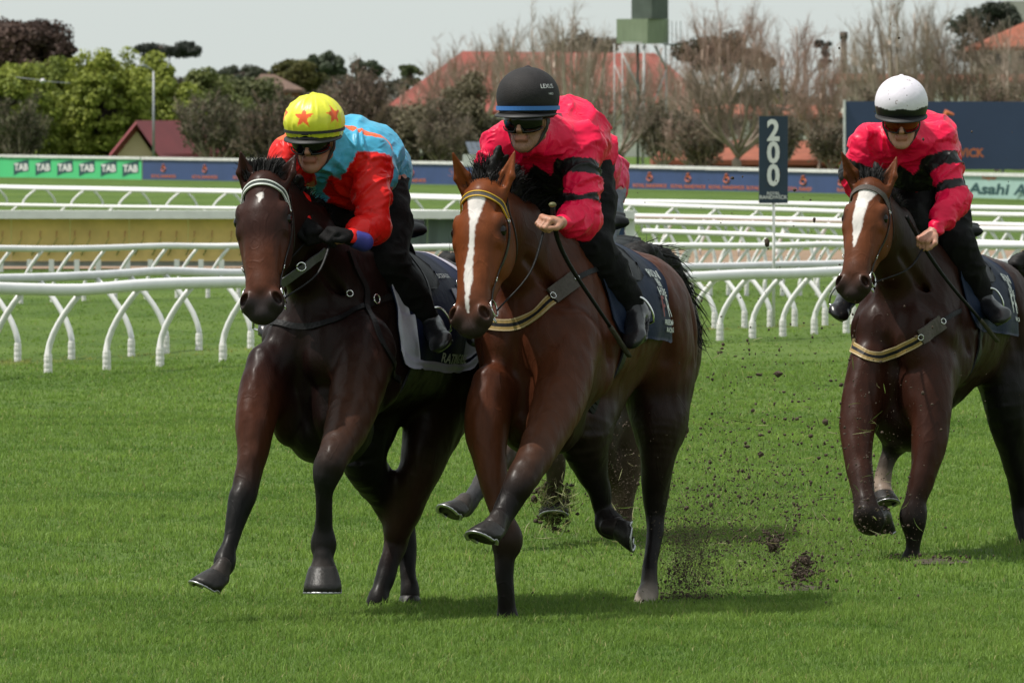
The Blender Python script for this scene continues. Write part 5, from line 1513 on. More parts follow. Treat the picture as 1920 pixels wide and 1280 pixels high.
h3.limb([(1770, 700, .40, .14, .18), (1700, 790, .10, .085, .11), (1672, 845, -.05, .044, .055), (1656, 890, -.10, .038, .042)],
        cols=[DKD, K3, (.03, .025, .022)])
h3.limb([(1657, 890, -.10, .040, .042), (1652, 918, -.12, .046, .046)], cols=[(.32, .24, .19)], k_top=.01)
h3.hoof(h3.px((1655, 924, -.14)), (.1, -.45, -.85), (.2, -.8, .3), 1.0)
h3.build()
mane_of(h3, n=3600, ln=.12, seed=23)
tail_of(h3, [(1905, 500, 1.1), (1925, 495, 1.2), (1960, 515, 1.3), (1975, 580, 1.3)], [.045, .075, .08, .02], seed=24)

# ---------------------------------------------------------------- the grey-brown one hidden behind the middle horse
MUD = (.085, .058, .044); MUDD = (.05, .035, .027)
h4 = Horse('muddy legged racehorse mostly hidden behind the middle horse', 1085, 478, 42.0, 21,
           (0.05, 0.022, 0.013), (0.03, 0.018, 0.012), (0.08, 0.030, 0.013), MUDD)
h4.torso()
h4.neck(h4.px((985, 440, -.60)))
h4.head(h4.px((978, 440, -.68)), h4.px((956, 600, -.98)), 22, ears=[(955, 395, -.62), (1008, 395, -.6)])
h4.limb([(1000, 690, -.36, .10, .15), (975, 790, -.60, .095, .11), (940, 855, -.85, .070, .07), (905, 905, -1.05, .052, .054), (888, 930, -1.15, .042, .044), (872, 952, -1.22, .044, .044)],
        cols=[MUDD, MUDD, MUDD, (.03, .03, .032), (.03, .03, .032)])
h4.hoof(h4.px((864, 950, -1.28)), (-.45, -.5, -.70), (-.5, -.7, .25), 1.05)
h4.limb([(1070, 690, -.36, .10, .15), (1050, 790, -.50, .085, .10), (1040, 850, -.55, .055, .06), (1040, 890, -.50, .046, .050), (1040, 915, -.45, .040, .042), (1040, 935, -.40, .044, .044)],
        cols=[MUDD, MUDD, MUDD, MUDD, MUDD])
h4.hoof(h4.px((1038, 940, -.38)), (0, -.4, -.9), (0, -.9, .1), 1.15)
h4.limb([(1200, 700, .70, .15, .20), (1186, 800, .58, .10, .13), (1182, 870, .55, .064, .08), (1168, 940, .60, .060, .066), (1166, 985, .60, .044, .05), (1162, 1010, .55, .042, .046), (1160, 1040, .52, .044, .044)],
        cols=[MUD, MUD, MUD, MUD, MUD, (.25, .17, .13)])
h4.hoof(h4.px((1160, 1036, .5)), (0, -.2, -1), (0, -1, 0), .9, pale=True, sole=False)
h4.limb([(1150, 720, .60, .14, .18), (1130, 820, .40, .095, .12), (1140, 880, .50, .064, .07), (1165, 920, .70, .050, .055), (1172, 960, .85, .040, .045), (1170, 990, .85, .04, .04)],
        cols=[MUDD, MUDD, MUDD, MUDD, MUDD])
h4.hoof(h4.px((1170, 996, .85)), (0, .3, -1), (0, -1, 0), .9, sole=False)
h4.build(base=.012)
mane_of(h4, n=1200, ln=.12, seed=33, forelock=60)
tail_of(h4, [(1225, 540, .9), (1236, 536, 1.0), (1246, 560, 1.05), (1250, 620, 1.0), (1252, 680, .95)], [.035, .045, .05, .035, .015], seed=34)

# ================================================================ riders
M_skin = mat('skin', (0.4, 0.2, 0.13), rough=0.48, var=0.08, vscale=30, bump=0.08, bscale=220, attr=True, spec=0.4)
M_silk = mat('racing silk', (1, 1, 1), rough=0.40, var=0.08, vscale=14, bump=0.75, bscale=17, attr=True, sheen=0.0, spec=0.26)
M_black_cloth = mat('black stretch cloth', (0.0055, 0.0052, 0.0055), rough=0.75, var=0.3, vscale=20, bump=0.3, bscale=60, spec=0.12)
M_grey_cloth = mat('grey breeches cloth', (0.16, 0.18, 0.22), rough=0.8, var=0.2, vscale=20, bump=0.3, bscale=60)
M_boot = mat('black boot leather', (0.014, 0.014, 0.016), rough=0.28, var=0.3, vscale=20, bump=0.15, bscale=40, spec=0.5)
M_lens = mat('dark goggle lens', (0.004, 0.004, 0.005), rough=0.10, var=0.05, spec=0.28)
M_lens_orange = mat('orange mirrored goggle lens', (0.16, 0.014, 0.004), rough=0.15, metal=.5, var=0.2, vscale=6)
M_cap = mat('helmet cover', (1, 1, 1), rough=0.38, var=0.04, vscale=20, bump=0.18, bscale=30, attr=True, spec=0.4)
M_cap_knit = mat('knitted helmet cover', (1, 1, 1), rough=0.72, var=0.08, vscale=40, bump=0.3, bscale=220, attr=True, spec=0.3)
M_strap = mat('black helmet strap', (0.01, 0.01, 0.011), rough=0.6, var=0.2)


def star_mask(x, y, r):
    a = np.arctan2(x, y); rr = np.hypot(x, y)
    k = (a + math.pi / 5) % (2 * math.pi / 5) - math.pi / 5
    k = np.abs(k)
    ri = r * 0.42
    # straight edge from the tip (angle 0, r) to the notch (angle 36 deg, ri)
    ax_, ay = 0.0, r; bx, by = ri * math.sin(math.pi / 5), ri * math.cos(math.pi / 5)
    px_, py_ = rr * np.sin(k), rr * np.cos(k)
    return ((bx - ax_) * (py_ - ay) - (by - ay) * (px_ - ax_)) < 0


class Rider:
    def __init__(self, horse, label, J, face_yaw, face_pitch, skin, pattern, cap, scale=1.0, breeches=None, gloves=None,
                 group=None, lens=None, grip=None, stubble=0.0):
        h = self.h = horse
        self.J = {k: (h.px(v) if len(v) == 3 else np.array(v[:3], float)) for k, v in J.items()}
        J = self.J
        # anything not given is the mirror of the other side
        def mir(p):
            r = p - h.base; y = r @ h.L
            return p - h.L * 2 * y
        for nme in ('sh', 'el', 'wr', 'kn', 'an', 'toe'):
            if nme + 'R' not in J: J[nme + 'R'] = mir(J[nme + 'L'])
        s = self.s = scale
        a, b = R(face_yaw), R(face_pitch)
        f = np.array((-math.sin(a) * math.cos(b), -math.cos(a) * math.cos(b), -math.sin(b)))
        u = unit(np.array((0, 0, 1.0)) - f * f[2]); sd = np.cross(f, u)
        if sd[0] < 0: sd = -sd
        self.f, self.u, self.sd = f, u, sd
        root = self.root = empty('person', (h.base[0] + h.F[0] * -.15, h.base[1] + h.F[1] * -.15, J['pel'][2]), label, 'jockey', group)
        C = J['head']
        def Q(x, y, z): return C + (sd * x + f * y + u * z) * s
        self.Q = Q
        B = Body(); sk = skin; lip = (skin[0] * .75, skin[1] * .45, skin[2] * .45)
        B.ell(C + (u * .02 - f * .01) * s, (.073 * s, .092 * s, .093 * s), sd, f, k=.02, col=sk)
        B.ell(Q(0, .018, -.035), (.062 * s, .072 * s, .075 * s), sd, f, k=.03, col=sk)
        B.ell(Q(0, .05, .005), (.052 * s, .036 * s, .03 * s), sd, f, k=.02, col=sk)
        B.ell(Q(0, .042, -.085), (.045 * s, .045 * s, .036 * s), sd, f, k=.025, col=sk)
        B.ell(Q(0, .066, -.120), (.027 * s, .022 * s, .020 * s), sd, f, k=.02, col=sk)
        for q in (-1, 1):
            B.seg(Q(q * .055, -.005, -.07), Q(q * .022, .062, -.113), .020 * s, .014 * s, k=.02, col=sk)
            B.ell(Q(q * .038, .064, -.038), (.022 * s, .018 * s, .020 * s), sd, f, k=.018, col=sk)
            B.ell(Q(q * .012, .094, -.056), (.009 * s, .011 * s, .008 * s), sd, f, k=.008, col=sk)
            B.ell(Q(q * .028, .088, -.008), (.019 * s, .018 * s, .011 * s), sd, f, k=.012, op='-')
            B.seg(Q(q * .012, .088, .012), Q(q * .042, .074, .014), .009 * s, .006 * s, k=.012, col=sk)
            B.ell(Q(q * .077, -.005, -.03), (.008 * s, .018 * s, .030 * s), sd, f, k=.008, col=sk)
            B.seg(Q(q * .020, .088, -.062), Q(q * .030, .078, -.085), .0045, .004, k=.008, op='-')
        B.seg(Q(0, .088, .002), Q(0, .112, -.048), .0085 * s, .0115 * s, k=.014, col=sk)
        B.seg(Q(-.022, .082, -.077), Q(.022, .082, -.077), .0065 * s, .0065 * s, k=.008, col=lip)
        B.seg(Q(-.019, .083, -.087), Q(.019, .083, -.087), .008 * s, .008 * s, k=.008, col=lip)
        B.seg(Q(-.024, .094, -.0825), Q(.024, .094, -.0825), .0022, .0022, k=.003, op='-')
        nb = J['neck']
        B.seg(Q(0, -.03, -.06), nb, .056 * s, .062 * s, k=.03, col=sk)
        # torso and limbs (mostly under the clothes)
        ch, pel = J['chest'], J['pel']
        B.seg(nb, ch, (.12 * s, .09 * s), (.15 * s, .10 * s), side=h.L, k=.05, col=sk)
        B.seg(ch, pel, (.15 * s, .10 * s), (.14 * s, .10 * s), side=h.L, k=.05, col=sk)
        for S_ in 'LR':
            sh, el, wr = J['sh' + S_], J['el' + S_], J['wr' + S_]
            B.seg(nb, sh, .06 * s, .055 * s, k=.03, col=sk)
            B.seg(sh, el, .048 * s, .038 * s, k=.02, col=sk)
            B.seg(el, wr, .040 * s, .026 * s, k=.02, col=sk)
            kn, an, to = J['kn' + S_], J['an' + S_], J['toe' + S_]
            q = 1 if S_ == 'L' else -1
            B.seg(pel + h.L * q * .10, kn, .085 * s, .055 * s, k=.03, col=sk)
            B.seg(kn, an, .055 * s, .036 * s, k=.02, col=sk)
            B.seg(an, an + (to - an) * .55, .030 * s, .024 * s, k=.02, col=sk)
        # hands
        fine = [(C - .17, C + .17)]
        self.hand = {}
        for S_ in 'LR':
            el, wr = J['el' + S_], J['wr' + S_]
            hd = unit(J['hd' + S_] - wr) if 'hd' + S_ in J else unit(wr - el)
            pn = unit(J.get('pn' + S_, np.array((0, 0, 1.0))) ) if 'pn' + S_ in J else np.array((0, -.3, 1.0))
            pn = unit(pn - hd * np.dot(pn, hd))           # back of the hand
            ac = np.cross(hd, pn)                              # across the knuckles
            # thumb lies towards the inside / camera
            if ac[1] > 0: ac = -ac
            pc = wr + hd * .045 * s
            B.seg(wr, wr + hd * .035 * s, (.026 * s, .022 * s), (.034 * s, .020 * s), side=ac, k=.012, col=sk)
            B.ell(pc + hd * .012 * s, (.043 * s, .039 * s, .017 * s), hd, ac, k=.012, col=sk)
            for i, (o, ln_) in enumerate(((.030, .92), (.010, 1.0), (-.010, .95), (-.029, .8))):
                k0 = wr + (hd * (.083 - abs(o - .008) * .12) + ac * o) * s
                k1 = k0 + (hd * .018 - pn * .034) * ln_ * s
                k2 = k1 + (-hd * .024 - pn * .010) * ln_ * s
                k3 = k2 + (-hd * .016 + pn * .012) * ln_ * s
                B.seg(wr + (hd * .05 + ac * o * .8) * s, k0, .011 * s, .0115 * s, k=.007, col=sk)
                B.seg(k0, k1, .0110 * s, .0095 * s, k=.004, col=sk)
                B.seg(k1, k2, .0095 * s, .0085 * s, k=.003, col=soften(sk, .95))
                B.seg(k2, k3, .0085 * s, .0075 * s, k=.003, col=soften(sk, .95))
                B.ell(k0 + pn * .003, .0125 * s, k=.006, col=(sk[0] * 1.05, sk[1] * .9, sk[2] * .85))
            t0 = wr + (hd * .030 + ac * .030 - pn * .004) * s; t1 = t0 + (hd * .028 + ac * .020 - pn * .014) * s; t2 = t1 + (hd * .026 - ac * .010 - pn * .010) * s
            B.seg(t0, t1, .0145 * s, .0125 * s, k=.008, col=sk); B.seg(t1, t2, .0120 * s, .0095 * s, k=.004, col=sk)
            self.hand[S_] = (wr, hd, pn, ac, wr + (hd * .075 - pn * .028) * s)
            hc = wr + hd * .06
            fine.append((hc - .075, hc + .075))
        V, Qd = B.mesh(.0085, fine, .0036)
        col = B.color(V, .006)
        n = fbm(V, 40, 2)[:, None]
        col = col * (.86 + .28 * n)
        rel = V - C; zz = rel @ u; yy = rel @ f; xx = rel @ sd
        if stubble:
            m = (zz < -.055) & (zz > -.16) & (yy > -.01) & (np.abs(xx) < .08)
            lipm = (np.abs(xx) < .024) & (np.abs(zz + .082) < .012)
            m = (m & ~lipm) * stubble * (.6 + .8 * vnoise(V, 300))
            col = col * (1 - .5 * m[:, None])
        self.body = mesh_np('body', V, Qd, mat=M_skin, parent=root, col=np.clip(col, 0, 1))
        self.hsurf = Surf(V, Qd)
        # hair showing under the helmet
        HB = Body(); HB.ell(Q(0, -.035, -.005), (.080 * s, .078 * s, .075 * s), sd, f, k=.01)
        v_, q_ = HB.mesh(.008); v_ += vnormals(v_, q_) * ((vnoise(v_, 90) - .5) * .01)[:, None]
        mesh_np('hair', v_, q_, mat=M_strap, parent=root)
        if grip != 'bare':
            for S_ in 'LR':
                GB = Body(); wr, hd, pn, ac, _ = self.hand[S_]
                GB.seg(wr - hd * .05, wr + hd * .02, .034 * s, .030 * s, k=.01); GB.ell(wr + hd * .055 * s, (.050 * s, .046 * s, .026 * s), hd, ac, k=.015)
                for o in (.030, .010, -.010, -.029):
                    k0 = wr + (hd * .084 + ac * o) * s; k1 = k0 + (hd * .018 - pn * .036) * s; k2 = k1 + (-hd * .028 - pn * .010) * s
                    GB.seg(wr + hd * .05, k0, .014, .0145 * s, k=.008); GB.seg(k0, k1, .0145 * s, .013 * s, k=.005); GB.seg(k1, k2, .013 * s, .0125 * s, k=.004)
                t0 = wr + (hd * .030 + ac * .032) * s; t1 = t0 + (hd * .03 + ac * .02 - pn * .014) * s; t2 = t1 + (hd * .026 - ac * .01 - pn * .01) * s
                GB.seg(t0, t1, .018, .016, k=.008); GB.seg(t1, t2, .015, .0125, k=.004)
                v_, q_ = GB.mesh(.0045); mesh_np('glove', v_, q_, mat=M_black_cloth, parent=root)
                CB = Body(); CB.seg(wr - hd * .075, wr - hd * .035, .040 * s, .037 * s, k=.01)
                v_, q_ = CB.mesh(.006); mesh_np('glove_cuff', v_, q_, mat=M_cuff, parent=root)
        self.jacket(pattern, gloves)
        self.legs(breeches or M_black_cloth)
        self.helmet(cap)
        self.goggles(lens or M_lens, lens is not None)

    def jacket(self, pattern, gloves):
        J, h, s = self.J, self.h, self.s
        B = Body(); nb, ch, pel = J['neck'], J['chest'], J['pel']
        up = np.array((0, 0, 1.0))
        bk = J['back']
        B.seg(nb, ch, (.145 * s, .105 * s), (.185 * s, .13 * s), side=h.L, k=.06, tag='t')
        B.seg(ch, bk, (.185 * s, .14 * s), (.18 * s, .14 * s), side=h.L, k=.06, tag='t')
        B.seg(bk, pel, (.18 * s, .14 * s), (.16 * s, .13 * s), side=h.L, k=.06, tag='t')
        B.seg(self.Q(0, -.035, -.095), nb, .060 * s, .085 * s, k=.04, tag='t')
        B.ell(pel + up * .02, (.175 * s, .15 * s, .14 * s), h.L, h.F, k=.05, tag='t')
        B.seg(pel, pel - h.F * .06 - up * .07, (.175 * s, .13 * s), (.15 * s, .10 * s), side=h.L, k=.05, tag='t')
        for S_ in 'LR':
            sh, el, wr = J['sh' + S_], J['el' + S_], J['wr' + S_]
            B.seg(nb * .5 + ch * .5, sh, .105 * s, .086 * s, k=.05, tag='s')
            m = sh * .5 + el * .5; hdir = unit(wr - el)
            B.seg(sh, m, .080 * s, .073 * s, k=.03, tag='a'); B.seg(m, el, .073 * s, .064 * s, k=.03, tag='a')
            B.ell(el - up * .004, (.066 * s,) * 3, k=.03, tag='a')
            m2 = el * .45 + wr * .55
            B.seg(el, m2, .064 * s, .060 * s, k=.03, tag='a'); B.seg(m2, wr - hdir * .035, .059 * s, .036 * s, k=.02, tag='a')
            B.seg(wr - hdir * .04, wr - hdir * .018, .035 * s, .034 * s, k=.01, tag='a')
        V, Qd = B.mesh(.0075)
        N = vnormals(V, Qd)
        # folds: arms bunch across the sleeve, the back billows along the wind
        armt = np.full(len(V), -1.0); armd = np.full(len(V), 9.0); which = np.zeros(len(V), int)
        for wi, S_ in enumerate('LR'):
            P0, P1, P2 = J['sh' + S_], J['el' + S_], J['wr' + S_]
            base = 0.0
            for (a, b) in ((P0, P1), (P1, P2)):
                L_ = np.linalg.norm(b - a); ax = (b - a) / L_
                tt = np.clip((V - a) @ ax, 0, L_); d = np.linalg.norm(V - a - tt[:, None] * ax, axis=1)
                m = d < armd
                armt[m] = (base + tt)[m] / s; armd[m] = d[m]; which[m] = wi
                base += L_
        sp = pel - nb; spL = np.linalg.norm(sp); spu = sp / spL
        tu = (V - nb) @ spu / s
        is_arm = (armd < .105 * s) & ((armt > .05))
        wv = (np.stack([vnoise(V, 7, 1.1), vnoise(V, 7, 5.7), vnoise(V, 7, 9.9)], 1) - .5) * .16
        V0_ = V; V = V + wv
        w1 = fbm(np.stack([V @ self.sd * .6, V @ h.F * .7, V[:, 2] * 1.5], 1), 12, 2)
        ridg = 1 - np.abs(2 * vnoise(np.stack([V[:, 0] * .8 + armt * 1.4, V[:, 1] * .6, V[:, 2] * 1.2 + armt], 1), 12.5, 3.3) - 1)
        ridg2 = 1 - np.abs(2 * vnoise(np.stack([V[:, 0] * 1.3, tu * .35, V[:, 2] * .9], 1), 9.5, 8.1) - 1)
        ridg3 = 1 - np.abs(2 * vnoise(V + w1[:, None] * .05, 26, 5.5) - 1)
        disp = np.where(is_arm, (ridg ** 3.5) * .017 + (ridg3 ** 3) * .003, (ridg2 ** 3.5) * .019 + (ridg3 ** 3) * .003) + (w1 - .5) * .014
        V = V0_
        # gathered cuff
        cuff = np.exp(-((armt - (np.max(armt) - .05)) / .035) ** 2)
        disp = disp * np.where(is_arm, 1 - .6 * cuff, 1) - .006
        V = V + N * disp[:, None]
        loc = np.stack([(V - h.base) @ h.F, (V - h.base) @ h.L, V[:, 2]], 1)
        col = pattern(self, V, armt, armd, is_arm, which, tu, loc, N)
        mesh_np('jacket', V, Qd, mat=M_silk, parent=self.root, col=col)

    def legs(self, m):
        J, h, s = self.J, self.h, self.s
        B = Body(); pel = J['pel']; up = np.array((0, 0, 1.0))
        B.ell(pel - up * .02, (.15 * s, .14 * s, .125 * s), h.L, h.F, k=.05)
        for S_ in 'LR':
            q = 1 if S_ == 'L' else -1
            kn, an = J['kn' + S_], J['an' + S_]
            hp = pel + h.L * q * .075 * s - up * .03
            md = hp * .5 + kn * .5
            B.seg(hp, md, .100 * s, .105 * s, k=.04); B.seg(md, kn, .112 * s, .088 * s, k=.03)
            B.ell(kn, .088 * s, k=.03)
            cf = kn * .6 + an * .4 - h.F * .01
            B.seg(kn, cf, .090 * s, .084 * s, k=.03); B.seg(cf, an - (an - cf) * .10, .082 * s, .055 * s, k=.02)
        V, Qd = B.mesh(.010); N = vnormals(V, Qd)
        r = 1 - np.abs(2 * vnoise(V * np.array((1, .7, 1.3)), 17, 2.2) - 1)
        V = V + N * ((r ** 3) * .010)[:, None]
        mesh_np('breeches', V, Qd, mat=m, parent=self.root)
        for S_ in 'LR':
            an, to, kn = J['an' + S_], J['toe' + S_], J['kn' + S_]
            sh = unit(kn - an); ft = unit(to - an); sdv = unit(np.cross(sh, ft))
            E = Body(); s_old, s = s, s * 1.18; to = to + ft * .035
            E.seg(an + sh * .10, an + sh * .02, (.046 * s, .050 * s), (.040 * s, .044 * s), side=sdv, k=.02)
            E.ell(an + ft * .0 - sh * .035 * s, (.036 * s, .045 * s, .04 * s), sdv, ft, k=.02)        # heel
            E.seg(an - sh * .015 * s, to - ft * .03, (.036 * s, .036 * s), (.040 * s, .024 * s), side=sdv, k=.03)
            E.ell(to - ft * .025 + sh * .004, (.040 * s, .045 * s, .023 * s), sdv, ft, k=.02)
            E.seg(an - ft * .035 * s - sh * .068 * s, to - ft * .02 - sh * .022 * s, (.034 * s, .008), (.038 * s, .007), side=sdv, k=.006)   # sole
            v_, q_ = E.mesh(.0055); mesh_np('boot', v_, q_, mat=M_boot, parent=self.root); s = s_old

    def helmet(self, cap):
        s, sd, f, u, Q = self.s, self.sd, self.f, self.u, self.Q
        R_ = cap.get('r', .124) * s
        B = Body(); c0 = Q(0, -.008, .052 + cap.get('lift', .0))
        B.ell(c0 + u * .005, (R_, R_ * 1.12, R_ * cap.get('tall', .95)), sd, f, k=.02)
        B.seg(c0 - u * .012 * s, c0 - u * .030 * s, R_ * .93, R_ * .92, k=.02)
        B.ell(c0 + u * (R_ * cap.get('tall', .95) + .004), (.012, .012, .009), sd, f, k=.008)       # button
        B.ell(Q(0, .0, -.095), (R_ * 1.3, R_ * 1.5, .115 * s), sd, f, k=.012, op='-')                   # open below
        V, Qd = B.mesh(.005); N = vnormals(V, Qd)
        rel = V - c0; x, y, z = rel @ sd / s, rel @ f / s, rel @ u / s
        if cap.get('silk'):
            r = 1 - np.abs(2 * vnoise(np.stack([np.arctan2(x, y) * .35, z * .7, y * .3], 1), 16, 1.2) - 1)
            V = V + N * ((r ** 3) * .006)[:, None]
        col = np.tile(np.array(cap['col'], float), (len(V), 1))
        if 'paint' in cap: col = cap['paint'](x, y, z, col, V)
        mesh_np('helmet', V, Qd, mat=M_cap if cap.get('silk') or cap.get('smooth') else M_cap_knit, parent=self.root, col=col)
        hm = self.root.children[-1] if False else [o for o in self.root.children if o.name.startswith('helmet')][-1]
        # band round the rim and a short peak
        for (z0, hh, grow, mm, nm) in cap['bands']:
            pts = []
            for i in range(49):
                an = 2 * math.pi * i / 48
                pts.append(c0 + sd * math.cos(an) * R_ * grow + f * math.sin(an) * R_ * 1.12 * grow + u * (z0 + cap.get('tilt', 0) * math.sin(an)) * s)
            mb = MB(); vs = []; fs = []
            for i, p in enumerate(pts[:-1]):
                o_ = unit(p - c0 - u * np.dot(p - c0, u))
                for (a, b) in ((0, -hh), (.004, -hh), (.004, hh), (0, hh)): vs.append(p + o_ * a + u * b)
            for i in range(48):
                j = (i + 1) % 48
                for k in range(4):
                    k2 = (k + 1) % 4; fs.append((i * 4 + k, j * 4 + k, j * 4 + k2, i * 4 + k2))
            mb.add(vs, fs); mb.build(nm, mm, hm, smooth=False)
        if cap.get('peak'):
            mb = MB(); vs = []; fs = []; n = 25; zp = cap.get('peakz', -.045)
            for i in range(n):
                an = math.pi * (i / (n - 1)); w = math.sin(an)
                for (rr, dz, th) in ((.90, 0, 0), (1.02 + .20 * w, -.012 * w - .006, 0), (1.02 + .20 * w, -.012 * w - .010, 0), (.90, -.008, 0)):
                    vs.append(c0 + sd * math.cos(an) * R_ * (rr if w < .2 else min(rr, 1.05 + .1 * w) if False else rr * (1 - .0 * w)) * (1.0 if rr < 1 else .96) + f * math.sin(an) * R_ * 1.08 * rr + u * (zp + dz) * s)
            for i in range(n - 1):
                for k in range(4):
                    k2 = (k + 1) % 4; fs.append((i * 4 + k, i * 4 + 4 + k, i * 4 + 4 + k2, i * 4 + k2))
            mb.add(vs, fs); mb.build('peak', cap['peak'], hm, smooth=True)
        # chin strap
        for q in (-1, 1):
            strap('chin_strap', [Q(q * .088, .0, -.0), Q(q * .080, .012, -.05), Q(q * .055, .035, -.105), Q(q * .012, .05, -.138)], .014, M_strap, hm, surf=self.hsurf, lift=.002, thick=.003, step=.012)
        self.c0, self.R_ = c0, R_
        self.hm = hm

    def goggles(self, lens, mirrored):
        s, sd, f, u, Q = self.s, self.sd, self.f, self.u, self.Q
        g = None
        rows = ((.030, .0), (.014, .006), (-.014, .007), (-.044, -.004))
        for half, nm in ((None, 'goggles'),):
            mb = MB(); vs = []; fs = []; n = 33
            for i in range(n):
                t = -1 + 2 * i / (n - 1); an = t * 1.22
                x_, y_ = math.sin(an) * .084, .020 + math.cos(an) * .090
                dip = -.010 if abs(t) > .12 else .010
                fade = 1 - .35 * abs(t) ** 3
                for (zz, ob) in rows:
                    z_ = (zz + (dip if zz < -.02 else 0)) * fade
                    vs.append(Q(x_ * (1 + ob * 4), y_ + ob, z_ - .008))
                for (zz, ob) in rows[::-1]:
                    z_ = (zz + (dip if zz < -.02 else 0)) * fade
                    vs.append(Q(x_ * (.93 + ob * 4), y_ + ob - .005, z_ - .008))
            m_ = 8
            for i in range(n - 1):
                for k in range(m_):
                    k2 = (k + 1) % m_; fs.append((i * m_ + k, i * m_ + k2, (i + 1) * m_ + k2, (i + 1) * m_ + k))
            mb.add(vs, fs)
            g = mb.build(nm, lens, self.root, smooth=True)
        # frame
        for (z_, th) in ((.024, .0035), (-.056, .003)):
            pts = []
            for i in range(21):
                t = -1 + 2 * i / 20; an = t * 1.22; dip = 0 if abs(t) > .12 else (.018 if z_ < 0 else 0)
                pts.append(Q(math.sin(an) * .087, .022 + math.cos(an) * .093, (z_ + dip) * (1 - .35 * abs(t) ** 3)))
            mb = MB(); mb.tube(pts, th, 6); mb.build('goggle_frame', M_strap, g, smooth=True)
        for q in (-1, 1):
            mb = MB(); mb.tube([Q(q * .074, .045, -.006), Q(q * .083, .01, -.002), Q(q * .085, -.05, .0)], .007, 6, flat=.4)
            mb.build('goggle_band', M_strap, g, smooth=True)


M_cuff = mat('blue glove cuff', (0.02, 0.02, 0.19), rough=0.6, var=0.15, bump=.2)
PINK = np.array((0.74, 0.004, 0.055)); RED = np.array((0.62, 0.008, 0.006)); SKYB = np.array((0.065, 0.36, 0.56)); ORG = np.array((0.80, 0.11, 0.022)); BLK = np.array((0.010, 0.010, 0.011))

def paint(cond, col, c):
    col[cond] = c
    return col

def silks_blue(r, V, armt, armd, is_arm, which, tu, loc, N):
    col = np.tile(SKYB, (len(V), 1))
    J = r.J; s = r.s
    sleeve = (armd < .12 * s) & (armt > .015)
    dsh = np.minimum(np.linalg.norm(V - J['shL'], axis=1), np.linalg.norm(V - J['shR'], axis=1)) / s
    band = (np.abs(tu - .035 - .16 * np.abs(loc[:, 1])) < .028) & (N[:, 2] > .1)
    col = paint(band, col, ORG)
    for S_ in 'LR':
        a, b = J['neck'], J['sh' + S_]; ab = b - a; t_ = np.clip((V - a) @ ab / (ab @ ab), .15, 1.05); dd = np.linalg.norm((V - a - t_[:, None] * ab) * np.array((1, 1, .3)), axis=1)
        col = paint((dd < .060 * s) & (N[:, 2] > .1), col, ORG)
    col = paint((dsh < .085) & ~((armt > .05) & (armd < .11 * s)), col, ORG)
    col = paint((sleeve & (armt > .030)) | ((which == 1) & (dsh < .125) & (armt >= 0) & (N[:, 2] < .75)), col, RED)
    # star on the front and the red hem below it
    ch = J['chest']; rel = V - ch; x = rel @ r.sd; z = rel[:, 2]
    front = (N @ (-h1.F) < .25) & ~sleeve
    col = paint(front & (z < -.115 + .05 * np.cos(x * 30)) & (N[:, 1] < .2), col, RED * .8)
    col = paint(front & ((np.abs(x + .0) / .075 + np.abs(z + .085) / .075) < 1), col, RED)
    return col

def silks_pink(kind):
    def fn(r, V, armt, armd, is_arm, which, tu, loc, N):
        col = np.tile(PINK, (len(V), 1)); s = r.s
        arm = (armd < .115 * s)
        ang = np.arctan2((V - r.J['elL']) @ r.sd, V[:, 2] - r.J['elL'][2])
        zig = .022 * np.abs(((ang * 2.2 / math.pi) % 1) * 2 - 1)
        w = (vnoise(V, 30) - .5) * .006
        if kind == 3: zig = zig * .3
        col = paint(arm & (armt + w > .095 + zig * .5) & (armt + w < .165 + zig * .5), col, BLK)
        col = paint(arm & (armt + w > .235 + zig * (2.0 if kind == 2 else 1)) & (armt + w < .285 + zig * .8), col, BLK)
        tors = ~(arm & (armt > .04))
        q = (np.abs(loc[:, 1]) - .165) ; d = tu - .16
        side = tors & (np.abs(d) / .085 + np.abs(V[:, 2] - r.J['chest'][2] + .03) / .12 < 1) & (np.abs(loc[:, 1]) > .06)
        col = paint(side, col, BLK)
        rel = V - r.J['chest']; x = rel @ r.h.L; z = rel[:, 2]
        fr = tors & (rel @ r.h.F > -.02)
        col = paint(fr & (z < -.085 + .05 * np.abs(((x / .11) % 1) * 2 - 1)), col, BLK)
        col = paint(tors & (N[:, 2] > .5) & (np.abs(x - .03) + np.abs(tu - .13) * .6 < .030), col, np.array((.10, .008, .02)))
        return col
    return fn


def paint_star(x, y, z, col, V):
    r = .124
    for az, zz, sz in ((-4, .030, .042), (58, .034, .040), (-66, .034, .040), (150, .03, .04)):
        a = R(az); tx = x * math.cos(a) - y * math.sin(a); ty = x * math.sin(a) + y * math.cos(a)
        m = (ty > 0) & star_mask(tx, z - zz, sz)
        col[m] = ORG
    return col
def paint_black(x, y, z, col, V): return col * (.8 + .5 * vnoise(V, 60))[:, None]
def paint_white(x, y, z, col, V):
    m = z < -.012 + .004 * np.cos(x * 60)
    col[m] = BLK
    n = vnoise(V, 120, 3); b = vnoise(V, 55, 9)
    sp = (n > .93) | ((n > .80) & (b > .78))
    col[sp & ~m] = np.array((.22, .16, .15))
    return col


YEL = (0.66, 0.66, 0.045)
M_blueband = mat('blue helmet band', (0.03, 0.14, 0.42), rough=.5, var=.1)

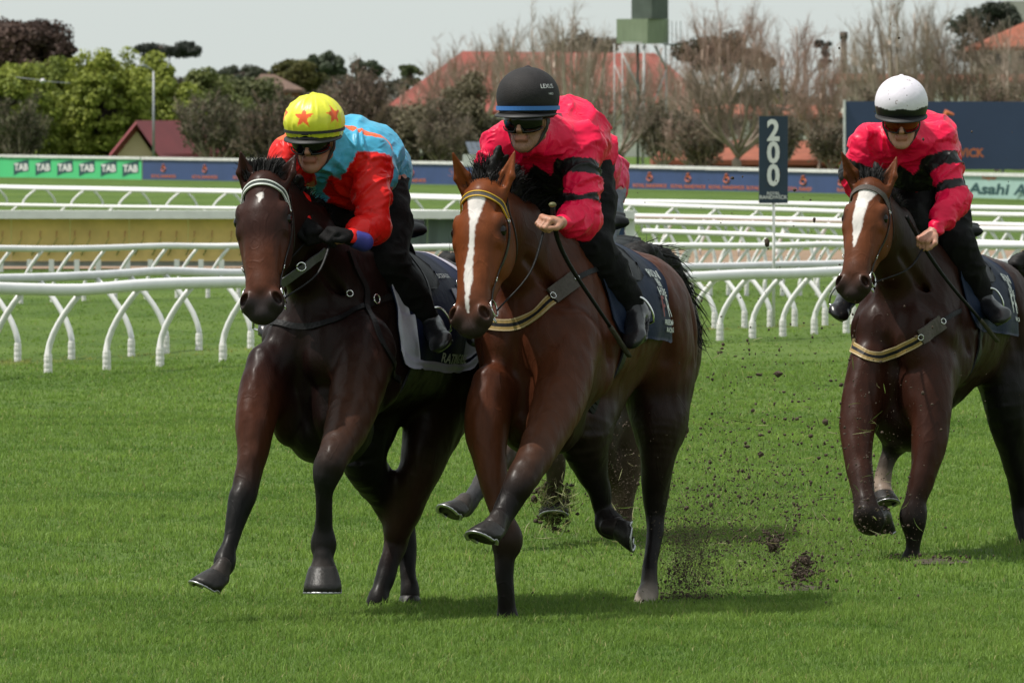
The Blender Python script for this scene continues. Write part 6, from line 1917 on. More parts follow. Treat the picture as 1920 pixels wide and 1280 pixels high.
r1 = Rider(h1, 'jockey in sky blue and red silks, yellow starred cap and black gloves',
    dict(head=(589, 257, -.48), neck=(632, 285, -.28), chest=(650, 322, -.12), back=(664, 292, .10), pel=(688, 318, .36),
         shL=(690, 290, -.26), shR=(545, 292, -.24), elL=(702, 425, -.40), wrL=(655, 445, -.62), hdL=(615, 432, -.68), elR=(535, 362, -.30), wrR=(565, 415, -.46), hdR=(590, 436, -.52),
         knL=(722, 500, -.02), anL=(802, 600, .10), toeL=(826, 640, -.10), knR=(612, 415, -.10), anR=(512, 590, .30), toeR=(506, 622, .20)), 14, 7,
    (0.33, .15, .10), silks_blue, dict(lift=.010, col=YEL, silk=True, r=.118, tall=.88, paint=paint_star, tilt=.0, bands=[(-.030, .006, 1.005, M_strap, 'cap_band')], peak=M_strap, peakz=-.052), gloves=True, stubble=.2, scale=1.06)
r2 = Rider(h2, 'jockey in hot pink silks and a black helmet with a blue rim',
    dict(head=(989, 220, -.50), neck=(1020, 258, -.30), chest=(1032, 292, -.14), back=(1054, 254, .10), pel=(1070, 288, .36),
         shL=(1090, 268, -.26), shR=(945, 275, -.26), elL=(1092, 412, -.44), wrL=(1052, 418, -.64), hdL=(1012, 408, -.72), elR=(915, 350, -.25), wrR=(925, 420, -.28), hdR=(940, 445, -.34),
         knL=(1105, 468, -.02), anL=(1186, 574, .08), toeL=(1190, 632, -.08)), 18, 1,
    (0.42, .21, .14), silks_pink(2), dict(lift=.027, col=(.016, .014, .015), r=.124, tall=.93, paint=paint_black, bands=[(-.042, .009, .985, M_blueband, 'helmet_band')], peak=M_strap, peakz=-.058), grip='bare', stubble=.9, scale=1.08)
r3 = Rider(h3, 'jockey in hot pink silks, mud flecked white cap and orange goggles',
    dict(head=(1690, 220, -.50), neck=(1705, 262, -.30), chest=(1712, 296, -.14), back=(1720, 266, .10), pel=(1730, 290, .36),
         shL=(1756, 262, -.26), shR=(1628, 268, -.26), elL=(1790, 372, -.40), wrL=(1752, 432, -.60), hdL=(1722, 458, -.66), elR=(1605, 330, -.25), wrR=(1635, 390, -.30), hdR=(1655, 412, -.36),
         knL=(1788, 458, -.02), anL=(1842, 560, .08), toeL=(1876, 592, -.10), knR=(1700, 415, -.08), anR=(1592, 555, .20), toeR=(1573, 585, .02)), 2, 9,
    (0.42, .21, .15), silks_pink(3), dict(lift=.014, col=(.70, .66, .74), smooth=True, r=.122, tall=1.0, paint=paint_white, bands=[], peak=M_strap, peakz=-.048), grip='bare', lens=M_lens_orange, scale=1.06)
r4 = Rider(h4, 'jockey in pink silks and grey breeches hidden behind the black helmeted rider',
    dict(head=(1035, 262, -.48), neck=(1062, 305, -.30), chest=(1075, 335, -.14), back=(1092, 318, .12), pel=(1112, 335, .40),
         shL=(1112, 312, -.26), elL=(1118, 395, -.40), wrL=(1090, 440, -.60), hdL=(1070, 455, -.66),
         knL=(1112, 470, -.05), anL=(1175, 560, .25), toeL=(1180, 600, .08)), 18, 10,
    (0.40, .2, .14), lambda r, V, *a: np.tile(PINK * np.array((.95, 1, 1.6)), (len(V), 1)), dict(col=(.5, .02, .06), silk=True, r=.122, bands=[], peak=M_strap), grip='bare', breeches=M_grey_cloth)
# lettering on the side of the black helmet
def helmet_text(r, body, size, az, z0, m):
    V, Fc = text_mesh(body, size)
    V2 = []
    for v in V:
        a = R(az) + v[0] / r.R_; zz = z0 + v[1]
        rr = math.sqrt(max(1 - (zz / (r.R_ * 1.0)) ** 2, .1))
        V2.append(r.c0 + (r.sd * math.sin(a) + r.f * 1.12 * math.cos(a)) * (r.R_ * rr + .003) + r.u * zz)
    mb = MB(); mb.add(V2, Fc); mb.build('helmet_lettering', m, r.hm)
M_white_print = mat('white print', (.62, .62, .62), rough=.6, var=.1)
helmet_text(r2, 'LEXUS', .018, 60, .040, M_white_print)
helmet_text(r2, 'NRD', .009, 66, .012, M_white_print)

# ================================================================ saddlery
M_leather = mat('dark bridle leather', (.016, .011, .010), rough=.42, var=.3, vscale=30, bump=.2, bscale=90, spec=.45)
M_leatherb = mat('black leather', (.007, .007, .008), rough=.5, var=.3, vscale=30, bump=.2, bscale=80, spec=.2)
M_steel = mat('polished steel', (.70, .70, .70), rough=.18, metal=1.0, var=.1, vscale=30)
M_yellow = mat('yellow piping', (.60, .36, .02), rough=.5, var=.1, vscale=30)
M_whitep = mat('white piping', (.58, .60, .57), rough=.5, var=.1, vscale=30)
M_greyband = mat('grey brown webbing', (.075, .062, .055), rough=.8, var=.2, vscale=60, bump=.3, bscale=150)
M_greenband = mat('grey green webbing', (.045, .055, .05), rough=.8, var=.2, vscale=60)
M_goldband = mat('gold elastic', (.26, .17, .045), rough=.6, var=.2, vscale=60, bump=.2, bscale=150)
M_navy = mat('navy saddlecloth', (.008, .015, .036), rough=.62, var=.25, vscale=9, bump=.25, bscale=40, spec=.2)
M_navyd = mat('dark navy saddlecloth', (.008, .012, .040), rough=.6, var=.2, vscale=9, bump=.3, bscale=30, spec=.2)
M_lilac = mat('white satin edging', (.42, .41, .50), rough=.5, var=.12, vscale=9, bump=.2, bscale=30)
M_redprint = mat('dull red print', (.20, .030, .032), rough=.6, var=.1)


def hit(h, px, py, lift=0.0):
    """point on the horse seen at a photo pixel: a ray from the lens position"""
    o = np.array((0, 0, CAM_H)); d = unit(P(px, py, h.d) - o)
    l, n = h.surf.ray(o + d * (h.d - 3), d, 6.0)
    poll, H, N, S, lh = h.Hf
    for _ in range(3):      # look past the head to the neck and chest behind it
        if l is None: break
        r = (l - poll) / lh
        if -.05 < r @ H < .70 and r @ N > -.30 and abs(r @ S) < .15: l, n = h.surf.ray(l + d * .02, d, 6.0)
        else: break
    if l is None: return None, None
    return l + n * lift, n

def path_on(h, pts):
    out = []
    for p in pts:
        l, n = hit(h, *p)
        if l is None: l = P(p[0], p[1], h.d - .3)
        out.append(l)
    return out

def ring_obj(name, c, nrm, r, th, m, parent, n=18, arc=1.0, start=0.0, squash=1.0):
    nrm = unit(nrm); a = unit(np.cross(nrm, (0, 0, 1))); b = np.cross(nrm, a)
    pts = [c + (a * math.cos(start + 2 * math.pi * arc * k / n) + b * squash * math.sin(start + 2 * math.pi * arc * k / n)) * r for k in range(n + 1)]
    mb = MB(); mb.tube(pts, th, 6, up=nrm); return mb.build(name, m, parent, smooth=True)

def bridle(h, label, band, rider, noseband=False):
    """headstall, cheek straps, bit rings and reins; band = stripes and materials of the browband"""
    Q = h.Q
    e = empty('bridle', Q(.1, 0, 0), label, 'bridle', 'bridles on the racehorses')
    S = h.Hf[3]; sf = h.surf
    bp = [Q(.10, -.10, -.13), Q(.065, -.035, -.10), Q(.045, .03, -.055), Q(.040, .05, 0), Q(.045, .03, .055), Q(.065, -.035, .10), Q(.10, -.10, .13)]
    strap('browband', bp, .026, None, e, surf=sf, lift=.003, thick=.005, step=.012, stripes=band[0], mats=band[1])
    for q in (-1, 1):
        strap('cheek_strap', [Q(.01, -.12, q * .085), Q(.10, -.10, q * .115), Q(.22, -.11, q * .12), Q(.36, -.10, q * .085), Q(.50, -.095, q * .065)], .017, M_leather, e, surf=sf, lift=.002, thick=.004, step=.02)
        strap('throat_strap', [Q(.03, -.13, q * .085), Q(.13, -.19, q * .12), Q(.22, -.25, q * .10), Q(.27, -.28, q * .03)], .013, M_leather, e, surf=sf, lift=.002, thick=.004, step=.02)
        for t in (.11, .40):
            c, n = sf.near(Q(t, -.10, q * .12)); ring_obj('buckle', c + n * .006, n, .012, .0022, M_steel, e, n=10)
        c, n = sf.near(Q(.515, -.095, q * .08)); cr = c + n * .010 - h.Hf[1] * .0
        ring_obj('bit_ring', cr, n * .8 + np.array((0, -.4, 0)), .036, .0042, M_steel, e, n=22)
        ring_obj('bit_ring', cr + h.Hf[1] * .045 - h.Hf[2] * .01, n * .9 + np.array((0, -.3, .2)), .020, .0032, M_steel, e, n=16)
        S_ = 'L' if q > 0 else 'R'
        hp = rider.hand[S_][4]
        st = cr - h.Hf[2] * .03
        md = st * .45 + hp * .55 + np.array((0, 0, -.035)) + h.L * q * .03
        # keep the rein outside the neck
        pts = resample([st, md, hp], .03); o = []
        for p in pts:
            l, n2 = sf.near(p)
            if np.dot(p - l, n2) < .008: p = l + n2 * .010
            o.append(p)
        mb = MB(); mb.tube(o, .0075, 6, flat=.45); mb.build('rein', M_leatherb, e, smooth=True)
    # bit bar and lower strap under the chin
    strap('curb_strap', [Q(.54, -.10, -.066), Q(.58, -.16, -.03), Q(.585, -.165, 0), Q(.58, -.16, .03), Q(.54, -.10, .066)], .012, M_leather, e, surf=sf, lift=.002, thick=.003, step=.012)
    if noseband:
        strap('noseband', [Q(.36, -.16, -.07), Q(.37, -.06, -.07), Q(.37, .0, -.03), Q(.37, .01, 0), Q(.37, .0, .03), Q(.37, -.06, .07), Q(.36, -.16, .07)], .014, M_leather, e, surf=sf, lift=.002, thick=.003, step=.012)
    return e

BAND_Y = ([(-1, -.66, 0, .002), (-.66, .66, 1, 0), (.66, 1, 0, .002)], [M_yellow, M_greyband])
BAND_W = ([(-1, -.5, 0, .002), (-.5, .5, 1, 0), (.5, 1, 0, .002)], [M_whitep, M_greenband])
BAND_D = ([(-1, 1, 0, 0)], [M_greyband])
bridle(h1, 'dark bridle with a white edged browband on the left horse', BAND_W, r1)
bridle(h2, 'dark bridle with a yellow edged browband on the middle horse', BAND_Y, r2)
bridle(h3, 'dark bridle with a plain grey brown browband on the right horse', BAND_D, r3)
bridle(h4, 'bridle on the hidden fourth horse', BAND_D, r4)


def cloth_side(h, q, x0, x1, zb, nx=22, nz=26, lift=.010, zb2=None, flare=0.0, xsh=0.0):
    """grid of points over one side of the back; rows go down from the spine"""
    G_ = np.zeros((nx, nz, 3)); Nn = np.zeros((nx, nz, 3))
    for i in range(nx):
        u = i / (nx - 1)
        for j in range(nz):
            v = j / (nz - 1)
            zl = zb if zb2 is None else zb + (zb2 - zb) * u
            # rounded lower corners
            rc = .07; uu = min(u, 1 - u) * abs(x1 - x0)
            zz_ = zl + (rc - math.sqrt(max(rc * rc - (rc - min(uu, rc)) ** 2, 0)) if uu < rc else 0)
            x = x0 + (x1 - x0) * u + xsh * v
            cz = 1.20
            a = math.pi / 2 * (1 - v * 1.0)
            # aim along an arc from the spine to the lower edge
            tz = 1.62 - (1.62 - zz_) * v ** 1.15
            if v < .35:
                an = math.radians(90 - v / .35 * 62); d = -(h.L * q * math.cos(an) + h.U * math.sin(an)); o = h.W(x, 0, 1.25) - d * 1.2
                l, n = h.surf.ray(o, d, 1.2)
            else:
                # height continues from the row above down to the edge
                z_prev = (G_[i, int(.35 * (nz - 1)), 2] - h.O[2]) / h.s if j > int(.35 * (nz - 1)) else 1.45
                zt = z_prev + (zz_ - z_prev) * ((v - .35) / .65)
                o = h.W(x, q * 1.2, zt); l, n = h.surf.ray(o, -h.L * q, 1.2)
            if l is None: l, n = h.surf.near(h.W(x, q * .3, max(tz, zz_)))
            wv = .006 * math.sin(u * 17 + v * 5) * v + flare * v * v * (1 if u > .5 else .3)
            G_[i, j] = l + n * (lift + max(wv, 0)); Nn[i, j] = n
    for _ in range(3):
        G_[1:-1, 1:-1] = (G_[1:-1, 1:-1] * 2 + G_[:-2, 1:-1] + G_[2:, 1:-1] + G_[1:-1, :-2] + G_[1:-1, 2:]) / 6
        Nn[1:-1, 1:-1] = (Nn[1:-1, 1:-1] * 2 + Nn[:-2, 1:-1] + Nn[2:, 1:-1] + Nn[1:-1, :-2] + Nn[1:-1, 2:]) / 6
    Nn /= np.linalg.norm(Nn, axis=2)[:, :, None]
    return G_, Nn

def slab(name, G_, Nn, th, m, parent, i0=0, i1=None, j0=0, j1=None, off=0.0):
    G_ = G_[i0:i1, j0:j1]; Nn = Nn[i0:i1, j0:j1]; nx, nz = G_.shape[:2]
    V = np.concatenate([(G_ + Nn * (off + th)).reshape(-1, 3), (G_ + Nn * off).reshape(-1, 3)])
    def id_(i, j, k=0): return k * nx * nz + i * nz + j
    F = []
    for i in range(nx - 1):
        for j in range(nz - 1):
            F.append((id_(i, j), id_(i + 1, j), id_(i + 1, j + 1), id_(i, j + 1))); F.append((id_(i, j + 1, 1), id_(i + 1, j + 1, 1), id_(i + 1, j, 1), id_(i, j, 1)))
    for i in range(nx - 1):
        for j in (0, nz - 1): F.append((id_(i, j), id_(i, j, 1), id_(i + 1, j, 1), id_(i + 1, j)))
    for j in range(nz - 1):
        for i in (0, nx - 1): F.append((id_(i, j), id_(i, j + 1), id_(i, j + 1, 1), id_(i, j, 1)))
    mb = MB(); mb.add(V, F); return mb.build(name, m, parent, smooth=True)

def on_grid(G_, Nn, u, v, off):
    nx, nz = G_.shape[:2]; x = np.clip(u, 0, 1) * (nx - 1); y = np.clip(v, 0, 1) * (nz - 1)
    i, j = min(int(x), nx - 2), min(int(y), nz - 2); a, b = x - i, y - j
    def L_(A): return A[i, j] * (1 - a) * (1 - b) + A[i + 1, j] * a * (1 - b) + A[i, j + 1] * (1 - a) * b + A[i + 1, j + 1] * a * b
    return L_(G_) + unit(L_(Nn)) * off

def cloth_text(name, body, G_, Nn, u, v, size, m, parent, width_m, height_m, bold=.02, sx=1.0, flip=False, slant=0.0):
    V, Fc = text_mesh(body, size, bold=bold)
    out = []
    for p in V:
        x, y = p[0] * sx + p[1] * slant, p[1]
        out.append(on_grid(G_, Nn, u + x / width_m, v - y / height_m, .0165))
    mb = MB(); mb.add(out, Fc); return mb.build(name, m, parent)

def saddle_set(h, rider, label_s, whip=None, big=False):
    """racing saddle: seat, flaps, leathers, irons, girth"""
    e = empty('racing_saddle', h.W(-.38, 0, 1.58), label_s, 'saddle', 'racing saddles')
    T = Body(); T.seg(h.W(-.28, 0, 1.585), h.W(-.55, 0, 1.60), (.085, .035), (.13, .035), side=h.L, k=.03); T.seg(h.W(-.55, 0, 1.60), h.W(-.62, 0, 1.635), (.13, .03), (.12, .02), side=h.L, k=.03)
    v_, q_ = T.mesh(.012); mesh_np('seat', v_, q_, mat=M_leatherb, parent=e)
    for q in (-1, 1):
        S_ = 'L' if q > 0 else 'R'
        G2, N2 = cloth_side(h, q, -.20, -.44, 1.34, nx=10, nz=16, lift=.022); slab('flap', G2, N2, .006, M_leatherb, e)
        an = rider.J['an' + S_]; to = rider.J['toe' + S_]; kn = rider.J['kn' + S_]; ft = unit(to - an); up = unit(kn - an)
        tread = an + ft * .055 - up * .075
        sdv = unit(np.cross(up, ft))
        top = tread + np.array((0, 0, .135)) * .6 + up * .06 - ft * .005
        # iron: an arch with a flat tread
        pts = [tread - sdv * .058, tread - sdv * .062 + (top - tread) * .35, tread - sdv * .040 + (top - tread) * .8, top, tread + sdv * .040 + (top - tread) * .8, tread + sdv * .062 + (top - tread) * .35, tread + sdv * .058, tread - sdv * .058]
        pp = resample(pts[:-1], .012)
        mb = MB(); mb.tube(list(pp) + [pts[-1]], .0058, 7); mb.build('stirrup_iron', M_steel, e, smooth=True)
        bk = h.W(-.33, q * .16, 1.50); l, n = h.surf.near(bk); md = l * .5 + top * .5; l2, n2 = h.surf.near(md)
        if np.dot(md - l2, n2) < .05: md = l2 + n2 * .05
        strap('stirrup_leather', [l + n * .036, md, top], .022, M_leatherb, e, nrm=h.L * q, thick=.005, step=.03)
    gp = [h.W(-.16, .30, 1.25), h.W(-.13, .34, 1.05), h.W(-.10, .28, .90), h.W(-.08, .12, .80), h.W(-.08, 0, .78), h.W(-.08, -.12, .80), h.W(-.10, -.28, .90), h.W(-.13, -.34, 1.05), h.W(-.16, -.30, 1.25)]
    strap('girth', gp, .075, M_leatherb, e, surf=h.surf, lift=.002, thick=.008, step=.03)
    return e

# ---- middle horse
def big_cloth(h, label, m, x0, x1, zb, zb2=None, edge=None, group='saddlecloths'):
    e = empty('saddlecloth', h.W(-.35, 0, 1.57), label, 'saddlecloth', group)
    out = {}
    for q in (-1, 1):
        G_, Nn = cloth_side(h, q, x0, x1, zb, nx=30, nz=34, lift=.008, zb2=zb2, flare=.02)
        slab('side_panel', G_, Nn, .007, m, e); out[q] = (G_, Nn)
        if edge: 
            slab('edging', G_, Nn, .003, edge, e, j0=31, off=.0075)
            slab('edging', G_, Nn, .003, edge, e, i1=6, j0=20, j1=32, off=.0075); slab('edging', G_, Nn, .003, edge, e, i1=5, j0=14, j1=21, off=.0075); slab('edging', G_, Nn, .003, edge, e, i1=4, j0=8, j1=15, off=.0075); slab('edging', G_, Nn, .003, edge, e, i1=3, j1=9, off=.0075)
            slab('edging', G_, Nn, .003, edge, e, i0=28, j1=22, off=.0075); slab('edging', G_, Nn, .003, edge, e, i0=24, j0=22, j1=31, off=.0075)
    return e, out
c2, g2 = big_cloth(h2, 'navy saddlecloth with large white and red FR print on the middle horse', M_navy, -.02, -.74, 1.12, 1.08)
G_, Nn = g2[1]; wm, hm_ = .72, .62
for body, u, v, sz, mm, sx in (('RION', .80, .44, .050, M_whitep, 1.1), ('BEN', .80, .52, .042, M_whitep, 1.0), ('HORSE', .80, .60, .042, M_whitep, 1.0), ('F', .70, .79, .115, M_redprint, .7), ('R', .85, .79, .115, M_whitep, .8), ('FREEDMAN', .82, .86, .026, M_whitep, 1.05), ('RACING', .82, .92, .024, M_whitep, 1.0)):
    cloth_text('lettering', body, G_, Nn, u, v, sz, mm, c2, wm, hm_, bold=.012 if sz > .1 else .02, sx=sx)
saddle_set(h2, r2, 'small black racing saddle with steel stirrup irons on the middle horse')
# ---- right horse
c3, g3 = big_cloth(h3, 'navy saddlecloth with white print on the right horse', M_navy, -.02, -.74, 1.12, 1.08)
G_, Nn = g3[1]
for body, u, v, sz, mm, sx in (('RION', .82, .46, .050, M_whitep, 1.0), ('BEN', .82, .53, .040, M_whitep, 1.0), ('HORSE', .82, .60, .040, M_whitep, 1.0), ('F', .72, .78, .12, M_whitep, .7), ('R', .86, .78, .12, M_whitep, .8), ('RACING', .84, .86, .024, M_whitep, 1.0)):
    cloth_text('lettering', body, G_, Nn, u, v, sz, mm, c3, wm, hm_, bold=.012 if sz > .1 else .02, sx=sx)
saddle_set(h3, r3, 'small black racing saddle with steel stirrup irons on the right horse')
# ---- left horse: white edged cloth, broad white number stripes
c1, g1_ = big_cloth(h1, 'white edged dark navy saddlecloth with white stripes on the left horse', M_navyd, .0, -.80, 1.02, .98, edge=M_lilac)
G_, Nn = g1_[1]
cloth_text('lettering', 'RATING RISE', G_, Nn, .66, .93, .040, M_whitep, c1, .8, .68, bold=.02)
cloth_text('lettering', 'SCEAUX', G_, Nn, .66, .36, .026, M_whitep, c1, .8, .68, bold=.02)
def cloth_poly(name, uv, G_, Nn, m, parent, off=.0165):
    mb = MB(); k = len(uv); mb.add([on_grid(G_, Nn, u, v, off) for u, v in uv] + [on_grid(G_, Nn, u, v, off - .004) for u, v in uv], [tuple(range(k)), tuple(range(2 * k - 1, k - 1, -1))] + [(i, (i + 1) % k, (i + 1) % k + k, i + k) for i in range(k)])
    return mb.build(name, m, parent)
cloth_poly('number_stripe', [(.66, .44), (.74, .44), (.84, .62), (.80, .66), (.70, .58)], G_, Nn, M_lilac, c1)
cloth_poly('number_stripe', [(.80, .40), (.84, .40), (.93, .60), (.93, .76), (.89, .76), (.86, .62)], G_, Nn, M_lilac, c1)
sd1 = saddle_set(h1, r1, 'black racing saddle with a raised hoop behind, on the left horse')
# the black hoop standing up behind the left rider
hp_ = [h1.px(p) for p in ((732, 452, .35), (745, 444, .38), (762, 452, .42), (773, 475, .46), (777, 512, .50))]
mb = MB(); mb.tube(resample(hp_, .02), .016, 8, flat=.6); mb.build('rear_hoop', M_leatherb, sd1, smooth=True)
c4 = big_cloth(h4, 'dark saddlecloth on the hidden fourth horse', M_navyd, -.02, -.7, 1.15)[0]
saddle_set(h4, r4, 'black racing saddle on the hidden fourth horse')

# ---- breastplates: gold elastic across the chest, padded end, strap to the girth
def breastplate(h, label, pts, pad, strap_pts, bits=True):
    e = empty('breastplate', h.W(.3, 0, 1.2), label, 'breastplate', 'breastplates')
    W_ = path_on(h, pts)
    strap('band', W_, .052, None, e, surf=h.surf, lift=.004, thick=.006, step=.02,
          stripes=[(-1, -.78, 0, .001), (-.78, -.3, 1, 0), (-.3, .3, 2, .0), (.3, .78, 1, 0), (.78, 1, 0, .001)], mats=[M_redgold, M_goldband, M_leatherb])
    if pad: strap('pad', path_on(h, pad), .075, M_greyband, e, surf=h.surf, lift=.006, thick=.014, step=.02)
    for sp in strap_pts: strap('strap', path_on(h, sp), .022, M_leatherb, e, surf=h.surf, lift=.004, thick=.006, step=.02)
    for p in ([pad[0], pad[-1]] if pad else []):
        l, n = hit(h, *p, .02)
        if l is not None: ring_obj('buckle', l, n, .014, .0025, M_steel, e, n=12)
    return e
M_redgold = mat('pale gold stitching', (.40, .30, .16), rough=.5, var=.1, vscale=50)
breastplate(h2, 'gold and black striped breastplate with a grey pad on the middle horse', [(898, 598), (918, 608), (950, 611), (985, 602), (1012, 586), (1033, 563)], [(1033, 557), (1055, 541), (1077, 524)], [[(1072, 528), (1100, 512), (1120, 505)]])
breastplate(h3, 'gold and black striped breastplate without pad on the right horse', [(1594, 634), (1600, 650), (1622, 666), (1650, 670), (1685, 658), (1724, 636)], [(1724, 632), (1745, 616), (1765, 604)], [[(1762, 606), (1785, 590), (1800, 582)]])
# left horse: black breast girth with rein clip
e = empty('breastplate', h1.W(.3, 0, 1.2), 'plain black leather breastplate on the left horse', 'breastplate', 'breastplates')
for p in ([(500, 600), (560, 612), (610, 606), (660, 585), (700, 566), (735, 556)], [(655, 470), (668, 505), (688, 548), (700, 600), (725, 660), (748, 712)], [(700, 566), (716, 562), (728, 556)]):
    strap('strap', path_on(h1, p), .026, M_leatherb, e, surf=h1.surf, lift=.004, thick=.006, step=.02)
l, n = hit(h1, 700, 562, .02); ring_obj('buckle', l, n, .02, .004, M_steel, e, n=14)
l, n = hit(h1, 655, 552, .015); ring_obj('buckle', l, n, .014, .003, M_steel, e, n=12)
# light grey padded rein from bit to neck on the left horse
e = empty('rein_grip', h1.px((575, 500, -.6)), 'grey rubber rein grip with a steel clip on the left horse neck', 'rein')
pts = path_on(h1, [(534, 524), (556, 505), (580, 487), (603, 470)])
strap('grip', pts, .036, mat('grey rubber', (.10, .10, .11), rough=.6, var=.2, vscale=50), e, surf=h1.surf, lift=.022, thick=.008, step=.02)
c = P(565, 500, pts[1][1] - .04); ring_obj('clip', c, (0, -1, .3), .019, .004, M_steel, e, n=14)

# ---- whips carried along the shoulder
def whip(h, label, pts, r0=.010, knob=True):
    W_ = [h.px(p) for p in pts]; e = empty('riding_whip', W_[0], label, 'whip', 'riding whips')
    o = []
    for p in resample(W_, .03):
        l, n2 = h.surf.near(p)
        if np.dot(p - l, n2) < .015: p = l + n2 * .015
        o.append(p)
    for _ in range(30): o[1:-1] = [(a + 2 * b + c) / 4 for a, b, c in zip(o[:-2], o[1:-1], o[2:])]
    k = len(o); mb = MB(); mb.tube(o[:int(k * .8)], [r0 * (1.1 - .4 * i / k) for i in range(int(k * .8))], 8); mb.build('shaft', M_leatherb, e, smooth=True)
    mb = MB(); mb.tube(o[int(k * .8) - 1:], .016, 6, flat=.4); mb.build('flap', M_greyband, e, smooth=True)
    if knob:
        kb = Body(); kb.ell(W_[0], (.017, .017, .012), k=.01); v_, q_ = kb.mesh(.004); mesh_np('cap', v_, q_, mat=M_olive, parent=e)
M_olive = mat('olive gold whip cap', (.11, .11, .04), rough=.6, var=.4, vscale=40)
whip(h2, 'long black whip held down the shoulder by the middle rider', [(1036, 384, -.66), (1032, 430, -.62), (1075, 510, -.45), (1130, 590, -.25), (1180, 668, -.05)])
whip(h3, 'long black whip held down the shoulder by the right rider', [(1700, 405, -.62), (1735, 470, -.5), (1790, 545, -.35), (1840, 600, -.15), (1870, 640, .0)], knob=False)

# ================================================================ kicked-up turf
M_soil = mat('dark damp soil', (.058, .038, .026), rough=.95, var=.4, vscale=60, bump=.6, bscale=120)
M_soilr = mat('reddish dust crumbs', (.11, .075, .055), rough=.95, var=.4, vscale=60)
r_ = np.random.default_rng(77)
def blob(seed, n=1):
    me = None
ICO_V, ICO_F = None, None
_bm = __import__('bmesh').new(); __import__('bmesh').ops.create_icosphere(_bm, subdivisions=1, radius=1.0)
ICO_V = np.array([v.co[:] for v in _bm.verts]); ICO_F = np.array([[v.index for v in f.verts] for f in _bm.faces]); _bm.free()
_bm = __import__('bmesh').new(); __import__('bmesh').ops.create_icosphere(_bm, subdivisions=2, radius=1.0)
ICO2_V = np.array([v.co[:] for v in _bm.verts]); ICO2_F = np.array([[v.index for v in f.verts] for f in _bm.faces]); _bm.free()

def crumbs(name, C, S, m, parent=None):
    n = len(C); st = r_.uniform(.5, 1.5, (n, 1, 3)); j = r_.uniform(.65, 1.25, (n, len(ICO_V), 1))
    V = (C[:, None, :] + ICO_V[None] * st * j * S[:, None, None]).reshape(-1, 3)
    T = (ICO_F[None] + (np.arange(n) * len(ICO_V))[:, None, None]).reshape(-1, 3)
    return mesh_np(name, V, None, T, mat=m, parent=parent, smooth=False)
def cloud(cx, cy, sx, sy, d, sd, n, smin, smax, pw=3):
    px = r_.normal(cx, sx, n); py = r_.normal(cy, sy, n); dd = r_.normal(d, sd, n)
    C = np.array([P(a, min(b, 1128), c) for a, b, c in zip(px, py, dd)]); C[:, 2] = np.maximum(C[:, 2], .02)
    return C, smin + (smax - smin) * r_.random(n) ** pw
parts = [cloud(1295, 1050, 36, 50, 36.6, .15, 1500, .001, .0045), cloud(1275, 1095, 26, 18, 36.5, .12, 400, .0015, .006), cloud(1330, 1000, 75, 75, 37.2, .5, 1200, .001, .005), cloud(1430, 880, 150, 140, 38, 1.0, 3000, .0012, .008, 4), cloud(1400, 980, 90, 70, 37.8, .7, 1500, .001, .006, 4),
         cloud(1510, 1065, 20, 16, 38.5, .2, 260, .002, .010), cloud(1450, 1015, 14, 14, 38.5, .15, 160, .002, .010), cloud(1520, 960, 90, 60, 38.8, .8, 350, .0015, .007, 4), cloud(1640, 980, 60, 50, 39.6, .3, 160, .0015, .006), cloud(1450, 700, 160, 160, 38.2, 1.0, 160, .002, .010, 5), cloud(1560, 300, 220, 170, 38.5, 1.0, 70, .002, .007, 3), cloud(1180, 900, 60, 60, 38.2, .6, 260, .0015, .006)]
tag(crumbs('soil_spray', np.concatenate([p[0] for p in parts]), np.concatenate([p[1] for p in parts]), M_soil), kind='stuff')
pr = [cloud(1292, 1055, 30, 46, 36.65, .15, 6000, .0008, .0024), cloud(1320, 1010, 65, 60, 37, .3, 6000, .0008, .0022), cloud(1290, 1030, 22, 30, 36.65, .15, 2500, .0008, .0024), cloud(1500, 1040, 60, 40, 38.5, .4, 2500, .0008, .0022), cloud(1400, 940, 100, 90, 38, .8, 9000, .0007, .0018), cloud(1170, 930, 70, 50, 38.5, .5, 2500, .0007, .0018)]
tag(crumbs('dust_spray', np.concatenate([p[0] for p in pr]), np.concatenate([p[1] for p in pr]), M_soilr), kind='stuff')
clod_spots = [(1423, 702, 14, 8, 'flat dark turf clod in the air, highest of the close pair below the rail'), (1459, 701, 18, 14, 'ragged dark turf clod in the air, level with the highest flat one'), (1400, 837, 16, 7, 'long thin dark clod flying mid height, left of centre of the spray'), (1426, 851, 16, 12, 'chunky dark clod flying just under the long thin one'),
              (1548, 791, 14, 16, 'dark clod nearest to the chest of the right horse'), (1520, 817, 11, 10, 'small dark clod lower left of the one nearest the right horse'), (1287, 805, 12, 22, 'upright dark clod beside the thigh of the middle horse'), (1494, 785, 10, 8, 'reddish small clod in a row of two'), (1472, 785, 9, 6, 'thin dark small clod in a row of two'),
              (1287, 952, 12, 10, 'round reddish clod low beside the hock of the middle horse'), (1386, 931, 9, 9, 'small reddish clod floating over the middle of the spray'), (1575, 888, 12, 7, 'dark clod level with the folded knee of the right horse'), (1450, 1020, 26, 26, 'ragged brown turf tuft flying low between the horses'), (1510, 1052, 28, 22, 'crumbling brown turf clump low near the right horse'),
              (1500, 1080, 22, 12, 'flat crumbling turf clump just above the grass'), (1427, 150, 6, 7, 'tiny dark clod high above the distance sign'), (1373, 334, 9, 8, 'small dark clod left of the distance sign'), (1490, 356, 8, 8, 'small dark clod right of the distance sign'), (1438, 455, 10, 20, 'curled dark clod in front of the rails left of the sign post'), (1527, 412, 6, 12, 'hooked dark crumb in front of the rails right of the sign post'),
              (1452, 1070, 10, 8, 'small clod lying low in the spray left of the turf clump'), (1352, 660, 8, 7, 'tiny dark clod beside the feet of the nearest rail')]
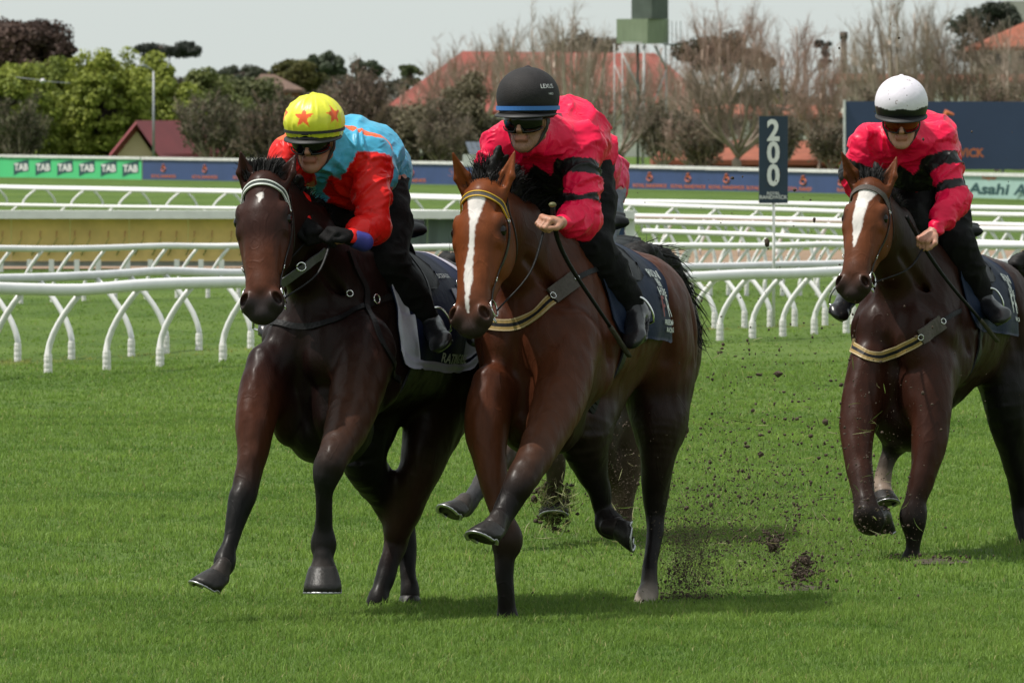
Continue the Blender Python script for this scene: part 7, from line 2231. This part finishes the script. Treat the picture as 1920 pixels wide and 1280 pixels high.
for k, (px, py, w, hh, lab) in enumerate(clod_spots):
    d = 38.2 + r_.uniform(-.5, .5); c = P(px, py, d); c[2] = max(c[2], .03); sc = d / F_PX * .5
    big = w > 20
    V = ICO2_V * np.array((w, w * .8, hh)) * sc * .85
    nz = vnoise(ICO2_V * 2.2 + k * 3.1, 1.0)[:, None]; V = V * (.45 + 1.0 * nz)
    o = mesh_np('turf_clod', V + c, None, ICO2_F, mat=M_soil, smooth=False)
    # origin at the clod
    o.data.transform(Matrix.Translation(Vector(-c))); o.location = Vector(c)
    tag(o, lab, 'turf clod', 'clods thrown up by the hooves')
    if big:
        m_ = 90; CC = c + r_.normal(0, 1, (m_, 3)) * np.array((w, w * .5, hh)) * sc * .7
        q = crumbs('crumbs', CC - c, r_.uniform(.002, .008, m_), M_soil); q.parent = o; q['kind'] = 'stuff'
# cut grass blades and straw thrown about
def wisps(name, C, L0, L1, cols, wid=.0022, parent=None):
    V, Fq, Cc = [], [], []
    for c in C:
        L_ = r_.uniform(L0, L1); a = unit(r_.normal(0, 1, 3)); b = unit(np.cross(a, r_.normal(0, 1, 3))); w = unit(np.cross(a, b)); bend = r_.uniform(-.6, .6)
        col = np.array(cols[r_.integers(len(cols))]) * r_.uniform(.7, 1.2); k0 = len(V)
        for s in range(5):
            t = s / 4 - .5; p = c + a * t * L_ + b * bend * L_ * (t * t - .1); ww = wid * (1 - abs(t) * 1.4 if abs(t) < .5 else .3)
            V += [p + w * ww, p - w * ww]; Cc += [col, col]
        for s in range(4): Fq.append((k0 + s * 2, k0 + s * 2 + 1, k0 + s * 2 + 3, k0 + s * 2 + 2))
    return mesh_np(name, V, np.array(Fq), mat=M_grass, col=np.array(Cc), parent=parent)
GC_ = [(.12, .17, .04), (.30, .28, .12), (.16, .20, .05), (.42, .40, .22), (.06, .09, .03)]
WC = [cloud(1400, 880, 140, 130, 38, .9, 170, 0, 1)[0], cloud(1075, 960, 60, 40, 39, .6, 120, 0, 1)[0], cloud(1610, 890, 50, 80, 40.2, .2, 60, 0, 1)[0], cloud(1360, 1040, 110, 50, 37.5, .8, 90, 0, 1)[0]]
tag(wisps('flying_grass', np.concatenate(WC), .03, .10, GC_), kind='stuff')
# grass and mud packed round the raised hoof of the hidden horse
e = empty('turf_divot', P(1038, 945, 41.6), 'lump of grass and mud clinging to the raised hoof behind the middle horse', 'turf clod')
CC = P(1038, 942, 41.55) + r_.normal(0, 1, (420, 3)) * np.array((.045, .05, .065)); tag(wisps('grass_tangle', CC, .03, .11, GC_[:4], .0028, parent=e), kind='stuff')
CC = P(1038, 942, 41.6) + r_.normal(0, 1, (260, 3)) * np.array((.045, .04, .065)); q = crumbs('mud', CC, r_.uniform(.004, .016, 260), M_soil, parent=e); q['kind'] = 'stuff'
# torn-up patches in the turf
M_div = mat('torn turf', (.045, .034, .020), rough=.95, var=.5, vscale=20, bump=.5, bscale=60)
for k, (px, py, sx, lab) in enumerate(((1262, 1128, .16, 'torn brown divot behind the pale hind hoof'), (1500, 1100, .12, 'shallow torn divot in the turf between the horses'), (1755, 1050, .14, 'scuffed dark divot by the planted hoof of the right horse'))):
    c = G(px, py); n = 16; V = [c + (0, 0, .012)] + [c + np.array((math.cos(a) * sx * (1 + .3 * math.sin(a * 3 + k)), math.sin(a) * sx * 1.6, -.006)) for a in np.linspace(0, 2 * math.pi, n, endpoint=False)]
    mb = MB(); mb.add([v for v in V], [(0, i + 1, (i + 1) % n + 1) for i in range(n)]); tag(mb.build('divot', M_div, smooth=True), lab, 'divot')
    CC = c + r_.normal(0, 1, (60, 3)) * np.array((sx * .7, sx, .01)) + (0, 0, .015); crumbs('soil_crumbs', CC, r_.uniform(.002, .008, 60), M_soil)['kind'] = 'stuff'
